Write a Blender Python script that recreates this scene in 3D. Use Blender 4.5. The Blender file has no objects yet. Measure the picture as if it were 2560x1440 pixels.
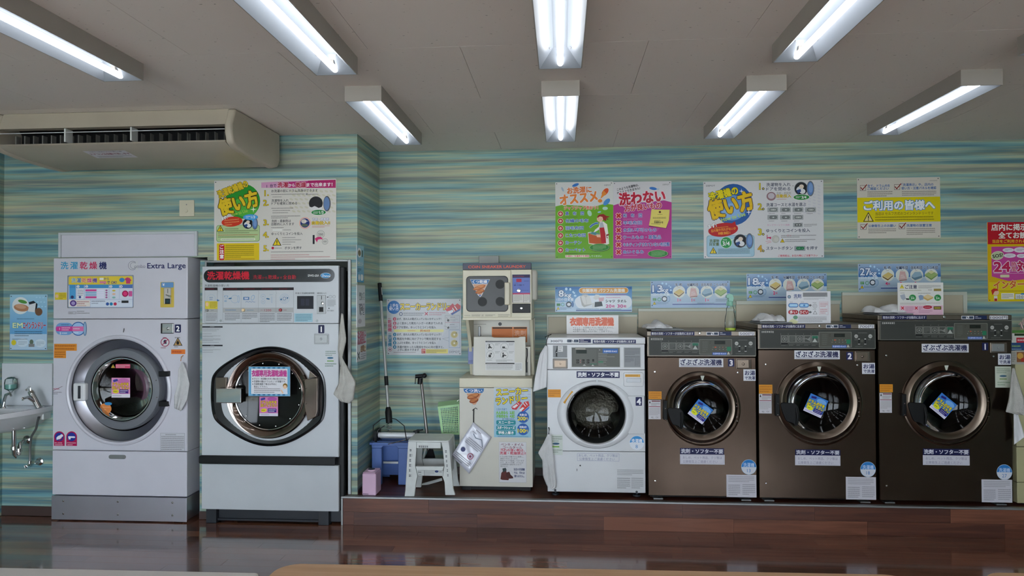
import bpy, bmesh, math, random
import numpy as np
from mathutils import Vector, Matrix
random.seed(7)
C = bpy.context.scene.collection
SC = bpy.context.scene
# ---------------------------------------------------------------- camera, light, exposure
CAM = (1701.8, 0.07247, 0.01439, -0.004)      # focal (px of 2560), yaw, pitch, roll
EYE = np.array([0.0, 0.0, 1.70])
_f, _yw, _pt, _rl = CAM
_F = np.array([-math.sin(_yw)*math.cos(_pt), math.cos(_yw)*math.cos(_pt), math.sin(_pt)])
_R0 = np.array([math.cos(_yw), math.sin(_yw), 0.0]); _U0 = np.cross(_R0, _F)
_R = _R0*math.cos(_rl)+_U0*math.sin(_rl); _U = _U0*math.cos(_rl)-_R0*math.sin(_rl)
cam = bpy.data.cameras.new('camera'); cam.sensor_width = 36; cam.lens = 36*_f/2560; cam.clip_start = .02
camo = bpy.data.objects.new('camera', cam); C.objects.link(camo)
M = Matrix(((_R[0], _U[0], -_F[0], EYE[0]), (_R[1], _U[1], -_F[1], EYE[1]), (_R[2], _U[2], -_F[2], EYE[2]), (0, 0, 0, 1)))
camo.matrix_world = M; SC.camera = camo
W = bpy.data.worlds.new('sky'); SC.world = W; W.use_nodes = True
bg = W.node_tree.nodes['Background']; bg.inputs[0].default_value = (.84, .89, 1, 1); bg.inputs[1].default_value = 9.0
SC.view_settings.view_transform = 'Standard'; SC.view_settings.look = 'None'
SC.view_settings.gamma = 1; SC.view_settings.use_curve_mapping = False
SC.view_settings.exposure = 0.4
TUBE_STRENGTH = 7.0
sun = bpy.data.lights.new('sun', 'SUN'); sun.energy = 22; sun.angle = .01; sun.color = (1, .96, .9)
suno = bpy.data.objects.new('sun', sun); C.objects.link(suno); suno.rotation_euler = (math.radians(-32), 0, math.radians(-25))

# ---------------------------------------------------------------- pixel -> plane helpers (to read positions off the photograph)
def ray(px, py): return _F+_R*(px-1280)/_f+_U*(720-py)/_f
def U(px, py, Y):                 # point on the vertical plane y = Y  -> (x, z)
    d = ray(px, py); t = Y/d[1]; return d[0]*t, EYE[2]+d[2]*t
def UZ(px, py, Z):                # point on the level plane z = Z -> (x, y)
    d = ray(px, py); t = (Z-EYE[2])/d[2]; return d[0]*t, d[1]*t
def UX(px, py, X):
    d = ray(px, py); t = X/d[0]; return d[1]*t, EYE[2]+d[2]*t
def U3(px, py, Y): x, z = U(px, py, Y); return (x, Y, z)
def R4(x0, y0, x1, y1, Y):        # pixel rectangle -> X0,X1,Z0,Z1 (level, upright)
    xc, zc = U((x0+x1)/2, (y0+y1)/2, Y); a = U(x0, (y0+y1)/2, Y)[0]; b = U(x1, (y0+y1)/2, Y)[0]
    t = U((x0+x1)/2, y0, Y)[1]; u = U((x0+x1)/2, y1, Y)[1]
    return a, b, u, t
# ---------------------------------------------------------------- materials
def lin(c): return c/12.92 if c <= .04045 else ((c+.055)/1.055)**2.4
def hx(s): return tuple(lin(int(s[i:i+2], 16)/255) for i in (0, 2, 4))
MATS = {}
def new_mat(name, rough=.5, metal=0, base=None, spec=.5, coat=0):
    m = bpy.data.materials.new(name); m.use_nodes = True; b = m.node_tree.nodes['Principled BSDF']
    b.inputs['Roughness'].default_value = rough; b.inputs['Metallic'].default_value = metal
    b.inputs['Specular IOR Level'].default_value = spec; b.inputs['Coat Weight'].default_value = coat
    b.inputs['Coat Roughness'].default_value = .08
    if base is not None: b.inputs['Base Color'].default_value = (*base, 1)
    return m, m.node_tree.nodes, m.node_tree.links, b
def noise_mat(name, hexcol, rough=.4, metal=0, var=.06, scale=6, bump=0, bscale=60, coat=0, stretch=(1, 1, 1), spec=.5):
    if name in MATS: return MATS[name]
    m, n, l, b = new_mat(name, rough, metal, spec=spec, coat=coat); c = hx(hexcol)
    tc = n.new('ShaderNodeTexCoord'); mp = n.new('ShaderNodeMapping'); mp.inputs['Scale'].default_value = stretch
    l.new(tc.outputs['Object'], mp.inputs[0])
    no = n.new('ShaderNodeTexNoise'); no.inputs['Scale'].default_value = scale; no.inputs['Detail'].default_value = 3; l.new(mp.outputs[0], no.inputs['Vector'])
    r = n.new('ShaderNodeValToRGB'); r.color_ramp.elements[0].position = .3; r.color_ramp.elements[1].position = .7
    r.color_ramp.elements[0].color = (*[x*(1-var) for x in c], 1); r.color_ramp.elements[1].color = (*[min(1, x*(1+var)) for x in c], 1)
    l.new(no.outputs[0], r.inputs[0]); l.new(r.outputs[0], b.inputs['Base Color'])
    if bump:
        n2 = n.new('ShaderNodeTexNoise'); n2.inputs['Scale'].default_value = bscale; l.new(mp.outputs[0], n2.inputs['Vector'])
        bp = n.new('ShaderNodeBump'); bp.inputs['Strength'].default_value = bump; bp.inputs['Distance'].default_value = .01
        l.new(n2.outputs[0], bp.inputs['Height']); l.new(bp.outputs[0], b.inputs['Normal'])
    MATS[name] = m; return m
WHITE = noise_mat('white_enamel', 'd4d3dc', .28, var=.02, coat=.3)
DWHITE = noise_mat('white_painted_steel', 'c9ced2', .33, var=.02)
WWHITE = noise_mat('washer_white', 'd0d2d4', .3, var=.02, coat=.2)
CREAM = noise_mat('cream_plastic', 'd6d0b8', .4, var=.03)
CREAMP = noise_mat('cream_painted_panel', 'b9b099', .5, var=.03)
CREAMW = noise_mat('off_white_enamel', 'cfccc0', .35, var=.02)
ACW = noise_mat('aged_white_plastic', 'b9b09f', .42, var=.05, scale=3)
ALU = noise_mat('aluminium', '9fa1a1', .5, 1, var=.04)
MATBLK = noise_mat('matt_black_plastic', '0a0b0c', .55, var=.1, spec=.3)
GREYW = noise_mat('grey_white_plastic', 'd2d6d3', .42, var=.06, scale=14)
CHROME = noise_mat('chrome', 'd5d5d5', .07, 1, var=.01)
KICK = noise_mat('polished_steel_sheet', 'cfcdd8', .4, 1, var=.02, bump=.6, bscale=2.2)
BROWNCH = noise_mat('smoked_chrome', '8d7f76', .1, 1, var=.02)
STEEL = noise_mat('stainless_steel', '4f4239', .24, 1, var=.04, scale=3, bump=.3, bscale=2.2)
STEELR = noise_mat('stainless_door_ring', '75685c', .3, 1, var=.02)
LIDST = noise_mat('brushed_steel_lid', '6f665c', .34, 1, var=.06, scale=30, stretch=(.05, 1, 1))
DRUM = noise_mat('drum_steel', '6b6862', .28, 1, var=.1, scale=40, bump=.3, bscale=60)
RECESS = noise_mat('brushed_silver_ring', 'c9c9d2', .36, 1, var=.02)
DARKPL = noise_mat('dark_grey_panel', '42433f', .35, var=.04)
BLACK = noise_mat('black_plastic', '121315', .42, var=.1, spec=.3)
RUBBER = noise_mat('black_gloss_bezel', '0e1014', .16, var=.1, coat=.3)
GASKET = noise_mat('dark_grey_gasket', '33363c', .45, var=.05)
DOORG = noise_mat('grey_plastic_door', '74777e', .36, var=.03)
BASEBK = noise_mat('dark_blue_grey_base', '252a31', .45, var=.08)
BLUEPL = noise_mat('blue_plastic', '4d6aa8', .4, var=.06)
PINKPL = noise_mat('pink_plastic', 'd9b5cf', .45, var=.04)
GREENPL = noise_mat('light_green_plastic', 'a9d69b', .42, var=.04)
CERAM = noise_mat('white_ceramic', 'dfe0e2', .12, var=.01, coat=.5)
CLOTH = noise_mat('white_terry_cloth', 'd3d3d3', .9, var=.06, scale=25, bump=.5, bscale=240)
CLOTHD = noise_mat('used_white_rag', 'bdbbb4', .9, var=.1, scale=18, bump=.5, bscale=200)
PAPER = noise_mat('paper', 'dcdcde', .5, var=.02)
LAMIN = noise_mat('laminated_sheet', 'd8d8da', .22, var=.01, coat=.4)
VINYL = noise_mat('clear_pouch', 'd4d6e2', .12, var=.04, coat=.8)
TILEW = noise_mat('white_splashboard', 'd2d5da', .25, var=.02, coat=.2)
FIXT = noise_mat('fixture_white_metal', 'a9a39b', .45, var=.02)
REFL = noise_mat('fixture_reflector', '949ca4', .3, var=.01)
TABLEW = noise_mat('white_table_laminate', 'cfc9c4', .35, var=.03)
POLE = noise_mat('mop_pole_metal', 'b5b8b6', .3, .6, var=.03)
TRIMW = noise_mat('white_vinyl_trim', 'c0c4b6', .45, var=.02)
SOAP = noise_mat('teal_liquid_soap', '6fa39b', .15, var=.04, coat=.5)
BTNL = noise_mat('button_amber', 'f1d8a8', .3, var=.02)
BTNR = noise_mat('button_red', 'a33238', .3, var=.05)
WIRE = noise_mat('black_wire', '1c1c1e', .4, var=.1)
def sk_ink(name, rough, coat):
    m, n, l, b = new_mat(name, rough, coat=coat, spec=.22); a = n.new('ShaderNodeAttribute'); a.attribute_name = 'ink'
    l.new(a.outputs['Color'], b.inputs['Base Color']); MATS[name] = m; return m
INK = sk_ink('printed_ink', .38, .0); INKG = sk_ink('printed_ink_laminated', .25, .08)
def glass_mat(name, tint, op, rough=.03, ior=1.5):   # tinted pane: see-through part and glossy part
    m = bpy.data.materials.new(name); m.use_nodes = True; n = m.node_tree.nodes; l = m.node_tree.links; n.clear()
    out = n.new('ShaderNodeOutputMaterial'); tr = n.new('ShaderNodeBsdfTransparent'); tr.inputs[0].default_value = (*tint, 1)
    gl = n.new('ShaderNodeBsdfGlossy'); gl.inputs['Roughness'].default_value = rough
    fr = n.new('ShaderNodeFresnel'); fr.inputs[0].default_value = ior; no = n.new('ShaderNodeTexNoise'); no.inputs['Scale'].default_value = 3
    ma = n.new('ShaderNodeMath'); ma.operation = 'MULTIPLY_ADD'; ma.inputs[1].default_value = .02; l.new(no.outputs[0], ma.inputs[0]); l.new(fr.outputs[0], ma.inputs[2])
    mx = n.new('ShaderNodeMixShader'); l.new(ma.outputs[0], mx.inputs[0]); l.new(tr.outputs[0], mx.inputs[1]); l.new(gl.outputs[0], mx.inputs[2]); l.new(mx.outputs[0], out.inputs[0])
    MATS[name] = m; return m
GL_DARK = glass_mat('smoked_door_glass', (.07, .08, .07), .1, .06, 1.27); GL_CLR = glass_mat('clear_door_glass', (.42, .42, .39), .1, .05, 1.3)
GL_WIN = glass_mat('window_glass', (.92, .95, .95), .1); GL_BOT = glass_mat('clear_bottle_plastic', (.95, .985, .97), .1, .15, 1.18)
GL_GRN = glass_mat('soap_bottle_plastic', (.95, .99, .98), .1, .12, 1.2); GL_XL = glass_mat('combo_door_glass', (.3, .3, .28), .1, .03, 1.35)
GL_BLK = glass_mat('dark_dryer_window', (.12, .12, .11), .1, .06, 1.27)
def emis(name, col, s):
    m = bpy.data.materials.new(name); m.use_nodes = True; n = m.node_tree.nodes; l = m.node_tree.links; n.clear()
    o = n.new('ShaderNodeOutputMaterial'); e = n.new('ShaderNodeEmission'); e.inputs[0].default_value = (*col, 1); e.inputs[1].default_value = s; l.new(e.outputs[0], o.inputs[0]); MATS[name] = m; return m
TUBE = emis('fluorescent_tube', (.95, .96, 1), TUBE_STRENGTH)
def wall_mat():
    m, n, l, b = new_mat('streaked_wallpaper', .45); b.inputs['Specular IOR Level'].default_value = .4
    tc = n.new('ShaderNodeNewGeometry'); sx = n.new('ShaderNodeSeparateXYZ'); l.new(tc.outputs['Position'], sx.inputs[0])
    sub = n.new('ShaderNodeMath'); sub.operation = 'SUBTRACT'; l.new(sx.outputs[0], sub.inputs[0]); l.new(sx.outputs[1], sub.inputs[1])
    cb = n.new('ShaderNodeCombineXYZ'); l.new(sub.outputs[0], cb.inputs[0]); l.new(sx.outputs[2], cb.inputs[2])
    def nz(sc, st, off, det=3, dist=0.):
        mp = n.new('ShaderNodeMapping'); mp.inputs['Scale'].default_value = (st, 1, 1); mp.inputs['Location'].default_value = (off, off*.7, off*1.3)
        t = n.new('ShaderNodeTexNoise'); t.inputs['Scale'].default_value = sc; t.inputs['Detail'].default_value = det; t.inputs['Roughness'].default_value = .6; t.inputs['Distortion'].default_value = dist
        l.new(cb.outputs[0], mp.inputs[0]); l.new(mp.outputs[0], t.inputs['Vector']); return t
    a = nz(17, .028, 0, 4); r = n.new('ShaderNodeValToRGB'); cr = r.color_ramp; cr.elements[0].position = .26; cr.elements[0].color = (*hx('4d7f98'), 1)
    cr.elements[1].position = .76; cr.elements[1].color = (*hx('8a8f72'), 1)
    for p, h in ((.36, '6fa6b8'), (.44, '8fbdbd'), (.50, 'b2c4ac'), (.56, 'c4c29a'), (.62, 'b5a997'), (.68, '8fb39d')):
        e = cr.elements.new(p); e.color = (*hx(h), 1)
    l.new(a.outputs[0], r.inputs[0])
    f = nz(105, .012, 5, 3); r2 = n.new('ShaderNodeValToRGB'); r2.color_ramp.elements[0].position = .3; r2.color_ramp.elements[0].color = (*hx('5c94ae'), 1)
    r2.color_ramp.elements[1].position = .72; r2.color_ramp.elements[1].color = (*hx('d3d3b8'), 1); e = r2.color_ramp.elements.new(.5); e.color = (*hx('96bab4'), 1); l.new(f.outputs[0], r2.inputs[0])
    mx = n.new('ShaderNodeMix'); mx.data_type = 'RGBA'; mx.inputs[0].default_value = .36; l.new(r.outputs[0], mx.inputs[6]); l.new(r2.outputs[0], mx.inputs[7])
    g = nz(24, .03, 11, 3); r3 = n.new('ShaderNodeValToRGB'); r3.color_ramp.elements[0].position = .38; r3.color_ramp.elements[0].color = (.58, .64, .72, 1); r3.color_ramp.elements[1].position = .62; r3.color_ramp.elements[1].color = (1.25, 1.22, 1.16, 1)
    l.new(g.outputs[0], r3.inputs[0]); mu = n.new('ShaderNodeMix'); mu.data_type = 'RGBA'; mu.blend_type = 'MULTIPLY'; mu.inputs[0].default_value = 1; l.new(mx.outputs[2], mu.inputs[6]); l.new(r3.outputs[0], mu.inputs[7])
    hs = n.new('ShaderNodeHueSaturation'); hs.inputs['Saturation'].default_value = 1.02; hs.inputs['Value'].default_value = .82; l.new(mu.outputs[2], hs.inputs['Color']); l.new(hs.outputs[0], b.inputs['Base Color']); return m
WALLP = wall_mat()
def ceil_mat():
    m, n, l, b = new_mat('flecked_gypsum_board', .8); tc = n.new('ShaderNodeTexCoord'); mp = n.new('ShaderNodeMapping'); mp.inputs['Scale'].default_value = (.45, 1, 1); l.new(tc.outputs['Object'], mp.inputs[0])
    t = n.new('ShaderNodeTexNoise'); t.inputs['Scale'].default_value = 75; t.inputs['Detail'].default_value = 2; l.new(mp.outputs[0], t.inputs['Vector'])
    r = n.new('ShaderNodeValToRGB'); r.color_ramp.elements[0].position = .255; r.color_ramp.elements[0].color = (*hx('a09894'), 1); r.color_ramp.elements[1].position = .30; r.color_ramp.elements[1].color = (*hx('e8e0da'), 1)
    l.new(t.outputs[0], r.inputs[0]); l.new(r.outputs[0], b.inputs['Base Color']); return m
CEILM = ceil_mat()
def wood_mat(name, cols, rough, st=(.9, 14, 14), rnd=.35, coat=0., spec=.5):
    m, n, l, b = new_mat(name, rough, coat=coat, spec=spec); tc = n.new('ShaderNodeTexCoord'); oi = n.new('ShaderNodeObjectInfo')
    ad = n.new('ShaderNodeVectorMath'); ad.operation = 'ADD'; cb = n.new('ShaderNodeCombineXYZ'); mm = n.new('ShaderNodeMath'); mm.operation = 'MULTIPLY'; mm.inputs[1].default_value = 40
    l.new(oi.outputs['Random'], mm.inputs[0]); l.new(mm.outputs[0], cb.inputs[0]); l.new(mm.outputs[0], cb.inputs[1]); l.new(tc.outputs['Object'], ad.inputs[0]); l.new(cb.outputs[0], ad.inputs[1])
    mp = n.new('ShaderNodeMapping'); mp.inputs['Scale'].default_value = st; l.new(ad.outputs[0], mp.inputs[0])
    t = n.new('ShaderNodeTexNoise'); t.inputs['Scale'].default_value = 2.2; t.inputs['Detail'].default_value = 5; t.inputs['Distortion'].default_value = .6; l.new(mp.outputs[0], t.inputs['Vector'])
    ma = n.new('ShaderNodeMath'); ma.operation = 'MULTIPLY_ADD'; ma.inputs[1].default_value = rnd; l.new(oi.outputs['Random'], ma.inputs[0]); 
    sb = n.new('ShaderNodeMath'); sb.operation = 'SUBTRACT'; sb.inputs[1].default_value = rnd/2; l.new(t.outputs[0], sb.inputs[0]); l.new(sb.outputs[0], ma.inputs[2])
    r = n.new('ShaderNodeValToRGB'); cr = r.color_ramp; cr.elements[0].position = .25; cr.elements[0].color = (*hx(cols[0]), 1); cr.elements[1].position = .78; cr.elements[1].color = (*hx(cols[2]), 1); e = cr.elements.new(.5); e.color = (*hx(cols[1]), 1)
    l.new(ma.outputs[0], r.inputs[0]); l.new(r.outputs[0], b.inputs['Base Color']); return m
FLOORM = wood_mat('glossy_brown_vinyl_plank', ('55342b', '764a38', '8c5c46'), .16, rnd=.5, coat=.9, spec=.6)
RISERM = wood_mat('brown_vinyl_facing', ('4c291f', '663b2a', '7e4e3a'), .4, coat=.05, rnd=.5)
TANW = wood_mat('tan_wood_laminate', ('b88f68', 'c49b74', 'cda681'), .42, rnd=.05)
# ---------------------------------------------------------------- mesh builder
class MB:
    def __init__(s): s.v = []; s.f = []; s.m = []
    def add(s, vs, fs, mi=0):
        o = len(s.v); s.v += [tuple(map(float, p)) for p in vs]; s.f += [tuple(i+o for i in f) for f in fs]; s.m += [mi]*len(fs); return s
    def box(s, x0, x1, y0, y1, z0, z1, mi=0):
        x0, x1 = sorted((x0, x1)); y0, y1 = sorted((y0, y1)); z0, z1 = sorted((z0, z1))
        return s.add([(x, y, z) for x in (x0, x1) for y in (y0, y1) for z in (z0, z1)], [(0, 1, 3, 2), (4, 6, 7, 5), (0, 4, 5, 1), (2, 3, 7, 6), (0, 2, 6, 4), (1, 5, 7, 3)], mi)
    def prism(s, pts, y0, y1, mi=0):           # polygon in (x, z) swept in y
        a = sum(pts[i][0]*pts[(i+1) % len(pts)][1]-pts[(i+1) % len(pts)][0]*pts[i][1] for i in range(len(pts)))
        if a < 0: pts = pts[::-1]
        n = len(pts); vs = [(x, y0, z) for x, z in pts]+[(x, y1, z) for x, z in pts]
        return s.add(vs, [tuple(range(n)), tuple(range(2*n-1, n-1, -1))]+[(i, i+n, (i+1) % n+n, (i+1) % n) for i in range(n)], mi)
    def prismx(s, pts, x0, x1, mi=0):          # polygon in (y, z) swept in x
        n = len(pts); vs = [(x0, y, z) for y, z in pts]+[(x1, y, z) for y, z in pts]
        return s.add(vs, [tuple(range(n)), tuple(range(2*n-1, n-1, -1))]+[(i, i+n, (i+1) % n+n, (i+1) % n) for i in range(n)], mi)
    def prismz(s, pts, z0, z1, mi=0):
        n = len(pts); vs = [(x, y, z0) for x, y in pts]+[(x, y, z1) for x, y in pts]
        return s.add(vs, [tuple(range(n-1, -1, -1)), tuple(range(n, 2*n))]+[(i, (i+1) % n, (i+1) % n+n, i+n) for i in range(n)], mi)
    def lathe(s, cx, cz, prof, n=64, sx=1, sz=1, mi=0, shape=None):   # prof (r, y) about the y axis
        vs = []; fs = []
        for r, y in prof:
            for k in range(n):
                a = 2*math.pi*k/n; vs.append((cx+r*sx*math.cos(a), y, cz+r*sz*math.sin(a)))
        for j in range(len(prof)-1):
            for k in range(n): fs.append((j*n+k, j*n+(k+1) % n, (j+1)*n+(k+1) % n, (j+1)*n+k))
        s.add(vs, fs, mi); return s
    def lathez(s, cx, cy, prof, n=32, mi=0):   # prof (r, z) about the z axis
        vs = []; fs = []
        for r, z in prof:
            for k in range(n):
                a = 2*math.pi*k/n; vs.append((cx+r*math.cos(a), cy+r*math.sin(a), z))
        for j in range(len(prof)-1):
            for k in range(n): fs.append((j*n+k, j*n+(k+1) % n, (j+1)*n+(k+1) % n, (j+1)*n+k))
        return s.add(vs, fs, mi)
    def tube(s, pts, r, n=10, mi=0, cap=True):
        pts = [Vector(p) for p in pts]; rs = r if isinstance(r, (list, tuple)) else [r]*len(pts); vs = []; fs = []; up = Vector((0.13, .31, .94)).normalized()
        for i, p in enumerate(pts):
            d = (pts[min(i+1, len(pts)-1)]-pts[max(i-1, 0)]).normalized(); a = d.cross(up)
            if a.length < .05: a = d.cross(Vector((1, 0, 0)))
            a.normalize(); b = d.cross(a)
            for k in range(n): t = 2*math.pi*k/n; vs.append(p+a*rs[i]*math.cos(t)+b*rs[i]*math.sin(t))
        for j in range(len(pts)-1):
            for k in range(n): fs.append((j*n+k, j*n+(k+1) % n, (j+1)*n+(k+1) % n, (j+1)*n+k))
        if cap: fs += [tuple(range(n-1, -1, -1)), tuple(range((len(pts)-1)*n, len(pts)*n))]
        return s.add(vs, fs, mi)
    def sphere(s, c, r, n=12, mi=0, sc=(1, 1, 1)):
        vs = []; fs = []; h = n//2
        for j in range(h+1):
            t = math.pi*j/h
            for k in range(n): a = 2*math.pi*k/n; vs.append((c[0]+r*sc[0]*math.sin(t)*math.cos(a), c[1]+r*sc[1]*math.sin(t)*math.sin(a), c[2]+r*sc[2]*math.cos(t)))
        for j in range(h):
            for k in range(n): fs.append((j*n+k, (j+1)*n+k, (j+1)*n+(k+1) % n, j*n+(k+1) % n))
        return s.add(vs, fs, mi)
    def build(s, name, mats, parent=None, bevel=0, smooth=True, seg=2, solid=0, fixn=True, ang=35):
        me = bpy.data.meshes.new(name); o0 = Vector((0, 0, 0))
        if parent is not None:
            p = parent
            while p is not None: o0 += p.location; p = p.parent
            vs = [(x-o0.x, y-o0.y, z-o0.z) for x, y, z in s.v]; loc = Vector((0, 0, 0))
        else:
            xs = np.array(s.v); loc = Vector(((xs[:, 0].min()+xs[:, 0].max())/2, (xs[:, 1].min()+xs[:, 1].max())/2, xs[:, 2].min()))
            vs = [(x-loc.x, y-loc.y, z-loc.z) for x, y, z in s.v]
        me.from_pydata(vs, [], s.f)
        if not isinstance(mats, (list, tuple)): mats = [mats]
        for m in mats: me.materials.append(m)
        me.polygons.foreach_set('material_index', s.m)
        if fixn:
            bm = bmesh.new(); bm.from_mesh(me); bmesh.ops.remove_doubles(bm, verts=bm.verts, dist=1e-5); bmesh.ops.recalc_face_normals(bm, faces=bm.faces); bm.to_mesh(me); bm.free()
        if smooth:
            me.shade_smooth(); me.set_sharp_from_angle(angle=math.radians(ang))
        me.update(); o = bpy.data.objects.new(name, me); C.objects.link(o)
        o.location = loc
        if parent is not None: o.parent = parent
        if bevel: md = o.modifiers.new('bevel', 'BEVEL'); md.width = bevel; md.segments = seg; md.limit_method = 'ANGLE'; md.angle_limit = .6; md.harden_normals = True
        if solid: md = o.modifiers.new('solid', 'SOLIDIFY'); md.thickness = solid
        return o
def thing(name, label, cat, loc, group=None):
    o = bpy.data.objects.new(name, None); C.objects.link(o); o.location = loc; o.empty_display_size = .1
    o['label'] = label; o['category'] = cat
    if group: o['group'] = group
    return o
def tag(o, label, cat, group=None):
    o['label'] = label; o['category'] = cat
    if group: o['group'] = group
    return o
def struct(o): o['kind'] = 'structure'; return o
def lab(o, t): o['label'] = t; return o
# plate with a round hole: front face of a cabinet, with side walls going back and a chamfered front edge
def shell(mb, x0, x1, z0, z1, yf, yb, cx, cz, r, c=.006, n=64, sx=1, sz=1, lip=.03, mi=0):
    per = []
    xa, xb, za, zb = x0+c, x1-c, z0+c, z1-c
    angs = [2*math.pi*k/n for k in range(n)]+[math.atan2(Z-cz, X-cx) % (2*math.pi) for X in (xa, xb) for Z in (za, zb)]
    angs = sorted(angs)
    vs = []; 
    for a in angs:
        ca, sa = math.cos(a), math.sin(a); t = 1e9
        if ca > 1e-9: t = min(t, (xb-cx)/ca)
        if ca < -1e-9: t = min(t, (xa-cx)/ca)
        if sa > 1e-9: t = min(t, (zb-cz)/sa)
        if sa < -1e-9: t = min(t, (za-cz)/sa)
        vs += [(cx+r*sx*ca, yf+lip, cz+r*sz*sa), (cx+r*sx*ca, yf, cz+r*sz*sa), (cx+t*ca, yf, cz+t*sa)]
    N = len(angs); fs = []
    for k in range(N):
        a, b = 3*k, 3*((k+1) % N); fs += [(a, b, b+1, a+1), (a+1, b+1, b+2, a+2)]
    mb.add(vs, fs, mi)
    i = [(xa, yf, za), (xb, yf, za), (xb, yf, zb), (xa, yf, zb)]; o = [(x0, yf+c, z0), (x1, yf+c, z0), (x1, yf+c, z1), (x0, yf+c, z1)]; b = [(x0, yb, z0), (x1, yb, z0), (x1, yb, z1), (x0, yb, z1)]
    mb.add(i+o+b, [(k, (k+1) % 4, (k+1) % 4+4, k+4) for k in range(4)]+[(k+4, (k+1) % 4+4, (k+1) % 4+8, k+8) for k in range(4)]+[(8, 9, 10, 11)], mi)
def smoothpoly(pts, it=2):
    for _ in range(it):
        q = []
        for i in range(len(pts)):
            a, b = pts[i], pts[(i+1) % len(pts)]; q += [(a[0]*.75+b[0]*.25, a[1]*.75+b[1]*.25), (a[0]*.25+b[0]*.75, a[1]*.25+b[1]*.75)]
        pts = q
    return pts
def rrect(x0, y0, x1, y1, r, n=5):
    x0, x1 = sorted((x0, x1)); y0, y1 = sorted((y0, y1)); p = []
    for cx, cy, a in ((x1-r, y1-r, 0), (x0+r, y1-r, 90), (x0+r, y0+r, 180), (x1-r, y0+r, 270)):
        for k in range(n+1): t = math.radians(a+90*k/n); p.append((cx+r*math.cos(t), cy+r*math.sin(t)))
    return p
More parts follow.
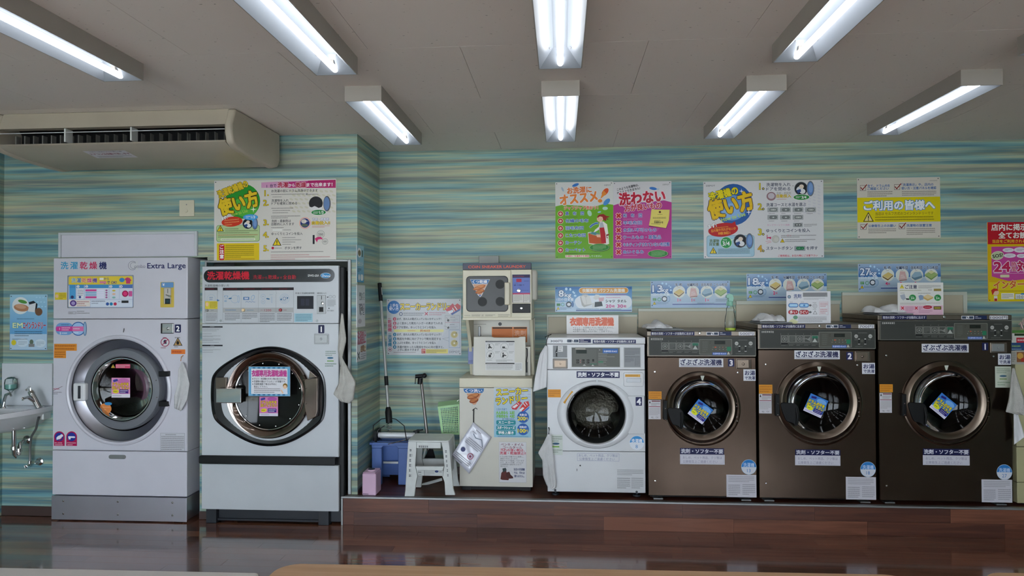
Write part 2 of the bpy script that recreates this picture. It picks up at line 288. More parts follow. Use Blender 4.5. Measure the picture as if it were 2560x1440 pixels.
# ---------------------------------------------------------------- flat print: shapes and lettering in the pixels of one zoomed crop
_G = {}
def glyphs(s, off):
    k = (s, round(off, 3))
    if k not in _G:
        c = bpy.data.curves.new('t', 'FONT'); c.body = s; c.resolution_u = 2; c.offset = off; o = bpy.data.objects.new('t', c); m = o.to_mesh()
        v = np.zeros(len(m.vertices)*3); m.vertices.foreach_get('co', v); v = v.reshape(-1, 3)[:, :2]; fs = [tuple(p.vertices) for p in m.polygons]
        o.to_mesh_clear(); bpy.data.objects.remove(o); bpy.data.curves.remove(c)
        _G[k] = (v, fs)
    return _G[k]
class Print:
    # plane: Y = const (facing the camera side) in crop px (ox, oy, s);  or flat=(O, u, v, scale) for any other plane in its own px
    def __init__(s, Y=None, crop=(0, 0, 1), flat=None, off=.0008):
        s.Y = Y; s.crop = crop; s.flat = flat; s.off = off; s.v = []; s.f = []; s.c = []; s.bb = []; s.rnd = random.Random(len(_G)+3)
        if flat: s.nrm = np.cross(np.array(flat[1], float), np.array(flat[2], float))
    def P(s, x, y):       # -> plane coords (X, Z)
        if s.flat: return x*s.flat[3], -y*s.flat[3]
        ox, oy, k = s.crop; return U(ox+x/k, oy+y/k, s.Y-s.off)
    def k(s, x, y):       # metres per px
        if s.flat: return s.flat[3], s.flat[3]
        a = s.P(x-1, y); b = s.P(x+1, y); c = s.P(x, y-1); d = s.P(x, y+1); return (b[0]-a[0])/2, (c[1]-d[1])/2
    def put(s, pts, fs, cols, sub=0):
        p = np.asarray(pts, float)
        if len(p) == 0: return
        bb = (p[:, 0].min(), p[:, 0].max(), p[:, 1].min(), p[:, 1].max()); L = 0
        for b, l in s.bb:
            if b[0] < bb[1] and b[1] > bb[0] and b[2] < bb[3] and b[3] > bb[2] and l >= L: L = l+1
        s.bb.append((bb, L)); h = s.off+L*.00028; o = len(s.v)
        if s.flat:
            O, u, v = (np.array(q, float) for q in s.flat[:3])
            s.v += [tuple(O+u*a+v*b+s.nrm*(h+(i//sub*.00003 if sub else 0))) for i, (a, b) in enumerate(p)]
        else: s.v += [(a, s.Y-h-(i//sub*.00003 if sub else 0), b) for i, (a, b) in enumerate(p)]
        s.f += [tuple(i+o for i in f) for f in fs]
        s.c += cols if isinstance(cols, list) else [cols]*len(p)
    def poly(s, pts, col):
        q = [s.P(*p) for p in pts]; a = sum(q[i][0]*q[(i+1) % len(q)][1]-q[(i+1) % len(q)][0]*q[i][1] for i in range(len(q)))
        if a < 0: q = q[::-1]
        s.put(q, [tuple(range(len(q)))], hx(col)); return s
    def loc(s, pts, cx, cy, col, rot=0, cols=None):     # pts: px offsets, y up
        X, Z = s.P(cx, cy); kx, kz = s.k(cx, cy); c, n = math.cos(math.radians(rot)), math.sin(math.radians(rot))
        s.put([(X+kx*(a*c-b*n), Z+kz*(a*n+b*c)) for a, b in pts], [tuple(range(len(pts)))], cols or hx(col)); return s
    def rect(s, x0, y0, x1, y1, col, rot=0, col2=None):
        w, h = (x1-x0)/2, (y1-y0)/2; cs = [hx(col2 or col)]*2+[hx(col)]*2
        return s.loc([(-w, -h), (w, -h), (w, h), (-w, h)], (x0+x1)/2, (y0+y1)/2, col, rot, cs)
    def rr(s, x0, y0, x1, y1, r, col, rot=0):
        w, h = (x1-x0)/2, (y1-y0)/2; return s.loc(rrect(-w, -h, w, h, min(r, w, h)), (x0+x1)/2, (y0+y1)/2, col, rot)
    def ell(s, cx, cy, rx, ry, col, rot=0, n=28, a0=0, a1=360):
        full = a1-a0 >= 360; m = n if full else n+1
        return s.loc([(rx*math.cos(math.radians(a0+(a1-a0)*i/n)), ry*math.sin(math.radians(a0+(a1-a0)*i/n))) for i in range(m)], cx, cy, col, rot)
    def ring(s, cx, cy, r, w, col, col2): s.ell(cx, cy, r, r, col); s.ell(cx, cy, r-w, r-w, col2); return s
    def line(s, pts, w, col):
        for a, b in zip(pts, pts[1:]):
            L = math.hypot(b[0]-a[0], b[1]-a[1]); s.rect((a[0]+b[0])/2-L/2-w*.3, (a[1]+b[1])/2-w/2, (a[0]+b[0])/2+L/2+w*.3, (a[1]+b[1])/2+w/2, col, rot=-math.degrees(math.atan2(b[1]-a[1], b[0]-a[0])))
        return s
    def box(s, x0, y0, x1, y1, w, col):
        s.rect(x0, y0, x1, y0+w, col); s.rect(x0, y1-w, x1, y1, col); s.rect(x0, y0+w, x0+w, y1-w, col); s.rect(x1-w, y0+w, x1, y1-w, col); return s
    def text(s, t, x, y, h, col, w=None, b=.02, al='l', rot=0, out=None):
        asc = all(ord(q) < 256 for q in t); em = h/.73 if asc else h/.95; cy = .365 if asc else .37
        v0, _ = glyphs(t, 0); lo, hi = v0[:, 0].min(), v0[:, 0].max(); nat = (hi-lo)*em; sx = em*(w/nat if w else 1); W = (hi-lo)*sx
        a0 = {'l': 0, 'c': -W/2, 'r': -W}[al]
        for (cc, bo) in (([(out[0], b+out[1])] if out else [])+[(col, b)]):
            v, fs = glyphs(t, 0); X, Z = s.P(x, y); kx, kz = s.k(x, y); c, n = math.cos(math.radians(rot)), math.sin(math.radians(rot))
            px = a0+(v[:, 0]-lo)*sx; py = (v[:, 1]-cy)*em
            pts = np.stack([X+kx*(px*c-py*n), Z+kz*(px*n+py*c)], 1); r_ = bo*em*.95   # weight: the strokes repeated a hair apart
            nn = 1 if bo < .012 else (4 if bo < .07 else 8)
            sh = [(0, 0)] if nn == 1 else [(r_*math.cos(math.pi*2*(q+.5)/nn), r_*math.sin(math.pi*2*(q+.5)/nn)) for q in range(nn)]
            allp = np.concatenate([pts+np.array([kx*a, kz*b_]) for a, b_ in sh]); m = len(pts)
            s.put(allp, [tuple(i+q*m for i in f) for q in range(nn) for f in fs], hx(cc), sub=m)
        return s
    def fine(s, x0, y0, x1, y1, n, col, fill=.45, ragged=True, rot=0):   # lettering too small to read: rows of short dashes
        dy = (y1-y0)/n; cx, cy = (x0+x1)/2, (y0+y1)/2; r_ = s.rnd; h = dy*fill; X, Z = s.P(cx, cy); kx, kz = s.k(cx, cy)
        cr, sr = math.cos(math.radians(rot)), math.sin(math.radians(rot)); pts = []; fs = []
        for i in range(n):
            yy = y0+dy*(i+.5); x = x0; e = x1 if not ragged or i < n-1 else x0+(x1-x0)*r_.uniform(.5, .95)
            while x < e:
                ww = h*r_.choice((.6, .8, .8, .9)); g = h*.28; q = min(ww, e-x)
                for m in range(2):
                    hh = h*.17; yc = yy+(m-.5)*h*.62+r_.uniform(-.06, .06)*h; o = len(pts)
                    for a, b in ((x, yc+hh), (x+q, yc+hh), (x+q, yc-hh), (x, yc-hh)):
                        A, B = a-cx, cy-b; pts.append((X+kx*(A*cr-B*sr), Z+kz*(A*sr+B*cr)))
                    fs.append((o, o+1, o+2, o+3))
                if q == ww:
                    o = len(pts); xm = x+q*r_.uniform(.2, .7)
                    for a, b in ((xm, yy+h*.45), (xm+h*.16, yy+h*.45), (xm+h*.16, yy-h*.45), (xm, yy-h*.45)):
                        A, B = a-cx, cy-b; pts.append((X+kx*(A*cr-B*sr), Z+kz*(A*sr+B*cr)))
                    fs.append((o, o+1, o+2, o+3))
                x += ww+g
        s.put(pts, fs, hx(col)); return s
    def warn(s, cx, cy, r, col='f0d428', e='222222'):
        s.loc([(-r, -r*.8), (r, -r*.8), (0, r)], cx, cy, e); s.loc([(-r*.78, -r*.68), (r*.78, -r*.68), (0, r*.74)], cx, cy, col); s.rect(cx-r*.09, cy-r*.35, cx+r*.09, cy+r*.25, e); s.ell(cx, cy+r*.48, r*.11, r*.11, e); return s
    def cross(s, cx, cy, r, w, col):
        for a in (45, -45): s.rect(cx-r, cy-w/2, cx+r, cy+w/2, col, rot=a)
        return s
    def build(s, name, parent, mat=INK):
        me = bpy.data.meshes.new(name); o0 = Vector((0, 0, 0)); p = parent
        while p is not None: o0 += p.location; p = p.parent
        me.from_pydata([(x-o0.x, y-o0.y, z-o0.z) for x, y, z in s.v], [], s.f); me.materials.append(mat)
        at = me.color_attributes.new('ink', 'FLOAT_COLOR', 'POINT'); at.data.foreach_set('color', np.array([(*c, 1) for c in s.c], dtype=np.float32).ravel())
        me.update(); o = bpy.data.objects.new(name, me); C.objects.link(o); o.parent = parent; return o
def sheet(name, label, cat, x0, y0, x1, y1, Y, mat=LAMIN, th=.003, group=None):  # a level sheet on plane Y (front face), px corners
    a, b, c, d = R4(x0, y0, x1, y1, Y); o = MB().box(a, b, Y, Y+th, c, d).build(name, mat, smooth=False); return tag(o, label, cat, group)
def px(crop, *a): ox, oy, k = crop; return [(ox if i % 2 == 0 else oy)+v/k for i, v in enumerate(a)]
cA = (0, 560, 3.272); cB = (0, 960, 3.0); cC = (480, 640, 3.79); cD = (480, 1000, 4.235); cP1 = (520, 430, 6.0); cAC = (0, 240, 3.657); cW = (860, 560, 4.235)
cST = (880, 900, 3.79); cE = (1140, 640, 4.5); cF = (1120, 920, 4.5); cG = (1330, 700, 5.539); cH = (1330, 930, 4.365); cI = (1600, 760, 5.5375); cJ = (1600, 1000, 5.334)
cK2 = (1870, 740, 5.143); cM = (1870, 1000, 5.143); cK = (2180, 740, 5.142); cL = (2180, 1000, 4.8); cP2 = (1370, 440, 6.545); cP3 = (1740, 430, 6.262); cP4 = (2120, 430, 4.364)
cR = (1370, 640, 3.413); cN = (2100, 640, 7.53)
# ---------------------------------------------------------------- the room
CEIL = 2.96; YL = 5.10; YB = 5.74; XC = -1.555; XL_ = -4.62; XR = 4.3; YF = -2.6; STEP = .212; YS = 5.03
XL_ = -4.42; SLAB = .1
# floor: slab, with the planks near the machines laid on it one by one
fl = struct(MB().box(XL_-.1, XR+.1, YF-.1, 6.2, -.1, -.0035).build('floor', FLOORM, smooth=False))
PW, PL = .101, .93
def plank_mesh(L, vert=False):
    g = .0006; mb = MB()
    if vert: mb.box(g, L-g, 0, .004, g, PW-g)
    else: mb.box(g, L-g, g, PW-g, 0, .0033)
    return mb
def mesh_of(mb, name, mat):
    me = bpy.data.meshes.new(name); me.from_pydata(mb.v, [], mb.f); me.materials.append(mat); me.update(); return me
pm = mesh_of(plank_mesh(PL), 'plank', FLOORM)
def inst(name, me, loc, parent):
    o = bpy.data.objects.new(name, me); C.objects.link(o); o.parent = parent; q = Vector(loc); p = parent
    while p is not None: q = q-p.location; p = p.parent
    o.location = q; return o
y = YS-PW; row = 0
while y > 2.45:
    x = XL_-(row*.37 % 1)*PL
    while x < XR-.15:
        if x+PL > XL_+.3:
            xa = max(x, XL_); xb = min(x+PL, XR)
            me = pm if xa == x and xb == x+PL else mesh_of(plank_mesh(xb-xa), 'plank', FLOORM)
            inst('plank', me, (xa, y, -.0035), fl)
        x += PL
    y -= PW; row += 1
# raised platform with plank facing and metal nosing
XS0 = U(853, 1270, YS)[0]
plat = struct(MB().box(XS0+.012, XR, YS+.005, YB, -.003, STEP-.004).build('platform', RISERM, smooth=False))
z = STEP-.012-PW; row = 0
while z > -.09:
    x = XS0+.014-((row*.61+.3) % 1)*PL
    while x < XR-.1:
        xa = max(x, XS0+.014); xb = min(x+PL, XR); za = max(z, 0)
        if xb-xa > .05: inst('plank', mesh_of(MB().box(.0006, xb-xa-.0006, 0, .005, 0.0006+za-z, PW-.0006), 'plank', RISERM), (xa, YS, z), plat)
        x += PL
    z -= PW; row += 1
struct(MB().box(XS0, XR, YS-.006, YS+.035, STEP-.012, STEP+.002).build('trim_1', ALU, bevel=.003))
struct(MB().box(XS0, XS0+.014, YS-.006, YS+.02, 0, STEP-.0125).build('trim_2', ALU, bevel=.002))
# ceiling of staggered boards
ce = struct(MB().box(XL_-.15, XR+.1, YF-.1, 6.2, CEIL+.012, CEIL+.1).build('ceiling', CEILM, smooth=False))
BX, BY = .936, .888; bme = mesh_of(MB().box(.0012, BX-.0012, .0012, BY-.0012, 0, .0115), 'ceiling_board', CEILM)
yy = 4.253+BY; r = 0
for r in range(-1, 6):
    y0 = 4.253-r*BY; y1 = min(y0+BY, YB)
    if r == -1: y1 = min(4.253+BY*2, YB)
    x = -.97-BX*5-(BX/2 if r % 2 else 0)
    while x < XR:
        xa = max(x, XL_); xb = min(x+BX, XR)
        for (ya, yb) in ([(y0, min(y0+BY, YB))] + ([(y0+BY, YB)] if r == -1 and y0+BY < YB-.02 else [])):
            if xb-xa > .05: inst('ceiling_board', bme if abs(xb-xa-BX) < 1e-6 and abs(yb-ya-BY) < 1e-6 else mesh_of(MB().box(.0012, xb-xa-.0012, .0012, yb-ya-.0012, 0, .0115), 'ceiling_board', CEILM), (xa, ya, CEIL), ce)
        x += BX
# walls
struct(MB().box(XC-.05, XR+.1, YB, YB+SLAB, -.1, CEIL+.1).build('wall_back', WALLP, smooth=False))
xo1 = (-3.935, -2.80); xo2 = (-2.742, -1.62); zo = 1.985; zo1 = 2.0
for q in ((XL_-.1, xo1[0], 0, CEIL+.012), (xo1[1], xo2[0], 0, zo1), (xo1[0], xo2[0], zo1+.025, CEIL+.012), (xo2[0], XC-.045, zo, CEIL+.012), (xo2[1], XC-.045, 0, zo)):
    struct(MB().box(q[0], q[1], YL, YL+SLAB, q[2], q[3]).build('wall_back_left', WALLP, smooth=False))
struct(MB().box(XC-.045, XC, YL, 6.05, 0, CEIL+.012).build('wall_return', WALLP, smooth=False))
struct(MB().box(XL_-.15, XL_, YF-.1, 6.2, 0, CEIL+.012).build('wall_left', WALLP, smooth=False))
struct(MB().box(XR, XR+.1, YF-.1, YB+.1, 0, CEIL+.012).build('wall_right', WALLP, smooth=False))
struct(MB().box(XL_-.1, XC+.0, 6.05, 6.1, 0, CEIL).build('wall_service', TRIMW, smooth=False))
wf = MB(); wins = [(-4.3, -1.2, .12, 2.5), (-.7, 1.1, .05, 2.4), (1.7, 3.9, .9, 2.4)]; xx = XL_-.1
for a, b, c, d in wins: wf.box(xx, a, YF-.1, YF, 0, CEIL+.012).box(a, b, YF-.1, YF, 0, c).box(a, b, YF-.1, YF, d, CEIL+.012); xx = b
wf.box(xx, XR+.1, YF-.1, YF, 0, CEIL+.012); struct(wf.build('wall_front', TRIMW, smooth=False))
for i, (a, b, c, d) in enumerate(wins):
    nm = ('window_1', 'door_1', 'window_2')[i]; g = struct(MB().box(a, b, YF-.06, YF-.05, c, d).build(nm, GL_WIN, smooth=False))
    f = MB(); t = .045; n = 3 if i == 0 else 2
    f.box(a, b, YF-.08, YF-.03, c, c+t).box(a, b, YF-.08, YF-.03, d-t, d)
    for k in range(n+1): xk = a+(b-a-t)*k/n; f.box(xk, xk+t, YF-.079, YF-.031, c+t, d-t)
    f.build('window_frame', ALU, g, bevel=.004)
struct(MB().box(-14, 14, -16, YF-.15, -.2, -.05).build('pavement', noise_mat('pale_concrete_paving', 'b0aea8', .85, var=.1, scale=20), smooth=False))
struct(MB().box(XL_, xo1[0], YL-.008, YL, 0, .075).build('baseboard_left', noise_mat('brown_skirting', '4a3a36', .45), bevel=.002))
struct(MB().box(xo1[1], xo2[0], YL-.008, YL, 0, .06).build('baseboard_middle', MATS['brown_skirting'], bevel=.002))
struct(MB().box(XC, XC+.006, YL, YB-.006, STEP, STEP+.03).build('baseboard_return', MATS['brown_skirting'], bevel=.002))
struct(MB().box(XC, XR, YB-.008, YB, STEP, STEP+.06).build('baseboard_back', MATS['brown_skirting'], bevel=.002))
a, _ = U(497, 900, YL); b, _ = U(868, 900, YL); _, tz = U(680, 658, YL); _, bz = U(495, 1262, YL)
m2f = MB(); m2f.box(xo2[0]-.012, xo2[0]+.004, YL-.02, YL, .14, zo+.012).box(xo2[1]-.004, xo2[1]+.02, YL-.02, YL, STEP, zo+.012).box(xo2[0]+.004, xo2[1]-.004, YL-.02, YL, zo-.004, zo+.012)
struct(m2f.build('trim_3', ALU, bevel=.003))
# white board closing the opening above the left combo machine
a, b, c, d = R4(148, 580, 494, 642, YL-.01)
bd = thing('cover_board', 'plain white cover board in a slim frame on the wall above the Extra Large machine', 'board', (a, YL, c))
MB().box(a+.02, b-.02, YL-.008, YL-.0005, c, d-.02).build('panel', WHITE, bd)
MB().box(a, a+.02, YL-.022, YL, c, d).box(b-.02, b, YL-.022, YL, c, d).box(a+.02, b-.02, YL-.022, YL, d-.02, d).build('frame', DWHITE, bd, bevel=.003)
# ---------------------------------------------------------------- fluorescent ceiling fixtures
def fixture(loc, label):
    t = thing('ceiling_light', label, 'ceiling light', loc, 'fluorescent ceiling fixtures'); x, y, z = loc
    w, L, h = .111, .585, .09
    o = MB(); # housing: outer sides and the sloped reflector inside
    T = [(-w, -L), (w, -L), (w, L), (-w, L)]; I = [(-w+.005, -L+.005), (w-.005, -L+.005), (w-.005, L-.005), (-w+.005, L-.005)]; D = [(-.035, -L+.12), (.035, -L+.12), (.035, L-.12), (-.035, L-.12)]
    vs = [(x+a, y+b, z) for a, b in T]+[(x+a, y+b, z-h) for a, b in T]+[(x+a, y+b, z-h) for a, b in I]
    o.add(vs, [(3, 2, 1, 0)]+[(k, (k+1) % 4, (k+1) % 4+4, k+4) for k in range(4)]+[(k+4, (k+1) % 4+4, (k+1) % 4+8, k+8) for k in range(4)])
    o.build('housing', FIXT, t, smooth=False, fixn=False)
    r = MB(); vs = [(x+a, y+b, z-h) for a, b in I]+[(x+a, y+b, z-.022) for a, b in D]
    r.add(vs, [(k, (k+1) % 4, (k+1) % 4+4, k+4) for k in range(4)]+[(4, 5, 6, 7)]); r.build('reflector', REFL, t, smooth=False, fixn=False)
    MB().tube([(x, y-L+.03, z-.07), (x, y+L-.03, z-.07)], .0155, n=14).sphere((x, y+L-.03, z-.07), .0155).sphere((x, y-L+.03, z-.07), .0155).build('tube', TUBE, t)
    for s in (-1, 1):
        MB().box(x-.013, x+.013, y+s*(L-.09), y+s*(L-.06), z-.058, z-.022).build('lamp_holder', FIXT, t, bevel=.003)
        MB().sphere((x+s*.05, y+L-.16, z-.042), .004, 8).build('screw', CHROME, t)
    return t
def copy_tree(o, parent=None):
    c = o.copy(); C.objects.link(c); c.parent = parent
    for ch in [q for q in bpy.data.objects if q.parent == o]: copy_tree(ch, c)
    return c
PX = 1.168; f0 = None
FN = {-2: 'farthest left', -1: 'second from left', 0: 'middle', 1: 'second from right', 2: 'farthest right'}
FL = {(2.89, -2): 'long fluorescent fixture in the near row at far left, tube running out of the picture', (2.89, -1): 'near row fluorescent fixture between the far left one and the straight centre one',
 (2.89, 0): 'straight near fluorescent fixture cut by the top edge above the twin green and pink posters', (2.89, 1): 'near row fluorescent fixture slanting to the upper right, cut by the top edge',
 (2.89, 2): 'fluorescent fixture of which only a corner shows at the right picture edge',
 (4.53, -1): 'fluorescent fixture of the back row nearest the air conditioner', (4.53, 0): 'short straight fluorescent fixture of the back row in the middle of the ceiling',
 (4.53, 1): 'back row fluorescent fixture just right of the straight middle one', (4.53, 2): 'back row fluorescent fixture furthest to the right, above the yellow notice'}
for yc in (4.53, 2.89, 1.25, -.39, -1.9):
    for k in range(-2, 3):
        if yc == 4.53 and k == -2: continue
        lb = FL.get((yc, k), 'fluorescent fixture behind the camera, %s of the %s row' % (FN[k], {1.25: 'first hidden', -.39: 'second hidden', -1.9: 'window-side'}.get(yc, 'back')))
        if f0 is None: f0 = fixture((k*PX, yc, CEIL), lb)
        else:
            q = copy_tree(f0); q.location = (k*PX, yc, CEIL); q['label'] = lb
            if yc < 2: q['group'] = 'ceiling fixtures behind the camera'
# ---------------------------------------------------------------- ceiling air conditioner
ac = thing('air_conditioner', 'long yellowed white ceiling-hung air conditioner with a dark louvred outlet', 'air conditioner', (-2.97, 4.7, CEIL))
X0, X1 = -3.80, -2.14
prof = [(4.335, CEIL), (4.30, 2.86), (4.285, 2.838)]
# body: top strip, end caps, sloping underside
MB().prismx([(4.34, CEIL-.001), (4.295, 2.845), (4.36, 2.845), (4.40, CEIL-.001)], X0+.03, X1-.05).build('top_strip', ACW, ac, bevel=.004)
capp = [(4.335, CEIL-.001), (4.285, 2.85), (4.285, 2.79), (4.31, 2.725), (4.36, 2.70), (4.55, 2.68), (4.80, 2.672), (4.93, 2.675), (5.02, 2.70), (5.05, 2.75), (5.05, CEIL-.001)]
MB().prismx(capp, X1-.055, X1).build('end_cap', ACW, ac, bevel=.018, seg=4)
MB().prismx(capp, X0-.02, X0+.03).build('end_cap', ACW, ac, bevel=.018, seg=4)
MB().prismx([(4.30, 2.733), (4.36, 2.712), (4.55, 2.69), (4.93, 2.685), (5.03, 2.72), (5.03, 2.74), (4.93, 2.70), (4.4, 2.735), (4.31, 2.745)], X0+.03, X1-.055).build('bottom_panel', ACW, ac)
MB().prismx([(4.40, CEIL-.002), (4.50, 2.85), (4.50, 2.75), (4.42, 2.742), (5.02, 2.74), (5.04, 2.78), (5.04, CEIL-.002)], X0+.03, X1-.055).build('inner_body', BLACK, ac)
MB().box(X0+.03, X1-.055, 4.293, 4.302, 2.812, 2.817).build('louver_blade', DWHITE, ac, bevel=.001)
FINM = noise_mat('dusty_grey_fin', '6e6e6a', .5, var=.08)
for k in range(24):
    x = X0+.12+k*.0635; bent = k < 8
    MB().box(x, x+(.008 if bent else .002), 4.335, 4.375, 2.752, 2.806).build('fin', FINM, ac, smooth=False)
for x in (-3.30, -2.84): MB().box(x, x+.012, 4.29, 4.36, 2.75, 2.84).build('fin_link', GREYW, ac, bevel=.003)
O = np.array([-3.10, 4.335, 2.7185]); v_ = np.array([0, -(4.55-4.36), (2.712-2.69)]); v_ /= np.linalg.norm(v_); u_ = np.array([1., 0, 0])
O2 = np.array([-3.09, 4.46, 2.6995])
pr = Print(flat=(O2, u_, v_, .001), off=.001)
pr.poly([(-150, -75), (150, -75), (150, 75), (-150, 75)], 'd9d4dc'); pr.text('冷房をご利用の方はお帰りの際', 0, -55, 16, '6a5f66', 230, al='c').text('エアコンは自動で消します', 0, -10, 34, '93405a', 285, al='c', b=.03).fine(-120, 25, 130, 62, 2, '5a5258')
pr.build('notice_sticker', ac)
# switch plate
a, b, c, d = R4(448, 500, 485, 541, YL-.01)
sw = thing('switch_plate', 'cream wall switch plate on the wallpaper left of the drying instructions poster', 'switch', ((a+b)/2, YL, c))
MB().box(a, b, YL-.012, YL, c, d).build('plate', CREAM, sw, bevel=.004); m = (a+b)/2; h = (c+d)/2
MB().lathe(m, h-.02, [(0, YL-.017), (.011, YL-.017), (.013, YL-.012)], 20).build('dial', CREAM, sw)
MB().lathe(m, h+.028, [(0, YL-.014), (.004, YL-.014), (.005, YL-.012)], 12).build('indicator', ALU, sw)
# small plates: cream boards behind the washers, stepped up to the right
def backboard(px_, trim, label):
    x0, y0, x1, y1 = px_; a, b, c, d = R4(x0, y0, x1, y1, YB-.02); t = thing('backing_board', label, 'wall panel', ((a+b)/2, YB, c), 'cream boards on the wall behind the washers')
    MB().box(a, b, YB-.016, YB-.001, c, d).build('board', CREAMP, t, bevel=.001)
    f = MB(); l, tp, rt = trim
    f.box(a-l, b+rt, YB-.022, YB, d, d+tp)
    if l: f.box(a-l, a-.001, YB-.022, YB, c-.1, d)
    if rt > .01: f.box(b+.001, b+rt, YB-.022, YB, c-.1, d)
    f.build('trim_strip', TRIMW, t, bevel=.001)
backboard((1371, 792, 1593, 840), (.012, .018, 0), 'low cream board on the wall behind the white 8 kg washer')
backboard((1596, 778, 1836, 826), (0, .022, .004), 'cream board on the wall behind the spray bottle and the smallest steel washer')
backboard((1841, 761, 2100, 812), (0, .03, .004), 'cream board partly hidden by the detergent card on the middle steel washer')
backboard((2106, 738, 2408, 788), (0, .025, .03), 'highest cream board, behind the pink and white caution card')
def stickr(parent, fn, Y, crop, label=None, name='sticker', mat=INK, off=.0012):
    p = Print(Y, crop, off=off); fn(p); o = p.build(name, parent, mat)
    if label: o['label'] = label
    return o
def drum(mb_name, cx, cz, r, y0, y1, parent, mat=None, baffle=True):
    mb = MB(); mb.lathe(cx, cz, [(r, y0), (r*1.08, y0+.03), (r*1.1, y0+.06), (r*1.1, y1), (r*.9, y1+.02), (.001, y1+.03)], 48)
    if baffle:
        for k in range(3):
            a = math.radians(90+120*k); ca, sa = math.cos(a), math.sin(a); R_ = r*1.1
            q = [(cx+ca*R_-sa*.05, cz+sa*R_+ca*.05), (cx+ca*R_+sa*.05, cz+sa*R_-ca*.05), (cx+ca*R_*.8+sa*.015, cz+sa*R_*.8-ca*.015), (cx+ca*R_*.8-sa*.015, cz+sa*R_*.8+ca*.015)]
            mb.prism(q, y0+.07, y1)
    return mb.build(mb_name, mat or DRUM, parent)
# ================================================================ Extra Large combo washer-dryer
Y = 5.0; x0, x1 = -3.925, -2.845
m = thing('washer_dryer', 'white Extra Large washer-dryer with steel kick plate, numbered 2, beside the sink', 'washing machine', ((x0+x1)/2, Y+.3, 0), 'combined washer-dryers at the left')
_, ztop = U(300, 644, Y); _, zdv = U(300, 797.5, Y); _, zd2 = U(300, 1127.5, Y); _, zk = U(300, 1240.5, Y)
MB().box(x0, x1, Y, 5.75, zdv+.002, ztop).build('upper_panel', WHITE, m, bevel=.006)
cx, cz = U(297, 976, Y); k = Y/_f
mb = MB(); shell(mb, x0, x1, zd2+.002, zdv-.002, Y, 5.75, cx, cz, .394, c=.005, n=96, lip=.01); mb.build('cabinet', WHITE, m)
MB().box(x0, x1, Y, 5.75, zk+.003, zd2-.002).build('lower_panel', WHITE, m, bevel=.005)
kp = MB().box(x0-.002, x1, Y-.004, Y+.002, .008, zk-.004).build('kick_plate', KICK, m, bevel=.002)
MB().box(x0+.01, x1, Y+.002, 5.75, .02, zk-.004).build('plinth', KICK, m)
for sxp in (158, 294.5, 431):
    for syp in (1252+ (sxp-158)*.016, 1284+(sxp-158)*.016):
        sx, sz = U(sxp, syp, Y-.004); MB().lathe(sx, sz, [(0, Y-.009), (.005, Y-.008), (.008, Y-.0045)], 14).build('screw', CHROME, m)
for a in (-3.8, -2.97): MB().box(a, a+.07, Y+.03, Y+.1, 0, .02).build('foot', BASEBK, m)
# bezel
MB().lathe(cx, cz, [(.425, Y-.0005), (.421, Y-.012), (.408, Y-.018), (.396, Y-.012), (.39, Y+.012)], 96).build('bezel', WHITE, m)
MB().lathe(cx+.006, cz, [(.322, Y+.055), (.31, Y+.07), (.29, Y+.075)], 96).build('recess_wall', RUBBER, m)
MB().lathe(cx+.006, cz, [(.388, Y+.010), (.378, Y+.026), (.322, Y+.055)], 96).build('recess_ring', RECESS, m)
dx, dz = U(302, 973.5, Y-.03)
do = MB().lathe(dx, dz, [(.30, Y+.084), (.312, Y+.03), (.311, Y-.008), (.302, Y-.024), (.255, Y-.030), (.247, Y-.022), (.243, Y-.0)], 96).build('door', DOORG, m)
MB().lathe(dx, dz, [(.243, Y-.005), (.240, Y-.018), (.232, Y-.018), (.222, Y+.02), (.212, Y+.05)], 96).build('door_trim', CHROME, do)
MB().lathe(dx, dz, [(.247, Y-.0215), (.243, Y-.006), (.241, Y-.004)], 96).build('seal', RUBBER, do)
MB().lathe(dx, dz, [(.214, Y+.03), (.19, Y+.036), (.15, Y+.06), (.1, Y+.072), (.04, Y+.078), (.0005, Y+.08)], 64).build('door_glass', GL_XL, do)
drum('drum', dx, dz, .24, Y+.06, Y+.55, m)
a, b, c, d = R4(187, 957, 218, 1002, Y-.04)
h = MB().box(a, b, Y-.065, Y-.02, c, d).build('handle', CERAM, do, bevel=.014, seg=4)
MB().box((a+b)/2-.006, (a+b)/2+.016, Y-.068, Y-.064, c+.02, d-.02).build('latch', GASKET, h, bevel=.002)
for (hx0, hy0, hx1, hy1) in ((398, 928, 422, 941), (398, 1003, 421, 1016)):
    a, b, c, d = R4(hx0, hy0, hx1, hy1, Y-.02); MB().box(a, b, Y-.03, Y+.06, c, d).tube([(b-.015, Y-.028, (c+d)/2), (b-.015, Y+.02, (c+d)/2)], .016).build('hinge', BLACK, m, bevel=.004)
for q in ((390, 951), (392, 993)):
    a, b = U(*q, Y-.03); MB().sphere((a, Y-.029, b), .005, 8).build('screw', CHROME, do)
a, b = U(310, 826, Y); MB().tube([(a-.004, Y-.002, b-.014), (a+.008, Y-.012, b+.016)], .003).build('indicator_pin', ALU, m)
# drawer pull
a, b, c, d = R4(273, 1137, 315, 1147, Y); MB().prism(rrect(a, c, b, d, (d-c)/2-.001), Y-.008, Y).build('panel_latch', ALU, m, bevel=.002)
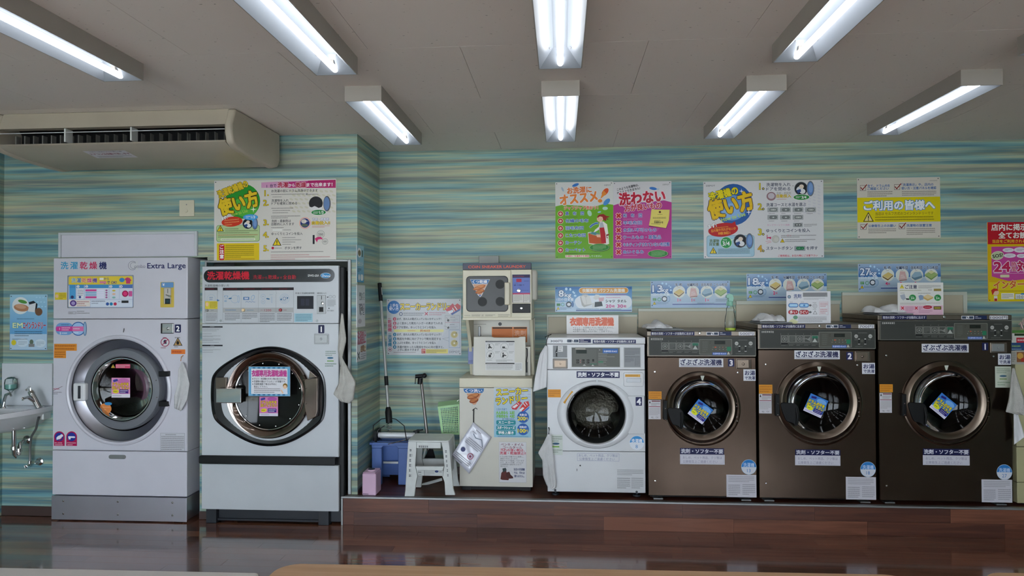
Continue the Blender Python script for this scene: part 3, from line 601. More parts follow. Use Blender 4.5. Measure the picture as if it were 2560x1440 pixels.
# prints
def f(p):
    for i, (ch, co) in enumerate(zip('洗濯乾燥機', ('3fa3cf', '3fa3cf', 'd23c68', 'd23c68', '28306a'))): p.text(ch, 497+i*78.5, 340, 62, co, b=.025)
stickr(m, f, Y, cA, name='lettering')
def f(p): p.text('Extra Large', 1205, 340, 46, '2a2f62', 312, b=.018)
stickr(m, f, Y, cA, name='lettering')
def f(p): p.ring(1085, 340, 37, 3, '777a90', 'd6d6da'); p.ring(1092, 340, 27, 3, '777a90', 'd6d6da'); p.rect(1110, 300, 1130, 380, 'd6d6da'); p.text('ombo', 1098, 344, 27, '8a8c9a', 92, b=0); p.line([(1098, 357), (1188, 357)], 2, '8a8c9a')
stickr(m, f, Y, cA, name='lettering')
def f(p):
    p.rr(555, 422, 1090, 684, 18, '8fa0c0'); p.rr(560, 427, 1085, 500, 14, 'ecd24a'); p.rect(560, 495, 1085, 525, '6f9fc8'); p.rr(560, 500, 1085, 680, 8, 'c9d2e6')
    for i, ch in enumerate('洗濯乾燥機'): p.text(ch, 585+i*43, 461, 38, ('5aa0d0', '3a6fb0', 'e07a4a', 'd5488a', '6a4aa0')[i], b=.03, out=('ffffff', .03))
    p.text('から', 850, 448, 22, '3a5f9a').text('まで OK!', 850, 478, 28, '3a3f8a', 105, b=.03); p.rr(815, 440, 848, 458, 4, 'f2f2f2').rr(815, 468, 870, 486, 4, 'e48aa8').ell(998, 458, 22, 18, '3f8fc8').poly([(1020, 450), (1040, 436), (1062, 442), (1076, 462), (1066, 468), (1066, 488), (1032, 488), (1032, 465)], 'd0457a')
    for a, b in ((568, 620), (625, 688), (694, 890), (895, 975), (980, 1085)): p.rect(a, 497, b, 525, '4f9bd2' if a != 980 else '5a7fc0'); p.rect(a, 525, b, 614, 'dfe6f2' if a > 568 else '58a8dc')
    for n_, xx in (('1', 640), ('2', 710), ('3', 908), ('4', 992)): p.ell(xx, 511, 11, 11, 'ffffff').text(n_, xx, 511, 15, '2a4a8a', al='c')
    for i in range(4): p.rect(700, 535+i*19, 790, 550+i*19, 'dd4f9c' if i in (0, 3) else '9ac0e0'); p.rect(792, 535+i*19, 852, 550+i*19, 'eeeeff'); p.ell(872, 543+i*19, 9, 7, 'b06aa0')
    for i in range(3): p.ell(932, 545+i*28, 14, 7, ('e8d05a', 'f0c0a0', '8ac8c0')[i])
    p.ell(1025, 570, 26, 26, 'b02058').ell(1025, 570, 17, 17, 'e84080'); p.rr(1052, 548, 1083, 592, 5, 'd860a0'); p.ell(592, 598, 13, 13, '3a3f6a'); p.rr(634, 530, 682, 610, 3, 'f2f4fa').ell(655, 598, 10, 10, '3a4f9a').fine(636, 535, 684, 590, 4, '56608a')
    p.rect(562, 620, 738, 676, 'efe7e0').ell(600, 648, 27, 25, '5a3a8a').ell(600, 648, 16, 15, 'b0a0d0').fine(630, 628, 730, 660, 2, 'b0304a').fine(630, 662, 720, 676, 1, 'c06a5a')
    p.rect(742, 620, 1083, 680, 'dfe8f4').fine(750, 624, 882, 640, 1, '32406a').fine(750, 642, 820, 656, 1, '4a5a80').ell(880, 654, 13, 13, '3a5fa8').ell(911, 654, 13, 13, '2f8fc0').ell(943, 654, 13, 13, 'd03a5a').rect(995, 626, 1052, 646, '33373a').fine(968, 628, 990, 642, 1, '3a4a6a')
stickr(m, f, Y, cA, 'yellow and blue operating panel with four numbered steps', 'control_panel', off=.003)
pb = MB(); a, b, c, d = R4(*px(cA, 552, 419, 1093, 687), Y); pb.prism(rrect(a, c, b, d, .006), Y-.002, Y+.001).build('panel_rim', ALU, m)
def f(p): p.rect(450, 560, 545, 620, 'e6cf3c').ell(466, 590, 12, 15, 'f0c8a0').fine(485, 566, 540, 616, 4, '6a5a30')
stickr(m, f, Y, cA)
def f(p): p.box(560, 718, 622, 736, 2, '555555').fine(566, 721, 618, 733, 1, '555555').fine(628, 708, 690, 720, 1, '555555', ragged=False).fine(628, 722, 732, 736, 1, '555555', ragged=False)
stickr(m, f, Y, cA)
# coin slot
a, b, c, d = R4(*px(cA, 1314, 474, 1424, 682), Y); cs = MB().prism(rrect(a, c, b, d, .006), Y-.003, Y+.001).build('coin_unit', noise_mat('yellow_plate', 'd8bd50', .4), m)
def f(p): p.rr(1318, 477, 1420, 520, 6, '6f9fd0').text('¥', 1338, 496, 22, 'ffffff', al='c').rect(1340, 522, 1400, 655, 'c9c5bc').box(1340, 522, 1400, 655, 3, '8a8880').rect(1370, 530, 1374, 565, '333333').rect(1350, 610, 1392, 655, '22282c').rect(1358, 618, 1384, 645, '2c4a50')
stickr(cs, f, Y-.003, cA, off=.001)
a, b = U(*px(cA, 1378, 588), Y-.006); MB().tube([(a-.016, Y-.012, b+.008), (a+.012, Y-.014, b-.002)], .004).lathe(a+.014, b-.004, [(0, Y-.018), (.008, Y-.017), (.009, Y-.004)], 16).build('return_lever', CHROME, cs)
def f(p):
    p.rr(455, 808, 600, 908, 45, '78a8d8').ell(640, 857, 57, 57, '2f5fa8').ell(640, 857, 50, 50, 'a8cdf0').ell(695, 857, 15, 58, '4f7fa8').ell(695, 857, 10, 50, 'a0bcd8'); p.rr(458, 838, 610, 877, 12, 'd8489c').rect(592, 838, 684, 877, 'e47ab4')
    p.fine(500, 815, 580, 834, 1, '3a6aa0').text('1', 488, 857, 18, 'ffffff').fine(505, 842, 575, 874, 2, 'ffffff').text('2', 488, 893, 18, 'ffffff').fine(505, 884, 580, 902, 1, 'ffffff').fine(600, 848, 672, 866, 1, 'ffffff').fine(600, 882, 660, 898, 1, 'ffffff')
stickr(m, f, Y, cA)
def f(p): p.rect(443, 980, 628, 1037, 'e8973c').rect(441, 1037, 540, 1097, 'e8973c').fine(448, 984, 620, 1034, 2, 'a8501c').fine(448, 1040, 535, 1094, 3, 'a8501c')
stickr(m, f, Y, cA, 'orange caution sticker')
def f(p): p.rr(1430, 822, 1480, 888, 6, '1f2450').text('2', 1455, 855, 44, 'ffffff', al='c', b=.04)
stickr(m, f, Y, cA, 'navy number sticker reading 2', 'number_label')
a, b, c, d = R4(*px(cA, 1318, 812, 1422, 896), Y); MB().box(a, b, Y-.006, Y, c, d).build('coin_return', BLACK, m, bevel=.002)
a, b, c, d = R4(*px(cA, 1330, 815, 1420, 892), Y-.006); MB().box(a, b, Y-.012, Y-.006, c, d).lathe((a+b)/2, (c+d)/2, [(0, Y-.02), (.009, Y-.019), (.011, Y-.012)], 18).build('coin_box_lock', CHROME, m, bevel=.002)
def f(p):
    p.ring(1350, 967, 36, 6, 'a83a5a', 'd9d9dc').ell(1350, 962, 12, 15, '3a3550').poly([(1336, 980), (1364, 980), (1358, 950)], '3a3550'); p.rect(1318, 964, 1382, 970, 'a83a5a', rot=45).fine(1332, 922, 1372, 936, 1, 'a83a5a').fine(1315, 1005, 1390, 1020, 1, 'a83a5a')
    p.warn(1455, 965, 38, 'c8a068').ell(1455, 972, 12, 14, '2a2420').fine(1430, 922, 1480, 938, 1, '333333').fine(1425, 998, 1485, 1012, 1, '333333')
    p.rect(1400, 1026, 1515, 1064, 'e8823c').fine(1406, 1031, 1510, 1059, 1, 'b8302c')
stickr(m, f, Y, cA)
def f(p): p.line([(432, 1365), (510, 1328)], 3, '553a50').fine(436, 1338, 500, 1360, 1, 'b03050').fine(432, 1370, 505, 1396, 2, '4a3a50')
stickr(m, f, Y, cA)
def f(p):
    for x_ in (405, 497):
        p.ell(x_+40, 395, 40, 40, 'b81f58').rect(x_, 395, x_+80, 464, 'b81f58').ell(x_+40, 397, 32, 33, '2a3c9a'); p.fine(x_+5, 436, x_+76, 448, 1, 'ffffff').fine(x_+8, 450, x_+70, 462, 1, 'ffffff')
    p.ell(445, 400, 22, 13, 'f2f2fa', rot=30).ell(463, 387, 11, 10, 'f2f2fa').rect(424, 400, 434, 418, 'f2f2fa').rect(418, 420, 475, 425, 'b81f58', rot=45); p.rr(512, 392, 562, 404, 5, 'f2f2fa').rect(515, 400, 530, 415, 'f2f2fa').ell(555, 399, 10, 6, 'f2f2fa')
stickr(m, f, Y, cB, 'pair of crimson prohibition stickers with white pictograms')
def f(p): p.rect(1203, 368, 1386, 502, 'cfd0d6').box(1203, 368, 1386, 502, 2, '9a9aa2').fine(1240, 374, 1340, 386, 1, '55555a').fine(1210, 388, 1380, 498, 8, '6a6a70')
stickr(m, f, Y, cB)
def f(p): p.ell(790, 1212-1212+185, 46, 40, 'e08a4a').poly([(745, 185), (835, 185), (815, 222), (790, 230), (765, 215)], 'e08a4a').ell(812, 148, 28, 12, '3f8fc8').fine(755, 165, 825, 200, 2, 'f0b080')
stickr(do, f, Y+.01, cB, 'orange round sticker on the glass', mat=INKG)
def f(p):
    p.rect(912, 1258, 1064, 1420, 'e9a0cc').rect(912, 1390, 1064, 1420, 'ece6f0').ell(1010, 1285, 50, 22, 'd478b8').rr(925, 1270, 965, 1290, 8, '4a4aa0', rot=15); p.text('ドラムの中を', 988, 1310, 29, 'f0d040', 130, al='c', b=.05, out=('9a1450', .05)).text('拭いて下さい', 988, 1340, 29, 'f0d040', 138, al='c', b=.05, out=('9a1450', .05))
    p.ell(948, 1369, 25, 16, 'f0dc3c').fine(930, 1362, 966, 1376, 1, '4a3a20').rr(978, 1353, 1052, 1386, 3, '54308a').fine(984, 1357, 1046, 1383, 2, 'ffffff').fine(920, 1398, 1050, 1412, 1, '9a8aa0')
stickr(do, f, Y+.012, cA, 'pink wipe-the-drum sticker', mat=INKG)
def f(p): p.warn(925, 1163, 20, 'e8c050').rr(945, 1146, 1066, 1180, 6, 'd8587a').fine(950, 1150, 1060, 1176, 2, 'f8e0e4')
stickr(do, f, Y-.0, cA, mat=INKG)
# ================================================================ DWD white combo machine
Y = 5.0; x0, x1 = -2.742+.012, -1.668
m = thing('washer_dryer', 'white washer-dryer with black oval door bezel and black header band, numbered 1', 'washing machine', ((x0+x1)/2, Y+.3, 0), 'combined washer-dryers at the left')
_, ztop = U(675, 665, Y); _, zdv = U(675, 809, Y); _, zd2 = U(675, 1141, Y); _, zb = U(675, 1276, Y); _, zh0 = U(675, 1162, Y)
MB().box(x0, x1, Y, Y+.03, zdv+.0015, ztop).build('upper_panel', DWHITE, m, bevel=.004)
MB().box(x0, x1, Y, Y+.03, zb, zh0).build('lower_panel', DWHITE, m, bevel=.004)
cx, cz = U(674, 990, Y)
mb = MB(); shell(mb, x0, x1, zd2+.0015, zdv-.0015, Y, Y+.03, cx, cz, .30, c=.003, n=96, lip=.028); mb.build('front_panel', DWHITE, m)
MB().box(x0+.012, x1+.03, Y+.032, Y+.10, .11, ztop-.01).build('side_body', BLACK, m, bevel=.004)
drum('drum', cx, cz, .29, Y+.10, Y+.5, m)
MB().box(x0+.012, x1+.03, Y+.55, 5.9, .11, ztop-.02).build('rear_body', BLACK, m)
a, b, c, d = R4(498, 1141, 839, 1161, Y-.02); MB().prism(rrect(a, c, b, d, .012), Y-.03, Y+.002).build('handle_bar', BLACK, m, bevel=.006, seg=3)
MB().box(x0+.03, x0+.11, Y+.01, Y+.09, 0, zb).build('foot', BASEBK, m, bevel=.003); MB().box(x1-.16, x1-.08, Y+.01, Y+.09, 0, zb).build('foot', BASEBK, m, bevel=.003)
MB().box(x0+.11, x1-.16, Y+.05, Y+.07, .015, zb-.005).box(x1-.08, x1+.03, Y+.05, Y+.07, .015, zb-.005).box(x0+.11, x1-.16, Y+.03, Y+.05, .015, .03).build('base_rail', BASEBK, m, bevel=.002)
a, b, c, d = R4(510, 673, 836.5, 705.5, Y); hd = MB().prism(rrect(a, c, b, d, (d-c)/2-.002, 10), Y-.004, Y+.001).build('header_band', RUBBER, m)
def f(p):
    p.text('洗濯乾燥機', 145, 187, 78, 'd8283c', 395, b=.035); p.text('洗濯', 577, 200, 42, 'd8283c', 82, b=.01).text('から', 664, 207, 26, 'd8283c', 50, b=.01).text('乾燥', 722, 200, 42, 'd8283c', 80, b=.01).text('まで', 806, 207, 26, 'd8283c', 48, b=.01).text('全自動', 862, 200, 42, 'd8283c', 122, b=.01)
    p.text('DWD-25A', 1100, 185, 20, 'e8e8e8', 104, b=.03); p.ell(1266, 185, 49, 26, 'e8e8ee').ell(1266, 185, 46, 23, '3a8fc8').text('D', 1236, 185, 22, 'ffffff', 17, b=.03).text('aiwa', 1256, 188, 17, 'ffffff', 52, b=.03)
stickr(hd, f, Y-.004, cC, name='lettering', off=.0006)
def f(p):
    p.text('洗濯乾燥機の使い方', 118, 281, 23, '303236', 232, b=.01)
    for (a, b_) in ((120, 242), (292, 963)):
        p.box(a, 298, b_, 630, 2, '8a8f94'); p.rect(a, 300, b_, 325, '2a2024'); p.rect(a+2, 490, b_-2, 535, 'b5b7b7')
    p.fine(130, 304, 235, 320, 1, '8a2030'); 
    for i, xx in enumerate((300, 470, 640, 805)): p.fine(xx+20, 304, xx+140, 320, 1, '8a2030')
    for xx in (465, 629, 795): p.line([(xx, 327), (xx, 340), (xx+7, 352), (xx, 364), (xx, 630)], 1.6, '8a8f94')
    B = '4a7ab0'; p.ring(182, 404, 41, 2.5, 'a8bcd0', 'c9ced2').fine(165, 385, 200, 420, 2, B); p.loc([(-14, -12), (14, 0), (-14, 12)], 250, 421, '5a8ac0')
    p.poly([(303, 378), (316, 372), (330, 372), (343, 378), (341, 390), (335, 388), (335, 408), (312, 408), (312, 388), (305, 390)], '9ab4cc').poly([(316, 376), (330, 376), (331, 404), (315, 404)], 'c9ced2'); p.ring(405, 408, 38, 2.5, '8ab0d0', 'c9ced2').ell(441, 408, 10, 36, '8ab0d0').ell(441, 408, 7, 32, 'c9ced2').ell(362, 402, 17, 6, '2f6a98', rot=10).rr(306, 420, 330, 434, 3, '9ab4cc')
    p.rr(486, 388, 542, 416, 3, B).text('洗剤', 514, 402, 18, 'ffffff', al='c').ell(575, 395, 17, 27, '8ab0d0', rot=-25).ell(575, 395, 13, 22, 'c9ced2', rot=-25).line([(506, 438), (520, 430), (534, 438), (548, 430), (562, 438), (576, 430), (590, 438), (600, 434)], 3, B)
    p.ring(674, 383, 22, 2, '8ab0d0', 'c9ced2').ring(674, 433, 20, 2, '8ab0d0', 'c9ced2').text('500', 674, 383, 10, '7a9ab8', al='c', b=0).text('100', 674, 433, 9, '7a9ab8', al='c', b=0).ell(720, 406, 18, 6, '2f6a98', rot=-10).box(751, 388, 761, 442, 2, '8ab0d0').fine(736, 362, 776, 370, 1, '7a9ab8')
    p.ring(876, 404, 46, 2, '8ab0d0', 'c9ced2').ring(876, 404, 31, 2, '8ab0d0', 'c9ced2').ring(876, 404, 17, 4, B, 'c9ced2').loc([(-10, -10), (10, -10), (0, 10)], 845, 408, '2f6a98').loc([(-9, 10), (9, 10), (0, -8)], 905, 402, '2f6a98')
    p.fine(316, 502, 438, 522, 1, '5a88b8').fine(520, 505, 590, 522, 1, '6a8fb0').text('1200', 685, 513, 22, 'b03848', 66, b=0).fine(652, 507, 676, 520, 1, 'b06a70').fine(866, 505, 928, 520, 1, '9a4a58').fine(180, 508, 230, 522, 1, '808488')
    p.fine(132, 540, 236, 616, 6, '35383c').fine(310, 538, 455, 612, 5, '35383c').fine(475, 538, 620, 600, 4, '35383c').fine(642, 538, 785, 628, 6, '35383c').fine(806, 538, 945, 614, 5, '35383c')
    p.text('料金と洗濯乾燥時間', 980, 353, 18, '35383c', 178, b=.01).text('硬貨投入口', 1186, 353, 17, '35383c', 85, b=.01)
    p.rect(995, 378, 1152, 502, '5a5c5e').rect(998, 381, 1149, 499, '1e2028').rr(1030, 405, 1068, 470, 4, '2c3040').rr(1075, 405, 1112, 470, 4, '2c3040')
    p.ring(1311, 386, 15, 2, '7a7e82', 'c9ced2').ring(1346, 386, 15, 2, '7a7e82', 'c9ced2').loc([(7, -8), (7, 8), (-7, 0)], 1283, 390, '2a2c30').loc([(-7, -6), (7, -6), (0, 7)], 1298, 494, '2a2c30').text('釣り銭切', 1282, 518, 14, '35383c', 62, b=0).fine(1282, 412, 1362, 478, 5, '6a6e72')
stickr(m, f, Y, cC, 'printed instruction panel in steps', 'control_print')
def f(p): p.rect(124, 428, 242, 502, 'e2cf48').ell(143, 458, 14, 20, 'f0c8a0').fine(168, 434, 238, 494, 5, '6a6030')
stickr(m, f, Y, cC, 'yellow sticker', off=.003)
def f(p): p.rect(970, 543, 1143, 625, 'a3cdda').fine(982, 550, 1132, 618, 5, '30607e')
stickr(m, f, Y, cC, 'light blue sticker', off=.002)
for (q, mt, r_) in (((146, 515), ALU, .004), ((489, 512), BTNL, .005), ((840, 512), BTNR, .005)):
    a, b = U(*px(cC, *q), Y); MB().lathe(a, b, [(0, Y-.014), (r_*2, Y-.013), (r_*2.4, Y-.009), (r_*2.6, Y)], 20).build('button', mt, m)
for q in ((273, 612), (1185, 614)):
    a, b = U(*px(cC, *q), Y); MB().lathe(a, b, [(0, Y-.006), (.007, Y-.006), (.009, Y)], 20).build('panel_lock', CHROME, m)
a, b, c, d = R4(*px(cC, 1184, 372, 1270, 547), Y); cu = MB().prism(rrect(a, c, b, d, .006), Y-.005, Y+.001).build('coin_unit', ALU, m, bevel=.002)
def f(p): p.rect(1224, 378, 1230, 412, '222222').rect(1203, 483, 1245, 530, '3a3c3c').rect(1208, 488, 1240, 526, '101214').ell(1238, 448, 13, 11, '8a8c8c')
stickr(cu, f, Y-.005, cC, off=.0005)
a, b = U(*px(cC, 1238, 448), Y-.005); MB().lathe(a, b, [(0, Y-.018), (.01, Y-.016), (.012, Y-.005)], 18).build('return_knob', CHROME, cu)
def f(p): p.rr(1196, 654, 1254, 732, 8, '20244c').text('1', 1225, 693, 52, 'ffffff', al='c', b=.05)
stickr(m, f, Y, cC, 'navy number sticker reading 1', 'number_label')
a, b, c, d = R4(*px(cC, 1160, 738, 1296, 834), Y); MB().box(a, b, Y-.006, Y, c, d).build('coin_box', ALU, m, bevel=.002)
MB().box(a+.008, b-.008, Y-.012, Y-.006, c+.008, d-.008).lathe((a+b)/2, (c+d)/2, [(0, Y-.018), (.008, Y-.017), (.009, Y-.012)], 18).build('coin_box_lock', ALU, m, bevel=.002)
def f(p): p.fine(1265, 895, 1362, 950, 3, '4a7a58').ell(1310, 966, 30, 9, '3f6f90').rect(1280, 990, 1342, 1000, '7aa85a').fine(1260, 1012, 1368, 1052, 2, '4a7a58')
stickr(m, f, Y, cC)
def f(p):
    p.rect(97, 665, 290, 679, '35383c').rect(97, 841, 290, 855, '35383c').fine(170, 668, 222, 676, 1, 'e0e0e0').fine(175, 844, 220, 852, 1, 'e0e0e0')
    for yy, n_ in ((685, 2), (706, 1), (732, 1), (752, 2), (780, 3), (815, 1), (862, 1), (884, 2), (908, 1)): p.fine(100, yy, 270, yy+n_*9, n_, '70757a')
stickr(m, f, Y, cC)
for q in (765, 1160):
    a, b = U(*px(cC, 250+q*.0+ (0 if q == 765 else 950), 90), Y)
# black bezel, chrome door ring, hinge, latch
oct_ = [(527, 957), (531, 936), (552, 914), (593, 889), (635, 870), (675, 864.5), (715, 870), (757, 889), (797, 921), (811, 944), (815, 980), (813, 1040), (800, 1061), (757, 1092), (717, 1111), (673, 1118), (630, 1111), (583, 1087), (545, 1060), (531, 1042), (526, 1000)]
ow = smoothpoly([U(*q, Y-.01) for q in oct_], 2); ccx = sum(p[0] for p in ow)/len(ow); ccz = sum(p[1] for p in ow)/len(ow)
def loft(rings, mat, name, parent, smooth=True, cap=False):
    n = len(rings[0]); mb = MB(); mb.add([p for r_ in rings for p in r_], [(j*n+k, j*n+(k+1) % n, (j+1)*n+(k+1) % n, (j+1)*n+k) for j in range(len(rings)-1) for k in range(n)]+([tuple(range((len(rings)-1)*n, len(rings)*n))] if cap else [])); return mb.build(name, mat, parent, smooth=smooth)
sc = lambda s, yy: [(ccx+(p[0]-ccx)*s, yy, ccz+(p[1]-ccz)*s) for p in ow]
def circ(r, yy, n): 
    out = []
    for p in ow: a = math.atan2(p[1]-cz, p[0]-cx); out.append((cx+r*math.cos(a), yy, cz+r*math.sin(a)))
    return out
loft([sc(1.0, Y), sc(.995, Y-.012), sc(.975, Y-.014), sc(.95, Y-.004), circ(.30, Y+.006, 0), circ(.285, Y+.06, 0)], RUBBER, 'door_bezel', m)
dr = MB().lathe(cx-.002, cz+.01, [(.322, Y+.0), (.326, Y-.022), (.316, Y-.04), (.288, Y-.034), (.268, Y-.016), (.262, Y-.004)], 96).build('door_ring', BROWNCH, m)
MB().lathe(cx-.002, cz+.01, [(.264, Y-.012), (.262, Y-.02), (.256, Y-.018), (.256, Y)], 96).build('inner_rim', CHROME, dr)
MB().lathe(cx-.002, cz+.01, [(.262, Y-.008), (.258, Y-.006), (.0005, Y-.002)], 64).build('door_glass', GL_BLK, dr)
for k in range(12):
    a = math.radians(k*30+12); MB().lathe(cx+.241*math.cos(a), cz+.01+.241*math.sin(a), [(0, Y-.012), (.004, Y-.011), (.006, Y-.006)], 10).build('screw', CHROME, dr)
MB().prism([U(*px(cC, *q), Y-.03) for q in ((1068, 1165), (1195, 1152), (1195, 1470), (1178, 1520), (1100, 1560), (1068, 1400), (1078, 1280))], Y-.045, Y-.005).build('hinge', BROWNCH, m, bevel=.004)
MB().prism([U(*px(cC, *q), Y-.02) for q in ((1120, 1085), (1195, 1150), (1110, 1155))], Y-.03, Y-.002).build('hinge_cover', BROWNCH, m, bevel=.003)
for q in ((1062, 1175), (1080, 1248), (1082, 1395)):
    a, b = U(*px(cC, *q), Y-.045); MB().sphere((a, Y-.045, b), .006, 8).build('screw', CHROME, m)
a, b, c, d = R4(*px(cC, 229, 1150, 332, 1260), Y-.02); MB().box(a, b, Y-.03, Y-.004, c, d).build('latch_plate', BROWNCH, m, bevel=.003)
a, b, c, d = R4(*px(cC, 228, 1254, 468, 1394), Y-.07); MB().box(a, b, Y-.075, Y-.035, c, d).build('door_handle', CHROME, m, bevel=.006)
ps = thing('door_notice', 'blue-bordered laminated notice with pink heading on the black door of machine 1', 'sign', U3(673, 990, Y-.05))
a, b, c, d = R4(*px(cC, 535, 1048, 930, 1328), Y-.046); MB().box(a, b, Y-.046, Y-.0435, c, d).build('sheet', LAMIN, ps, smooth=False)
p = Print(Y-.046, cC, off=.0004)
p.rect(537, 1050, 928, 1326, '5aa6d0').rect(560, 1068, 905, 1308, 'e6e6ea').box(545, 1058, 920, 1318, 3, 'a8d4ea')
for i in range(7): p.rr(575+i*47, 1056, 600+i*47, 1066, 3, '2a6a98').rr(575+i*47, 1310, 600+i*47, 1320, 3, '2a6a98')
p.text('衣類専用洗濯乾燥機', 732, 1112, 62, 'd04a9a', 330, al='c', b=.045, out=('7a2a6a', .012))
for t_, yy, h_, w_ in (('※ マット・布団類の大きい物は洗えません。', 1163, 20, 318), ('※ 洗濯物の量はドラムの１つが適量です。', 1188, 20, 316), ('※ 洗濯乾燥終了後はお早めに', 1213, 20, 230), ('取出して下さい。', 1238, 20, 128)): p.text(t_, 572 if t_[0] == '※' else 588, yy, h_, '2a2430', w_, b=.015)
p.fine(588, 1250, 836, 1300, 3, '4a4450').ell(883, 1230, 22, 24, '8a6a2a').ell(881, 1240, 16, 18, 'f0c8a4').poly([(862, 1305), (868, 1270), (885, 1258), (903, 1272), (908, 1305)], 'dce8f4').poly([(838, 1270), (850, 1268), (870, 1298), (858, 1304)], 'f0c8a4').build('print', ps, INKG)
def f(p):
    p.rect(638, 1333, 815, 1517, 'e08ac0').rect(638, 1490, 815, 1517, 'e0dce8').ell(760, 1355, 45, 20, 'c060b0').rr(650, 1345, 695, 1365, 8, '4a4aa0', rot=15); p.text('ドラムの中を', 728, 1385, 30, 'f0d040', 150, al='c', b=.05, out=('7a1440', .05)).text('拭いて下さい', 728, 1415, 30, 'f0d040', 155, al='c', b=.05, out=('7a1440', .05))
    p.ell(680, 1462, 28, 17, 'f0dc3c', rot=8).fine(660, 1455, 700, 1470, 1, '4a3a20').rr(718, 1445, 800, 1482, 3, '4a2c8a').fine(724, 1450, 794, 1478, 2, 'ffffff').fine(650, 1497, 800, 1510, 1, '9a8aa0')
stickr(dr, f, Y-.012, cC, 'pink wipe-the-drum sticker', mat=INKG)
# ================================================================ shoe dryer over shoe washer
Ys = 5.25
m = thing('shoe_dryer', 'cream coin shoe dryer with dark window and navy header, fixed above the shoe washer', 'dryer', U3(1243, 800, Ys))
Yd = 5.22
a, b, c, d = R4(1156.5, 674, 1329, 799, Yd); bx = MB().box(a, b, Yd, YB-.02, c, d).build('cabinet', CREAM, m, bevel=.006)
a2, b2, c2, d2 = R4(1157, 657.5, 1327.5, 674.5, Yd); hb = MB().box(a2, b2, Yd-.002, Yd+.1, d+.0005, d2).build('header_band', noise_mat('navy_band', '1c2040', .35), m, bevel=.002)
def f(p): p.text('COIN SNEAKER LAUNDRY', 138, 122, 31, 'e0604a', 642, b=.035)
stickr(hb, f, Yd-.002, cE, name='lettering')
a, b, c, d = R4(*px(cE, 80, 160, 620, 690), Yd); MB().box(a, b, Yd-.02, Yd, c, d).build('door', CREAM, m, bevel=.005)
a, b, c, d = R4(*px(cE, 115, 225, 587, 627), Yd-.02); MB().prism(rrect(a, c, b, d, .03, 8), Yd-.024, Yd-.019).build('door_gasket', BLACK, m, bevel=.002)
wn = MB().prism(rrect(a+.006, c+.006, b-.006, d-.006, .026, 8), Yd-.026, Yd-.0235).build('window_pane', noise_mat('dark_window', '232321', .35), m)
for q in ((495, 318), (497, 512), (297, 515)): stickr(wn, lambda p: p.ell(*q, 52, 52, '131311'), Yd-.026, cE, name='fan_hole', off=.0006)
def f(p):
    p.poly([(156, 262), (382, 262), (290, 445), (272, 462), (248, 445)], 'd8d8dc').poly([(162, 267), (376, 267), (354, 312), (186, 312)], '2f6fae').text('くつ乾燥', 268, 290, 36, 'ffffff', 165, al='c', b=.03); p.poly([(190, 318), (350, 318), (285, 436), (268, 452), (254, 436)], 'd8a888').ell(262, 355, 72, 24, 'b86a3a', rot=18).ell(258, 350, 60, 15, 'd8905a', rot=18).ell(270, 400, 52, 22, 'a85a2c', rot=14).ell(268, 396, 42, 14, 'd0854c', rot=14).line([(200, 362), (240, 348), (300, 368)], 3, '5a2a14').line([(222, 402), (262, 392), (310, 405)], 3, '5a2a14').poly([(255, 436), (285, 436), (269, 456)], '3a5fa8')
stickr(wn, f, Yd-.026, cE, 'triangular shoe pictogram sticker', off=.0012)
a, b, c, d = R4(*px(cE, 545, 297, 605, 552), Yd-.05); MB().box(a, b, Yd-.055, Yd-.025, c, d).build('handle', noise_mat('champagne_plastic', 'c9c1a8', .3), m, bevel=.008, seg=3)
def f(p): p.fine(92, 664, 162, 676, 1, '4a463e', ragged=False).fine(175, 656, 275, 680, 2, '5a564c').fine(290, 656, 312, 680, 2, '5a564c').fine(330, 656, 440, 680, 2, '5a564c').fine(472, 652, 605, 684, 3, '5a564c')
stickr(m, f, Yd-.02, cE)
def f(p):
    p.rect(634, 208, 834, 524, '3a3a5a').rect(638, 213, 831, 244, '2c2450').fine(645, 220, 822, 238, 1, 'a03a5a').rect(638, 244, 831, 415, '6a7cc0').rr(678, 256, 737, 293, 3, 'b02a4a').text('20', 650, 327, 19, '1f2850', b=.02).text('分', 684, 327, 14, '1f2850').text('100', 706, 327, 19, '1f2850', b=.02).text('円', 752, 327, 14, '1f2850').fine(652, 300, 730, 310, 1, '2a3a70').fine(765, 274, 820, 288, 1, '1f2a58', ragged=False).fine(740, 380, 822, 392, 1, '3a4a8a').rect(638, 415, 831, 432, 'c04a6a')
    p.rect(640, 432, 831, 522, 'd8d4cc').rect(756, 432, 759, 522, '5a5a5a').fine(650, 440, 745, 510, 6, '7a7a76').fine(764, 440, 825, 510, 6, '7a7a76')
stickr(m, f, Yd, cE, 'blue price panel', 'price_panel', off=.002)
a, b = U(*px(cE, 708, 388), Yd); MB().lathe(a, b, [(0, Yd-.02), (.013, Yd-.018), (.016, Yd-.006), (.018, Yd-.001)], 20).build('timer_knob', CHROME, m)
a, b, c, d = R4(*px(cE, 634, 536, 838, 640), Yd); MB().box(a, b, Yd-.012, Yd, c, d).build('coin_box', BLACK, m, bevel=.004)
a, b = U(*px(cE, 736, 587), Yd-.012); MB().lathe(a, b, [(0, Yd-.02), (.008, Yd-.019), (.01, Yd-.012)], 18).build('lock', CHROME, m)
a, b, c, d = R4(1157.5, 795, 1329, 799.5, Yd); MB().box(a, b, Yd-.024, Yd+.002, c-.002, c+.02).build('bottom_lip', CREAM, m, bevel=.003)
a, b, c, d = R4(1331, 676, 1343, 751, 5.45); MB().box(a-.012, b, 5.38, 5.60, c, d).build('side_housing', CREAMW, m, bevel=.018, seg=4)
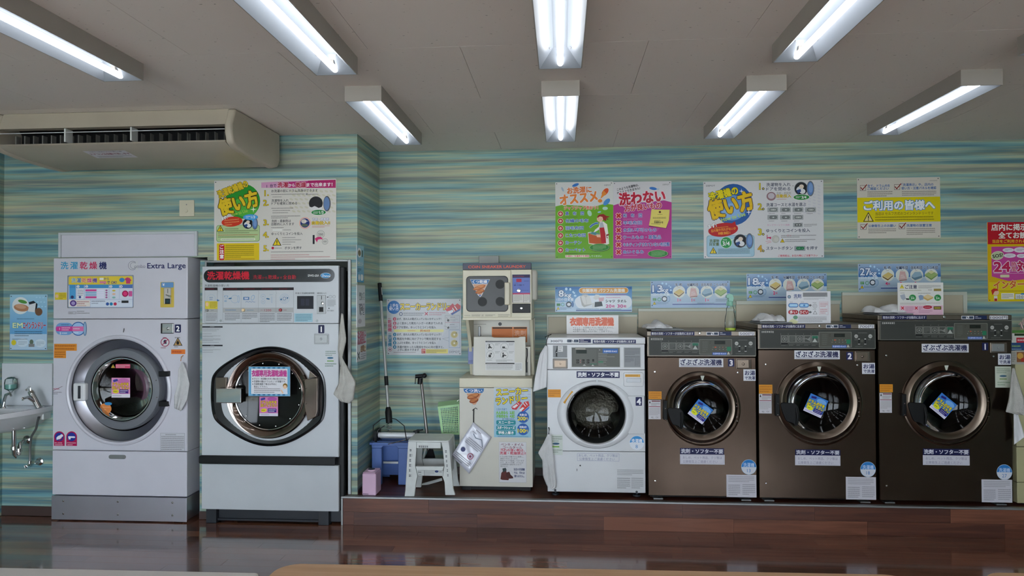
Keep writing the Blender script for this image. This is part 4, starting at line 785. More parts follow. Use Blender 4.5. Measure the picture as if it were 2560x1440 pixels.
# stand between the two
a, b, c, d = R4(1166, 800, 1332, 935, 5.5); _, zt = U(1243, 945, Ys); zt = U(1243, 945.5, Ys)[1]
q0, q1 = R4(1163, 800, 1334, 930, 5.3)[:2]; zb_ = U(1243, 799, Yd)[1]
sd = thing('dryer_stand', 'cream stand with side brackets joining the shoe dryer to the shoe washer', 'stand', ((q0+q1)/2, 5.5, zt))
MB().box(q0+.0, q1, 5.56, 5.58, zt, zb_-.001).build('back_panel', CREAMW, sd, bevel=.002)
for s0, s1 in ((q0+.01, q0+.035), (q1-.03, q1-.005)): MB().prismx([(5.24, zb_-.001), (5.56, zb_-.001), (5.56, zt), (5.50, zt), (5.42, zt+.25)], s0, s1).build('side_bracket', CREAM, sd, bevel=.003)
zl = U(1243, 866, 5.45)[1]
MB().box(q0+.036, q1-.031, 5.44, 5.56, zt, zl).build('lower_box', CREAMW, sd, bevel=.004)
p = Print(5.56, cE); p.rect(403, 798, 640, 945, 'e0803c').rect(643, 798, 800, 970, 'e0803c').rect(410, 802, 632, 818, '3a2a20').rect(650, 802, 795, 818, '3a2a20').text('洗剤', 720, 868, 62, 'f2b088', 125, al='c', b=.03, out=('8a8a90', .015)).fine(415, 825, 625, 900, 5, 'b8602c').fine(195, 760, 340, 775, 1, '4a463e', ragged=False); p.build('sticker', sd)
a, b = U(*px(cE, 495, 765), 5.56); MB().lathe(a, b, [(0, 5.548), (.01, 5.549), (.014, 5.56)], 16).build('lock', GASKET, sd)
a, b = U(*px(cE, 266, 872), 5.56); MB().box(a-.01, a+.01, 5.54, 5.56, b-.06, b+.06).build('pipe_stub', ALU, sd, bevel=.004)
p = Print(5.44, cE); p.rect(136, 1030, 196, 1215, '8a94c0').box(136, 1030, 196, 1215, 3, '6a74a0').fine(142, 1170, 192, 1200, 2, '4a5080').build('price_panel', sd)
MB().tube([U3(*px(cE, 785, 1040), 5.43), U3(*px(cE, 800, 1042), 5.43), U3(*px(cE, 801, 1120), 5.43), U3(*px(cE, 790, 1200), 5.43)], .004).build('cord', WIRE, sd)
a, b, c, d = R4(*px(cE, 784, 1195, 803, 1310), 5.42); MB().box(a, b, 5.41, 5.44, c, d).build('latch_post', BLACK, sd)
# washer below
m = thing('shoe_washer', 'cream top-loading shoe washer with raised lid, covered in sneaker posters', 'washing machine', U3(1240, 1217, Ys))
xa, xb, zc_, zd_ = R4(1148.5, 945.5, 1331.5, 1217, Ys)
MB().box(xa, xb, Ys, YB-.03, zc_, zd_-.075).build('cabinet', CREAMW, m, bevel=.004)
MB().box(xa-.001, xb+.001, Ys-.003, YB-.03, zd_-.073, zd_).build('top_rim', CREAM, m, bevel=.006)
MB().box(xa+.015, xb-.015, Ys+.02, YB-.05, STEP+.0, zc_-.002).build('plinth', BLACK, m, bevel=.003)
for xx in (xa+.02, xb-.09): MB().box(xx, xx+.07, Ys+.01, Ys+.08, STEP+.001, zc_-.001).build('foot', BLACK, m)
lq = [U(*px(cE, *q), 5.40) for q in ((200, 905), (400, 905), (430, 915), (700, 915), (720, 905), (785, 905), (785, 1350), (650, 1350), (210, 1345), (192, 1330))]
zz = zt+.012
ld = MB().prism(lq, 5.385, 5.40).build('lid', CREAMW, m, bevel=.005, seg=3)
p = Print(5.385, cE, off=.0006); p.rect(330, 952, 660, 1285, 'dddddc').rect(332, 955, 658, 969, '2a2a2c').rect(332, 1202, 658, 1216, '2a2a2c').fine(340, 1223, 640, 1278, 5, '70706e').rect(660, 1200, 745, 1290, 'dddddc').fine(668, 1206, 738, 1285, 5, '5a5a58').fine(340, 957, 600, 967, 1, 'dddddd').fine(340, 1204, 490, 1214, 1, 'dddddd')
for (x_, y_) in ((385, 1022), (545, 1022), (385, 1113), (543, 1113)): p.ring(x_, y_, 43, 2, '4a4a48', 'e2e2e0')
p.poly([(360, 1035), (372, 1008), (388, 1015), (400, 1030), (412, 1032), (395, 1040), (380, 1032), (372, 1045)], '2a2a28').ell(375, 1000, 9, 9, '2a2a28').rr(520, 1018, 552, 1034, 3, '2a2a28').rr(520, 1034, 572, 1040, 2, '6a6a68').rr(366, 1110, 394, 1140, 4, '2a2a28').rr(388, 1090, 404, 1108, 3, '2a2a28').rect(378, 1088, 382, 1112, '2a2a28').poly([(518, 1140), (524, 1105), (545, 1108), (566, 1118), (566, 1128), (545, 1122), (535, 1142)], '2a2a28').ell(530, 1095, 9, 9, '2a2a28')
for (x_, y_) in ((440, 980), (595, 980), (440, 1070), (595, 1070)): p.fine(x_, y_, x_+55, y_+26, 2, '70706e')
p.fine(345, 1165, 430, 1178, 1, '50504e').fine(450, 1165, 640, 1190, 2, '50504e').build('instruction_print', ld)
def f(p):
    p.poly([(175, 232), (405, 230), (400, 262), (385, 280), (195, 278), (178, 258)], '2f6fae').text('くつ洗い', 290, 256, 36, 'ffffff', 190, al='c', b=.03); p.poly([(208, 288), (376, 286), (345, 350), (310, 412), (282, 412), (236, 350)], 'd9a07a').ell(285, 318, 72, 30, 'a85a2c', rot=18).ell(282, 312, 60, 19, 'd0854c', rot=18).ell(292, 368, 52, 26, '96481f', rot=16).ell(290, 362, 42, 16, 'c87a40', rot=16).line([(215, 325), (262, 308), (330, 335)], 3, '4a2010').line([(240, 375), (285, 360), (335, 372)], 3, '4a2010').line([(272, 400), (272, 425)], 2, '8ab0d0').line([(305, 400), (300, 430)], 2, '8ab0d0')
stickr(m, f, Ys, cF, 'triangular shoe pictogram sticker')
def f(p):
    p.rect(517, 215, 932, 780, 'c9d2d8', col2='8fc4dc')
    for i in range(4):
        for j in range(5): p.ell(700+i*70, 232+j*32, 20, 7, 'b8c0cc')
    p.text('スニーカー', 545, 275, 86, 'f2dc2c', 350, b=.05, rot=4, out=('1c1c3c', .05)).text('ランドリー', 540, 378, 86, 'f2dc2c', 350, b=.05, rot=7, out=('1c1c3c', .05))
    p.poly([(712, 438), (770, 395), (800, 372), (835, 392), (800, 430), (770, 470), (725, 465)], 'c83040').poly([(720, 440), (770, 405), (790, 420), (750, 452)], 'f0e8e8').poly([(800, 470), (830, 420), (860, 380), (905, 372), (918, 420), (880, 455), (840, 490)], 'd02f2c').poly([(800, 470), (840, 440), (860, 450), (820, 488)], 'eeeeee').poly([(830, 500), (918, 430), (912, 455), (850, 510)], '3a6ac0').line([(780, 390), (800, 410)], 6, 'ffffff').line([(850, 400), (872, 430)], 8, 'ffffff').line([(872, 385), (892, 415)], 8, 'ffffff')
    p.text('１回の洗濯で', 545, 464, 26, '2a4a8a', 118, b=.01).text('大人用なら', 542, 502, 36, '7ac030', 130, b=.04, out=('2a6a30', .02)).text('2足', 695, 502, 36, '7ac030', 55, b=.04, out=('2a6a30', .02)).text('子供用なら', 542, 542, 36, '7ac030', 130, b=.04, out=('2a6a30', .02)).text('4足', 695, 542, 36, '7ac030', 55, b=.04, out=('2a6a30', .02)).text('まで洗えます。', 612, 574, 20, '2a4a6a', 138)
    for y_, t_ in ((612, 'スニーカー'), (672, 'スポーツシューズ'), (728, '学校上履き')): p.rr(543, y_-24, 762, y_+26, 14, '1f8a94').text(t_, 652, y_, 34, 'ffffff', 195 if len(t_) > 5 else 170, al='c', b=.035)
    for y_, t1, t2 in ((552, '洗濯1回', '200'), (690, '乾燥20分', '100')): p.ell(845, y_, 66, 66, '1f5aa8').text(t1, 845, y_-26, 24, 'ffffff', 80, al='c', b=.02).text(t2, 785, y_+14, 44, 'f2e02c', 85, b=.04).text('円', 872, y_+18, 30, 'f2e02c', b=.02)
    p.fine(560, 764, 905, 778, 1, '3a3a6a', ragged=False)
stickr(m, f, Ys, cF, 'blue and yellow sneaker laundry price poster', 'price_poster', INKG)
def f(p):
    p.rect(573, 832, 882, 1288, 'd6d6d8').box(573, 832, 882, 1288, 2, 'a0a0a4'); 
    for t_, y_, c_, w_ in (('ペンキ・オイル', 860, '7a2a4a', 255), ('コールタール', 892, '7a2a4a', 215)): p.text(t_, 595 if w_ > 240 else 618, y_, 32, c_, w_, b=.02)
    p.text('汚れの強い靴は、', 590, 922, 34, 'c02a4a', 270, b=.03).text('洗濯・乾燥禁止!!', 582, 957, 34, 'c02a4a', 292, b=.03)
    for i, t_ in enumerate(('ドラム内に付着すると故障し、', '使用できなくなります。', '防犯カメラで監視しております', 'ので、見つけ次第、ドラムの', '交換費用の請求をさせて', '頂きます。')): p.text(t_, 588, 996+i*22, 19, '3a3a44', (262, 200, 268, 258, 238, 90)[i], b=.005)
    p.ell(655, 1200, 80, 58, 'c9c9cc').ell(655, 1200, 76, 54, 'd8d8da').poly([(590, 1250), (600, 1180), (625, 1150), (655, 1150), (665, 1215), (690, 1235), (680, 1262), (610, 1258)], '5a2420').poly([(650, 1215), (655, 1175), (690, 1165), (705, 1200), (730, 1222), (735, 1240), (690, 1245)], '4a1c1a').poly([(612, 1130), (650, 1122), (660, 1150), (620, 1175)], '2a3a3c').text('当店の洗濯機', 740, 1140, 28, '2a3a6a', 122, b=.03).text('では、汚れは', 740, 1178, 28, '2a3a6a', 122, b=.03).text('落ちません。', 746, 1216, 28, '2a3a6a', 112, b=.03)
stickr(m, f, Ys, cF, 'warning poster with brown shoes', 'warning_poster')
a, b, c, d = R4(1198, 640, 1247, 658, 5.72); tag(MB().box(a, b, 5.70, 5.74, zb_+.38, d).build('wall_duct', noise_mat('grey_duct', '9a9d98', .5), bevel=.003), 'small grey duct cover rising on the wall behind the shoe dryer', 'duct cover')
# ================================================================ white 8 kg washer
Y = 5.12
x0, x1, z0, zt = R4(1368, 860, 1613, 1231, Y)
m = thing('washing_machine', 'white front-loading 8 kg washer numbered 4, left end of the washer row', 'washing machine', ((x0+x1)/2, Y+.3, STEP), 'front-loading washers on the platform')
zl = U(1490, 843.5, Y)[1]; zp = U(1490, 924.5, Y)[1]; zd = U(1490, 1128.5, Y)[1]
cx, cz = U(1490, 1035.5, Y)
mb = MB(); shell(mb, x0, x1, zd+.0015, zp-.0015, Y, 5.70, cx, cz, .225, c=.003, n=80, lip=.02); mb.build('cabinet', WWHITE, m)
MB().box(x0, x1, Y, Y+.04, z0, zd-.0015).build('lower_panel', WWHITE, m, bevel=.005)
MB().box(x0+.005, x1-.005, Y+.041, 5.70, z0, zd-.001).build('side_body', WWHITE, m)
MB().box(x0, x1, Y, 5.70, zp+.0015, zt-.0015).build('control_housing', WWHITE, m, bevel=.004)
MB().box(x0-.004, x1+.004, Y-.008, 5.70, zt, zl).build('lid', WWHITE, m, bevel=.005)
for a in (x0+.03, x1-.09): MB().lathez(a+.03, Y+.06, [(.0, STEP), (.028, STEP), (.028, STEP+.012), (.012, STEP+.016), (.012, z0)], 16).build('foot', BASEBK, m)
kx = .1*0+(x1-x0)/245
prof = [(97.6*kx, Y-.0005), (97*kx, Y-.016), (92*kx, Y-.026), (80*kx, Y-.032), (75*kx, Y-.028), (73*kx, Y-.014), (72.5*kx, Y+.0)]
mb = MB(); n = 96; vs = []; 
for r_, yy in prof:
    t = (r_/kx-73)/(97.6-73); t = max(0, min(1, t))
    for q in range(n):
        a = 2*math.pi*q/n; vs.append((cx+r_*math.cos(a), yy, cz+r_*math.sin(a)*(1-.125*t)))
mb.add(vs, [(j*n+q, j*n+(q+1) % n, (j+1)*n+(q+1) % n, (j+1)*n+q) for j in range(len(prof)-1) for q in range(n)])
do = mb.build('door', WWHITE, m)
MB().lathe(cx, cz, [(72.6*kx, Y-.010), (70*kx, Y-.012), (66*kx, Y+.004), (60*kx, Y+.03), (45*kx, Y+.06), (25*kx, Y+.078), (.0005, Y+.085)], 72).build('door_glass', GL_CLR, do)
MB().lathe(cx, cz, [(73*kx, Y+.002), (68*kx, Y+.03), (62*kx, Y+.05)], 72).build('seal', GASKET, m)
drum('drum', cx, cz, .19, Y+.07, Y+.5, m)
a, b, c, d = R4(1570, 990, 1611, 1085, Y-.02); MB().box(a, b, Y-.025, Y, c, d).build('handle_flap', WWHITE, do, bevel=.004)
MB().box(b+.001, b+.008, Y-.02, Y, c+.004, d-.002).build('handle_edge', GASKET, do, bevel=.001)
a, b, c, d = R4(1558.6, 931, 1608, 965.5, Y); tr = MB().prism(rrect(a, c, b, d, .012), Y-.014, Y+.001).build('detergent_drawer', WWHITE, m, bevel=.004)
a, b, c, d = R4(1566, 945, 1602, 955, Y); MB().box(a, b, Y-.02, Y-.0145, c, d).build('drawer_grip', DWHITE, tr, bevel=.003)
def f(p): p.rect(1290, 1307, 1498, 1343, 'e0ac50').fine(1296, 1313, 1490, 1338, 1, 'a86a2c')
stickr(tr, f, Y-.0145, cG, off=.0006)
def f(p):
    p.rr(487, 826, 548, 862, 4, '39465a').rr(580, 826, 642, 862, 4, '39465a').rect(650, 820, 815, 868, '222a58').fine(668, 824, 725, 842, 1, 'ffffff').fine(668, 844, 808, 864, 1, 'ffffff').line([(553, 830), (570, 858)], 6, '39465a').loc([(-8, -8), (8, 0), (-8, 8)], 655, 844, 'e0e0e0').fine(494, 834, 542, 854, 1, '9aa6b8').fine(586, 834, 636, 854, 1, '9aa6b8')
stickr(m, f, Y-.008, cG, 'coin notice label', 'coin_label')
stickr(m, lambda p: p.text('300円', 254, 845, 36, '2a2c40', 166, b=.015), Y-.008, cG, 'price lettering reading 300 yen', 'price_lettering')
def f(p): p.rect(840, 827, 1438, 878, '222a58').text('専用の洗剤・ソフターが自動的に出ます', 1139, 852, 34, 'e8e8ee', 568, al='c', b=.015)
stickr(m, f, Y-.008, cG, 'navy detergent notice strip', 'notice_label')
def f(p):
    p.rect(290, 907, 487, 1075, '8f9294').poly([(345, 912), (352, 912), (352, 970), (345, 990), (352, 1000), (350, 1050), (354, 1062), (328, 1062), (330, 1020), (322, 1000), (338, 960)], '1a1c1e').rr(360, 914, 428, 993, 5, 'dcdcdc').box(374, 924, 405, 952, 3, '4a4c4e').fine(366, 964, 420, 984, 1, '4a4c4e').rect(330, 1000, 350, 1008, 'd8d8d8')
stickr(m, f, Y, cG, 'grey coin slot plate', 'coin_slot')
a, b, c, d = R4(*px(cG, 290, 1088, 490, 1226), Y); MB().box(a, b, Y-.01, Y, c, d).build('coin_box', noise_mat('coin_box_frame', '5c5650', .35, .6), m, bevel=.003)
MB().box(a+.012, b-.012, Y-.014, Y-.0102, c+.014, d-.014).lathe((a+b)/2, (c+d)/2, [(0, Y-.019), (.006, Y-.018), (.007, Y-.014)], 14).build('coin_box_lock', STEELR, m)
def f(p):
    p.rect(545, 932, 1220, 1208, 'a8aaa8').rect(552, 938, 1213, 1202, '686a64').box(560, 950, 902, 1170, 3, '3a3c3a').rect(600, 945, 740, 962, 'b0aca0').rect(612, 968, 758, 1018, '14241c'); p.ell(936, 968, 20, 20, '4a4c48').ell(936, 968, 14, 14, '8a8c88').rect(978, 950, 1190, 1015, '3a6ab0').text('洗濯時間 約30分', 1085, 988, 26, 'e8f0ff', 185, al='c', b=.02)
    for x_ in (612, 690, 757):
        for y_ in (1098, 1130):
            p.rr(x_, y_, x_+38, y_+26, 5, '22221f').fine(x_+5, y_+5, x_+34, y_+20, 1, '8a8a80')
    for y_ in (1112, 1140): p.ell(672, y_, 6, 6, 'd07a7a')
    p.rr(834, 1096, 860, 1130, 4, '121412').rect(800, 1160, 900, 1166, '2a8a6a').loc([(-20, -10), (20, -10), (0, 12)], 842, 1180, 'c8c8c4').loc([(-26, -8), (26, -8), (0, 10)], 725, 1178, 'c8c8c4').rect(918, 1122, 985, 1148, '2f7a58')
    for y_ in (1018, 1040, 1062, 1085, 1108, 1136, 1160, 1180): p.fine(920, y_-6, 1060 if y_ % 3 else 1190, y_+8, 1, 'b8bab2')
stickr(m, f, Y, cG, 'grey control panel with dark display', 'control_panel', off=.002)
def f(p): p.rect(1270, 932, 1506, 1212, 'b8bab8').rect(1276, 938, 1500, 1206, '94979a').fine(1286, 945, 1492, 965, 1, '3a3c3e', ragged=False).fine(1286, 970, 1492, 1040, 4, '5a5c60').fine(1286, 1055, 1492, 1075, 1, '3a3c3e', ragged=False).fine(1286, 1080, 1410, 1140, 4, '5a5c60').box(1424, 1082, 1490, 1190, 2, '5a5c60').fine(1428, 1090, 1486, 1180, 6, '6a6c70')
stickr(m, f, Y, cG, name='instruction_plate', off=.002)
def f(p): p.rect(617, 1265, 1213, 1356, '1e2250').text('洗剤・ソフター不要', 915, 1311, 62, 'eeeef2', 566, al='c', b=.045)
stickr(m, f, Y, cG, 'navy sign saying no detergent needed')
def f(p): p.rect(174, 190, 314, 277, 'e29a34').fine(182, 198, 306, 268, 3, 'b86a24')
stickr(m, f, Y, cH, 'orange sticker')
def f(p):
    p.rect(320, 262, 480, 294, 'd9a240', rot=53).fine(330, 268, 470, 288, 1, 'a06820', rot=53)
p = Print(Y-.03, cH); f(p); p.build('sticker', do)
def f(p): p.rr(1131, 274, 1200, 368, 5, '1e2250').text('4', 1166, 321, 66, 'f0f0f4', al='c', b=.05)
stickr(do, f, Y-.026, cH, 'navy number sticker reading 4', 'number_label')
def f(p): p.ell(1144, 773, 80, 78, 'dfe6ee').ell(1144, 773, 76, 74, '3f93d2', a0=2, a1=178).text('洗濯機', 1144, 752, 46, 'f0f4fa', 118, al='c', b=.02).text('8', 1142, 812, 40, '3f86c0', al='c', b=.01).rect(1072, 775, 1216, 777, 'dfe6ee')
stickr(m, f, Y, cH, 'round blue and white capacity sticker reading 8', 'capacity_label')
def f(p): p.box(493, 888, 952, 972, 2.5, '8a8cb0').text('おしめ、ペット用品、クツ等は', 722, 912, 32, '8488a8', 425, al='c', b=.0).text('公衆衛生上ご遠慮ください', 515, 948, 32, '8488a8', 385, b=.0)
stickr(m, f, Y, cH)
def f(p): p.ell(526, 1021, 8, 8, '2a2a2c').rect(488, 1055, 493, 1082, '2a2a2c').fine(930, 1062, 1215, 1130, 4, '85888c').fine(930, 1150, 1070, 1275, 6, '75787c').fine(1085, 1150, 1215, 1275, 6, '85888c')
stickr(m, f, Y, cH)
def f(p): p.rect(214, 684, 335, 905, 'ccd4cc').fine(222, 695, 328, 765, 3, '56705a').ell(262, 782, 38, 12, '3f5f78').rect(222, 808, 298, 822, '7aa848').fine(222, 842, 328, 884, 2, '56705a')
stickr(m, f, Y, cH, 'pale green note sticker')
for q in ((253, 1290), (1142, 1308)):
    a, b = U(*px(cH, *q), Y); MB().lathe(a, b, [(0, Y-.006), (.007, Y-.005), (.009, Y)], 12).build('screw', GASKET, m)
a, b = U(*px(cH, 713, 118), Y-.028); MB().prism([(a-.012, b+.022), (a+.004, b+.022), (a, b-.01)], Y-.032, Y-.024).build('door_mark', DWHITE, do)
# ================================================================ stainless washers
def steel_washer(lbl, x0p, x1p, lt, pb, bot, D, sign, numt, numbox, hot, orange, warn, low, low2, rnd_, cap, paper, diamond, num, price, kgc, s=1.0, note=None):
    Y = 5.08; x0, x1, z0, zl = R4(x0p, lt, x1p, bot, Y); m = thing('washing_machine', lbl, 'washing machine', ((x0+x1)/2, Y+.3, STEP), 'front-loading washers on the platform')
    xm = (x0p+x1p)/2; zt = U(xm, lt+12.2*s, Y)[1]; zp = U(xm, pb, Y)[1]; cpx, cpy, Rp, ox, oy = D; kk = (x1-x0)/(x1p-x0p); cx, cz = U(cpx, cpy, Y); R_ = Rp*kk
    rg = R_*.68; gx, gz = cx+.0, cz-.0
    mb = MB(); shell(mb, x0, x1, z0, zp-.0015, Y, 5.70, cx, cz, R_*.8, c=.004, n=80, lip=.02); mb.build('cabinet', STEEL, m)
    MB().box(x0, x1, Y, 5.70, zp+.0015, zt-.001).build('control_housing', LIDST, m, bevel=.003)
    MB().box(x0-.002, x1+.002, Y-.006, 5.70, zt, zl).build('lid', LIDST, m, bevel=.004)
    MB().box(x0+.02, x1-.02, Y+.05, 5.68, STEP+.012, z0-.001).build('plinth', BLACK, m)
    for a in (x0+.04, x1-.11): MB().box(a, a+.07, Y+.01, Y+.12, STEP+.0005, STEP+.011).build('foot', ALU, m, bevel=.002)
    # door
    MB().lathe(cx, cz, [(R_*1.0, Y-.0005), (R_*1.0, Y-.006), (R_*.965, Y-.010), (R_*.96, Y-.002)], 96).build('door_flange', STEELR, m)
    do = MB().lathe(cx-.012*s, cz+.012*s, [(R_*.955, Y-.004), (R_*.95, Y-.018), (R_*.90, Y-.034), (R_*.86, Y-.041), (R_*.80, Y-.036), (R_*.745, Y-.024), (R_*.725, Y-.012)], 96).build('door', STEELR, m)
    MB().lathe(cx-.004, cz+.004, [(R_*.71, Y-.006), (R_*.68, Y+.004), (R_*.60, Y+.03), (R_*.46, Y+.055), (R_*.3, Y+.07), (R_*.12, Y+.077), (.0005, Y+.078)], 72).build('door_glass', GL_DARK, do)
    drum('drum', cx, cz, R_*.62, Y+.07, Y+.5, m)
    MB().lathe(cx-.006*s, cz+.006*s, [(R_*.735, Y-.014), (R_*.712, Y-.012), (R_*.705, Y+.0), (R_*.70, Y+.03), (R_*.63, Y+.07)], 64).build('door_gasket', BLACK, m)
    # handle and catch at the left of the door
    hx, hz = cx-R_*.72, cz-R_*.14
    hd = MB(); hd.prism(smoothpoly([(cx+R_*u_, cz+R_*v_) for u_, v_ in ((-.97, .05), (-.75, .03), (-.60, .03), (-.52, -.10), (-.53, -.42), (-.60, -.54), (-.68, -.44), (-.76, -.42), (-.84, -.40), (-.93, -.14))], 2), Y-.060, Y-.042).build('handle', MATBLK, do, bevel=.006)
    MB().tube([(hx+R_*.12, Y-.064, hz+.02), (hx+R_*.14, Y-.070, hz-.04), (hx+R_*.12, Y-.064, hz-.10)], [.006, .010, .006]).build('handle_grip', MATBLK, do)
    a = cx-R_*1.0; MB().box(a-.012, a+.016, Y-.03, Y, cz-R_*.30, cz+R_*.22).build('catch', MATBLK, m, bevel=.004)
    for dz in (-.08, .0): MB().sphere((a+.002, Y-.03, cz+dz*s), .0055, 8).build('screw', CHROME, m)
    for dz in (-.085, -.055, .02, .045): MB().sphere((cx+R_*.87, Y-.034, cz+dz*s), .0065, 8, sc=(1.6, 1, .7)).build('hinge_screw', CHROME, do)
    tx, tz = U(cpx+3*0, cpy-Rp*.80, Y-.04); MB().prism([(tx-.014, tz+.016), (tx+.014, tz+.016), (tx+.004, tz-.018), (tx-.004, tz-.018)], Y-.042, Y-.038).build('door_mark', TRIMW, do)
    for (sx_, sy_) in ((x0p+18*s, pb+37*s), (x1p-47*s, pb+39*s), (x0p+19*s, bot-39*s)):
        a, b = U(sx_, sy_, Y); MB().lathe(a, b, [(0, Y-.006), (.006, Y-.005), (.008, Y)], 12).build('screw', CHROME, m)
    # lid stickers and control panel, in px from the top right corner
    cr = (x1p, lt, 1.0)
    def f(p):
        L = -(x1p-x0p)+8*s; p.rect(L, 1.2, L+109*s, 10.6*s, '1e2250').text('専用の洗剤・ソフターが自動的に出ます', L+54*s, 6*s, 6.9*s, 'd8d8de', 104*s, al='c', b=.015)
    stickr(m, f, Y-.006, cr, 'navy detergent notice strip', 'notice_label')
    def f(p):
        p.rect(-125*s, 1.8, -94*s, 10.4*s, 'd8d8dc').rr(-123.5*s, 3.2, -113.5*s, 9*s, .6, '39465a').rr(-106*s, 3.2, -96*s, 9*s, .6, '39465a').line([(-112*s, 4), (-108*s, 8.4)], 1.6, '39465a').rect(-94*s, 1.4, -62.5*s, 10.6*s, '1f2a50').fine(-91*s, 2.4, -80*s, 5.4*s, 1, 'ffffff').fine(-91*s, 6, -65*s, 9.4*s, 1, 'ffffff')
    stickr(m, f, Y-.006, cr, 'small coin notice label', 'coin_label')
    def f(p):
        w = 57 if price == '1000円' else 38; p.rect(-(w+6 if w < 50 else 56)*s, 1.4, -(5 if w < 50 else 11)*s, 10.8*s, 'dcdcde').text(price, -(24.5 if w < 50 else 33.5)*s, 6.2*s, 8.0*s, '23264a', (34 if w < 50 else 41)*s, al='c', b=.01)
    stickr(m, f, Y-.006, cr, 'white price label reading %s' % price.replace('円', ' yen'), 'price_label')
    a, b = U(x1p-(142 if s < 1.02 else 168)*s+ (0 if s < 1.02 else 0), lt+5*s, Y-.006); MB().lathe(a, b, [(0, Y-.018), (.008, Y-.016), (.011, Y-.006)], 16).build('lid_lock', CHROME, m)
    cr = (x1p, lt+13*s, 1.0)
    def f(p):
        L = -(x1p-x0p)+2; p.rect(L, 0, -2, 48.5*s, '77776f').rect(L+1.3, 1.3, -3.3, 47.2*s, '3c3e3a').fine(L+6*s, 4*s, L+37*s, 9.4*s, 1, 'c4c4be', fill=.8, ragged=False)
        for i in range(5):
            a = (-237+19*i)*s; p.line([(a-1.2, 10.4*s), (a-1.2, 36*s)], .5, '8a8a84').rect(a, 15.6*s, a+17*s, 33.2*s, '92938c').rect(a+1.1, 16.7*s, a+15.9*s, 32.1*s, '4c4f4a')
            if i in (0, 2): p.ring(a+8.5*s, 24.4*s, 5.6*s, 1, '9a9b94', '4c4f4a').ell(a+8.5*s, 24.4*s, 2*s, 2*s, '9a9b94')
            if i == 1: p.fine(a+3*s, 18*s, a+14*s, 30*s, 4, '7a7c76')
            if i == 3: p.poly([(a+2*s, 22*s), (a+10*s, 24*s), (a+15*s, 19*s), (a+15*s, 30*s), (a+8*s, 26*s)], '8a8c86').line([(a-2*s, 24*s), (a+8*s, 24.5*s)], 1, '9a9b94')
            if i == 4: p.rect(a+1.1, 16.7*s, a+15.9*s, 23*s, '2a6a52').loc([(-6*s, -4.5*s), (6*s, -4.5*s), (0, 5*s)], a+8*s, 27.5*s, 'b8bab4')
            if i == 0: p.rect(a, 34*s, a+16*s, 38*s, '161716')
            p.fine(a, (39 if i == 0 else 35)*s, a+16*s, 42*s, 2, '7a7c76')
        p.rr(-143*s, 7*s, -61*s, 45*s, 1.4*s, '84867e').rr(-142*s, 8*s, -62*s, 44*s, 1.2*s, '55564e').rect(-105*s, 11*s, -78*s, 19.6*s, '1a1e18').fine(-102*s, 13*s, -82*s, 18*s, 1, '2c362c').fine(-117*s, 11*s, -113*s, 19*s, 2, '3a3430')
        for i in range(5): p.ell((-108+8*i)*s, 27*s, 1, 1, 'b87a5a' if i % 2 else '8aa07a').ell((-110+9*i)*s, 32.5*s, .9, .9, '9a9a90')
        p.ell(-103*s, 27*s, 1.6, 1.6, 'd85a3a').fine(-135*s, 12*s, -122*s, 40*s, 6, '6a6c64').rr(-74*s, 26*s, -64*s, 36.4*s, 1, '2a7a58').rect(-110*s, 40*s, -74*s, 46.4*s, '3a62b0').text('洗濯時間 約30分', -92*s, 43.2*s, 4.4*s, 'd0dcf8', 33*s, al='c', b=.02).loc([(-4*s, -3.4*s), (4*s, -3.4*s), (0, 4*s)], -70*s, 42*s, 'bfc0b8')
        p.ell(-49.6*s, 17.6*s, 4.6*s, 4.6*s, 'b6b6b0').text('100', -49.6*s, 17.6*s, 3.4*s, '5a5a56', al='c', b=0).ell(-14.4*s, 17.6*s, 5*s, 5*s, 'b6b6b0').text('500', -14.4*s, 17.6*s, 3.8*s, '5a5a56', al='c', b=0).fine(-54*s, 23*s, -42*s, 28*s, 2, '7a7c76').fine(-20*s, 24*s, -10*s, 28*s, 1, '7a7c76').fine(-45*s, 8*s, -20*s, 10.6*s, 1, '8a8a84').fine(-52*s, 41*s, -18*s, 45*s, 1, '62645e').ell(-35*s, 29*s, 3.6*s, 3.6*s, '55574f')
        for q in (-42.5, -27): p.rect((q-1.4)*s, 26*s, (q+1.4)*s, 36*s, '0c0d0c').ell(q*s, 24.6*s, 2.4*s, 1.2*s, 'c6c6c0').rect((q-2.6)*s, 36.6*s, (q+2.6)*s, 38*s, 'c6c6c0')
    stickr(m, f, Y, cr, 'dark grey control panel with five pictogram squares, display and coin slots', 'control_panel', off=.0025)
    O = (0, 0, 1.0)
    def f(p): a, b, c, d = sign; p.rect(a, b, c, d, 'd9d9de').text('ざぶざぶ洗濯機', (a+c)/2, (b+d)/2-1, (d-b)*.68, '1e2250', (c-a)*.93, al='c', b=.035).rect(a+4, d-3.4, c-4, d-2.4, '1e2250')
    stickr(m, f, Y, O, 'white name sign with navy lettering')
    def f(p): a, b, c, d = numt; p.rr(a, b, c, d, 1.5, '1e2250').text(num, (a+c)/2, (b+d)/2, (d-b)*.74, 'e4e0e8', al='c', b=.05)
    stickr(m, f, Y, O, 'navy number sticker reading '+num, 'number_label')
    a, b, c, d = R4(*numbox, Y); MB().box(a, b, Y-.008, Y, c, d).build('coin_box', BROWNCH, m, bevel=.003)
    MB().box(a+.01, b-.022, Y-.013, Y-.0082, c+.012, d-.01).lathe((a+b)/2-.004, (c+d)/2, [(0, Y-.02), (.008, Y-.018), (.01, Y-.013)], 16).build('coin_box_lock', ALU if num == '1' else STEELR, m)
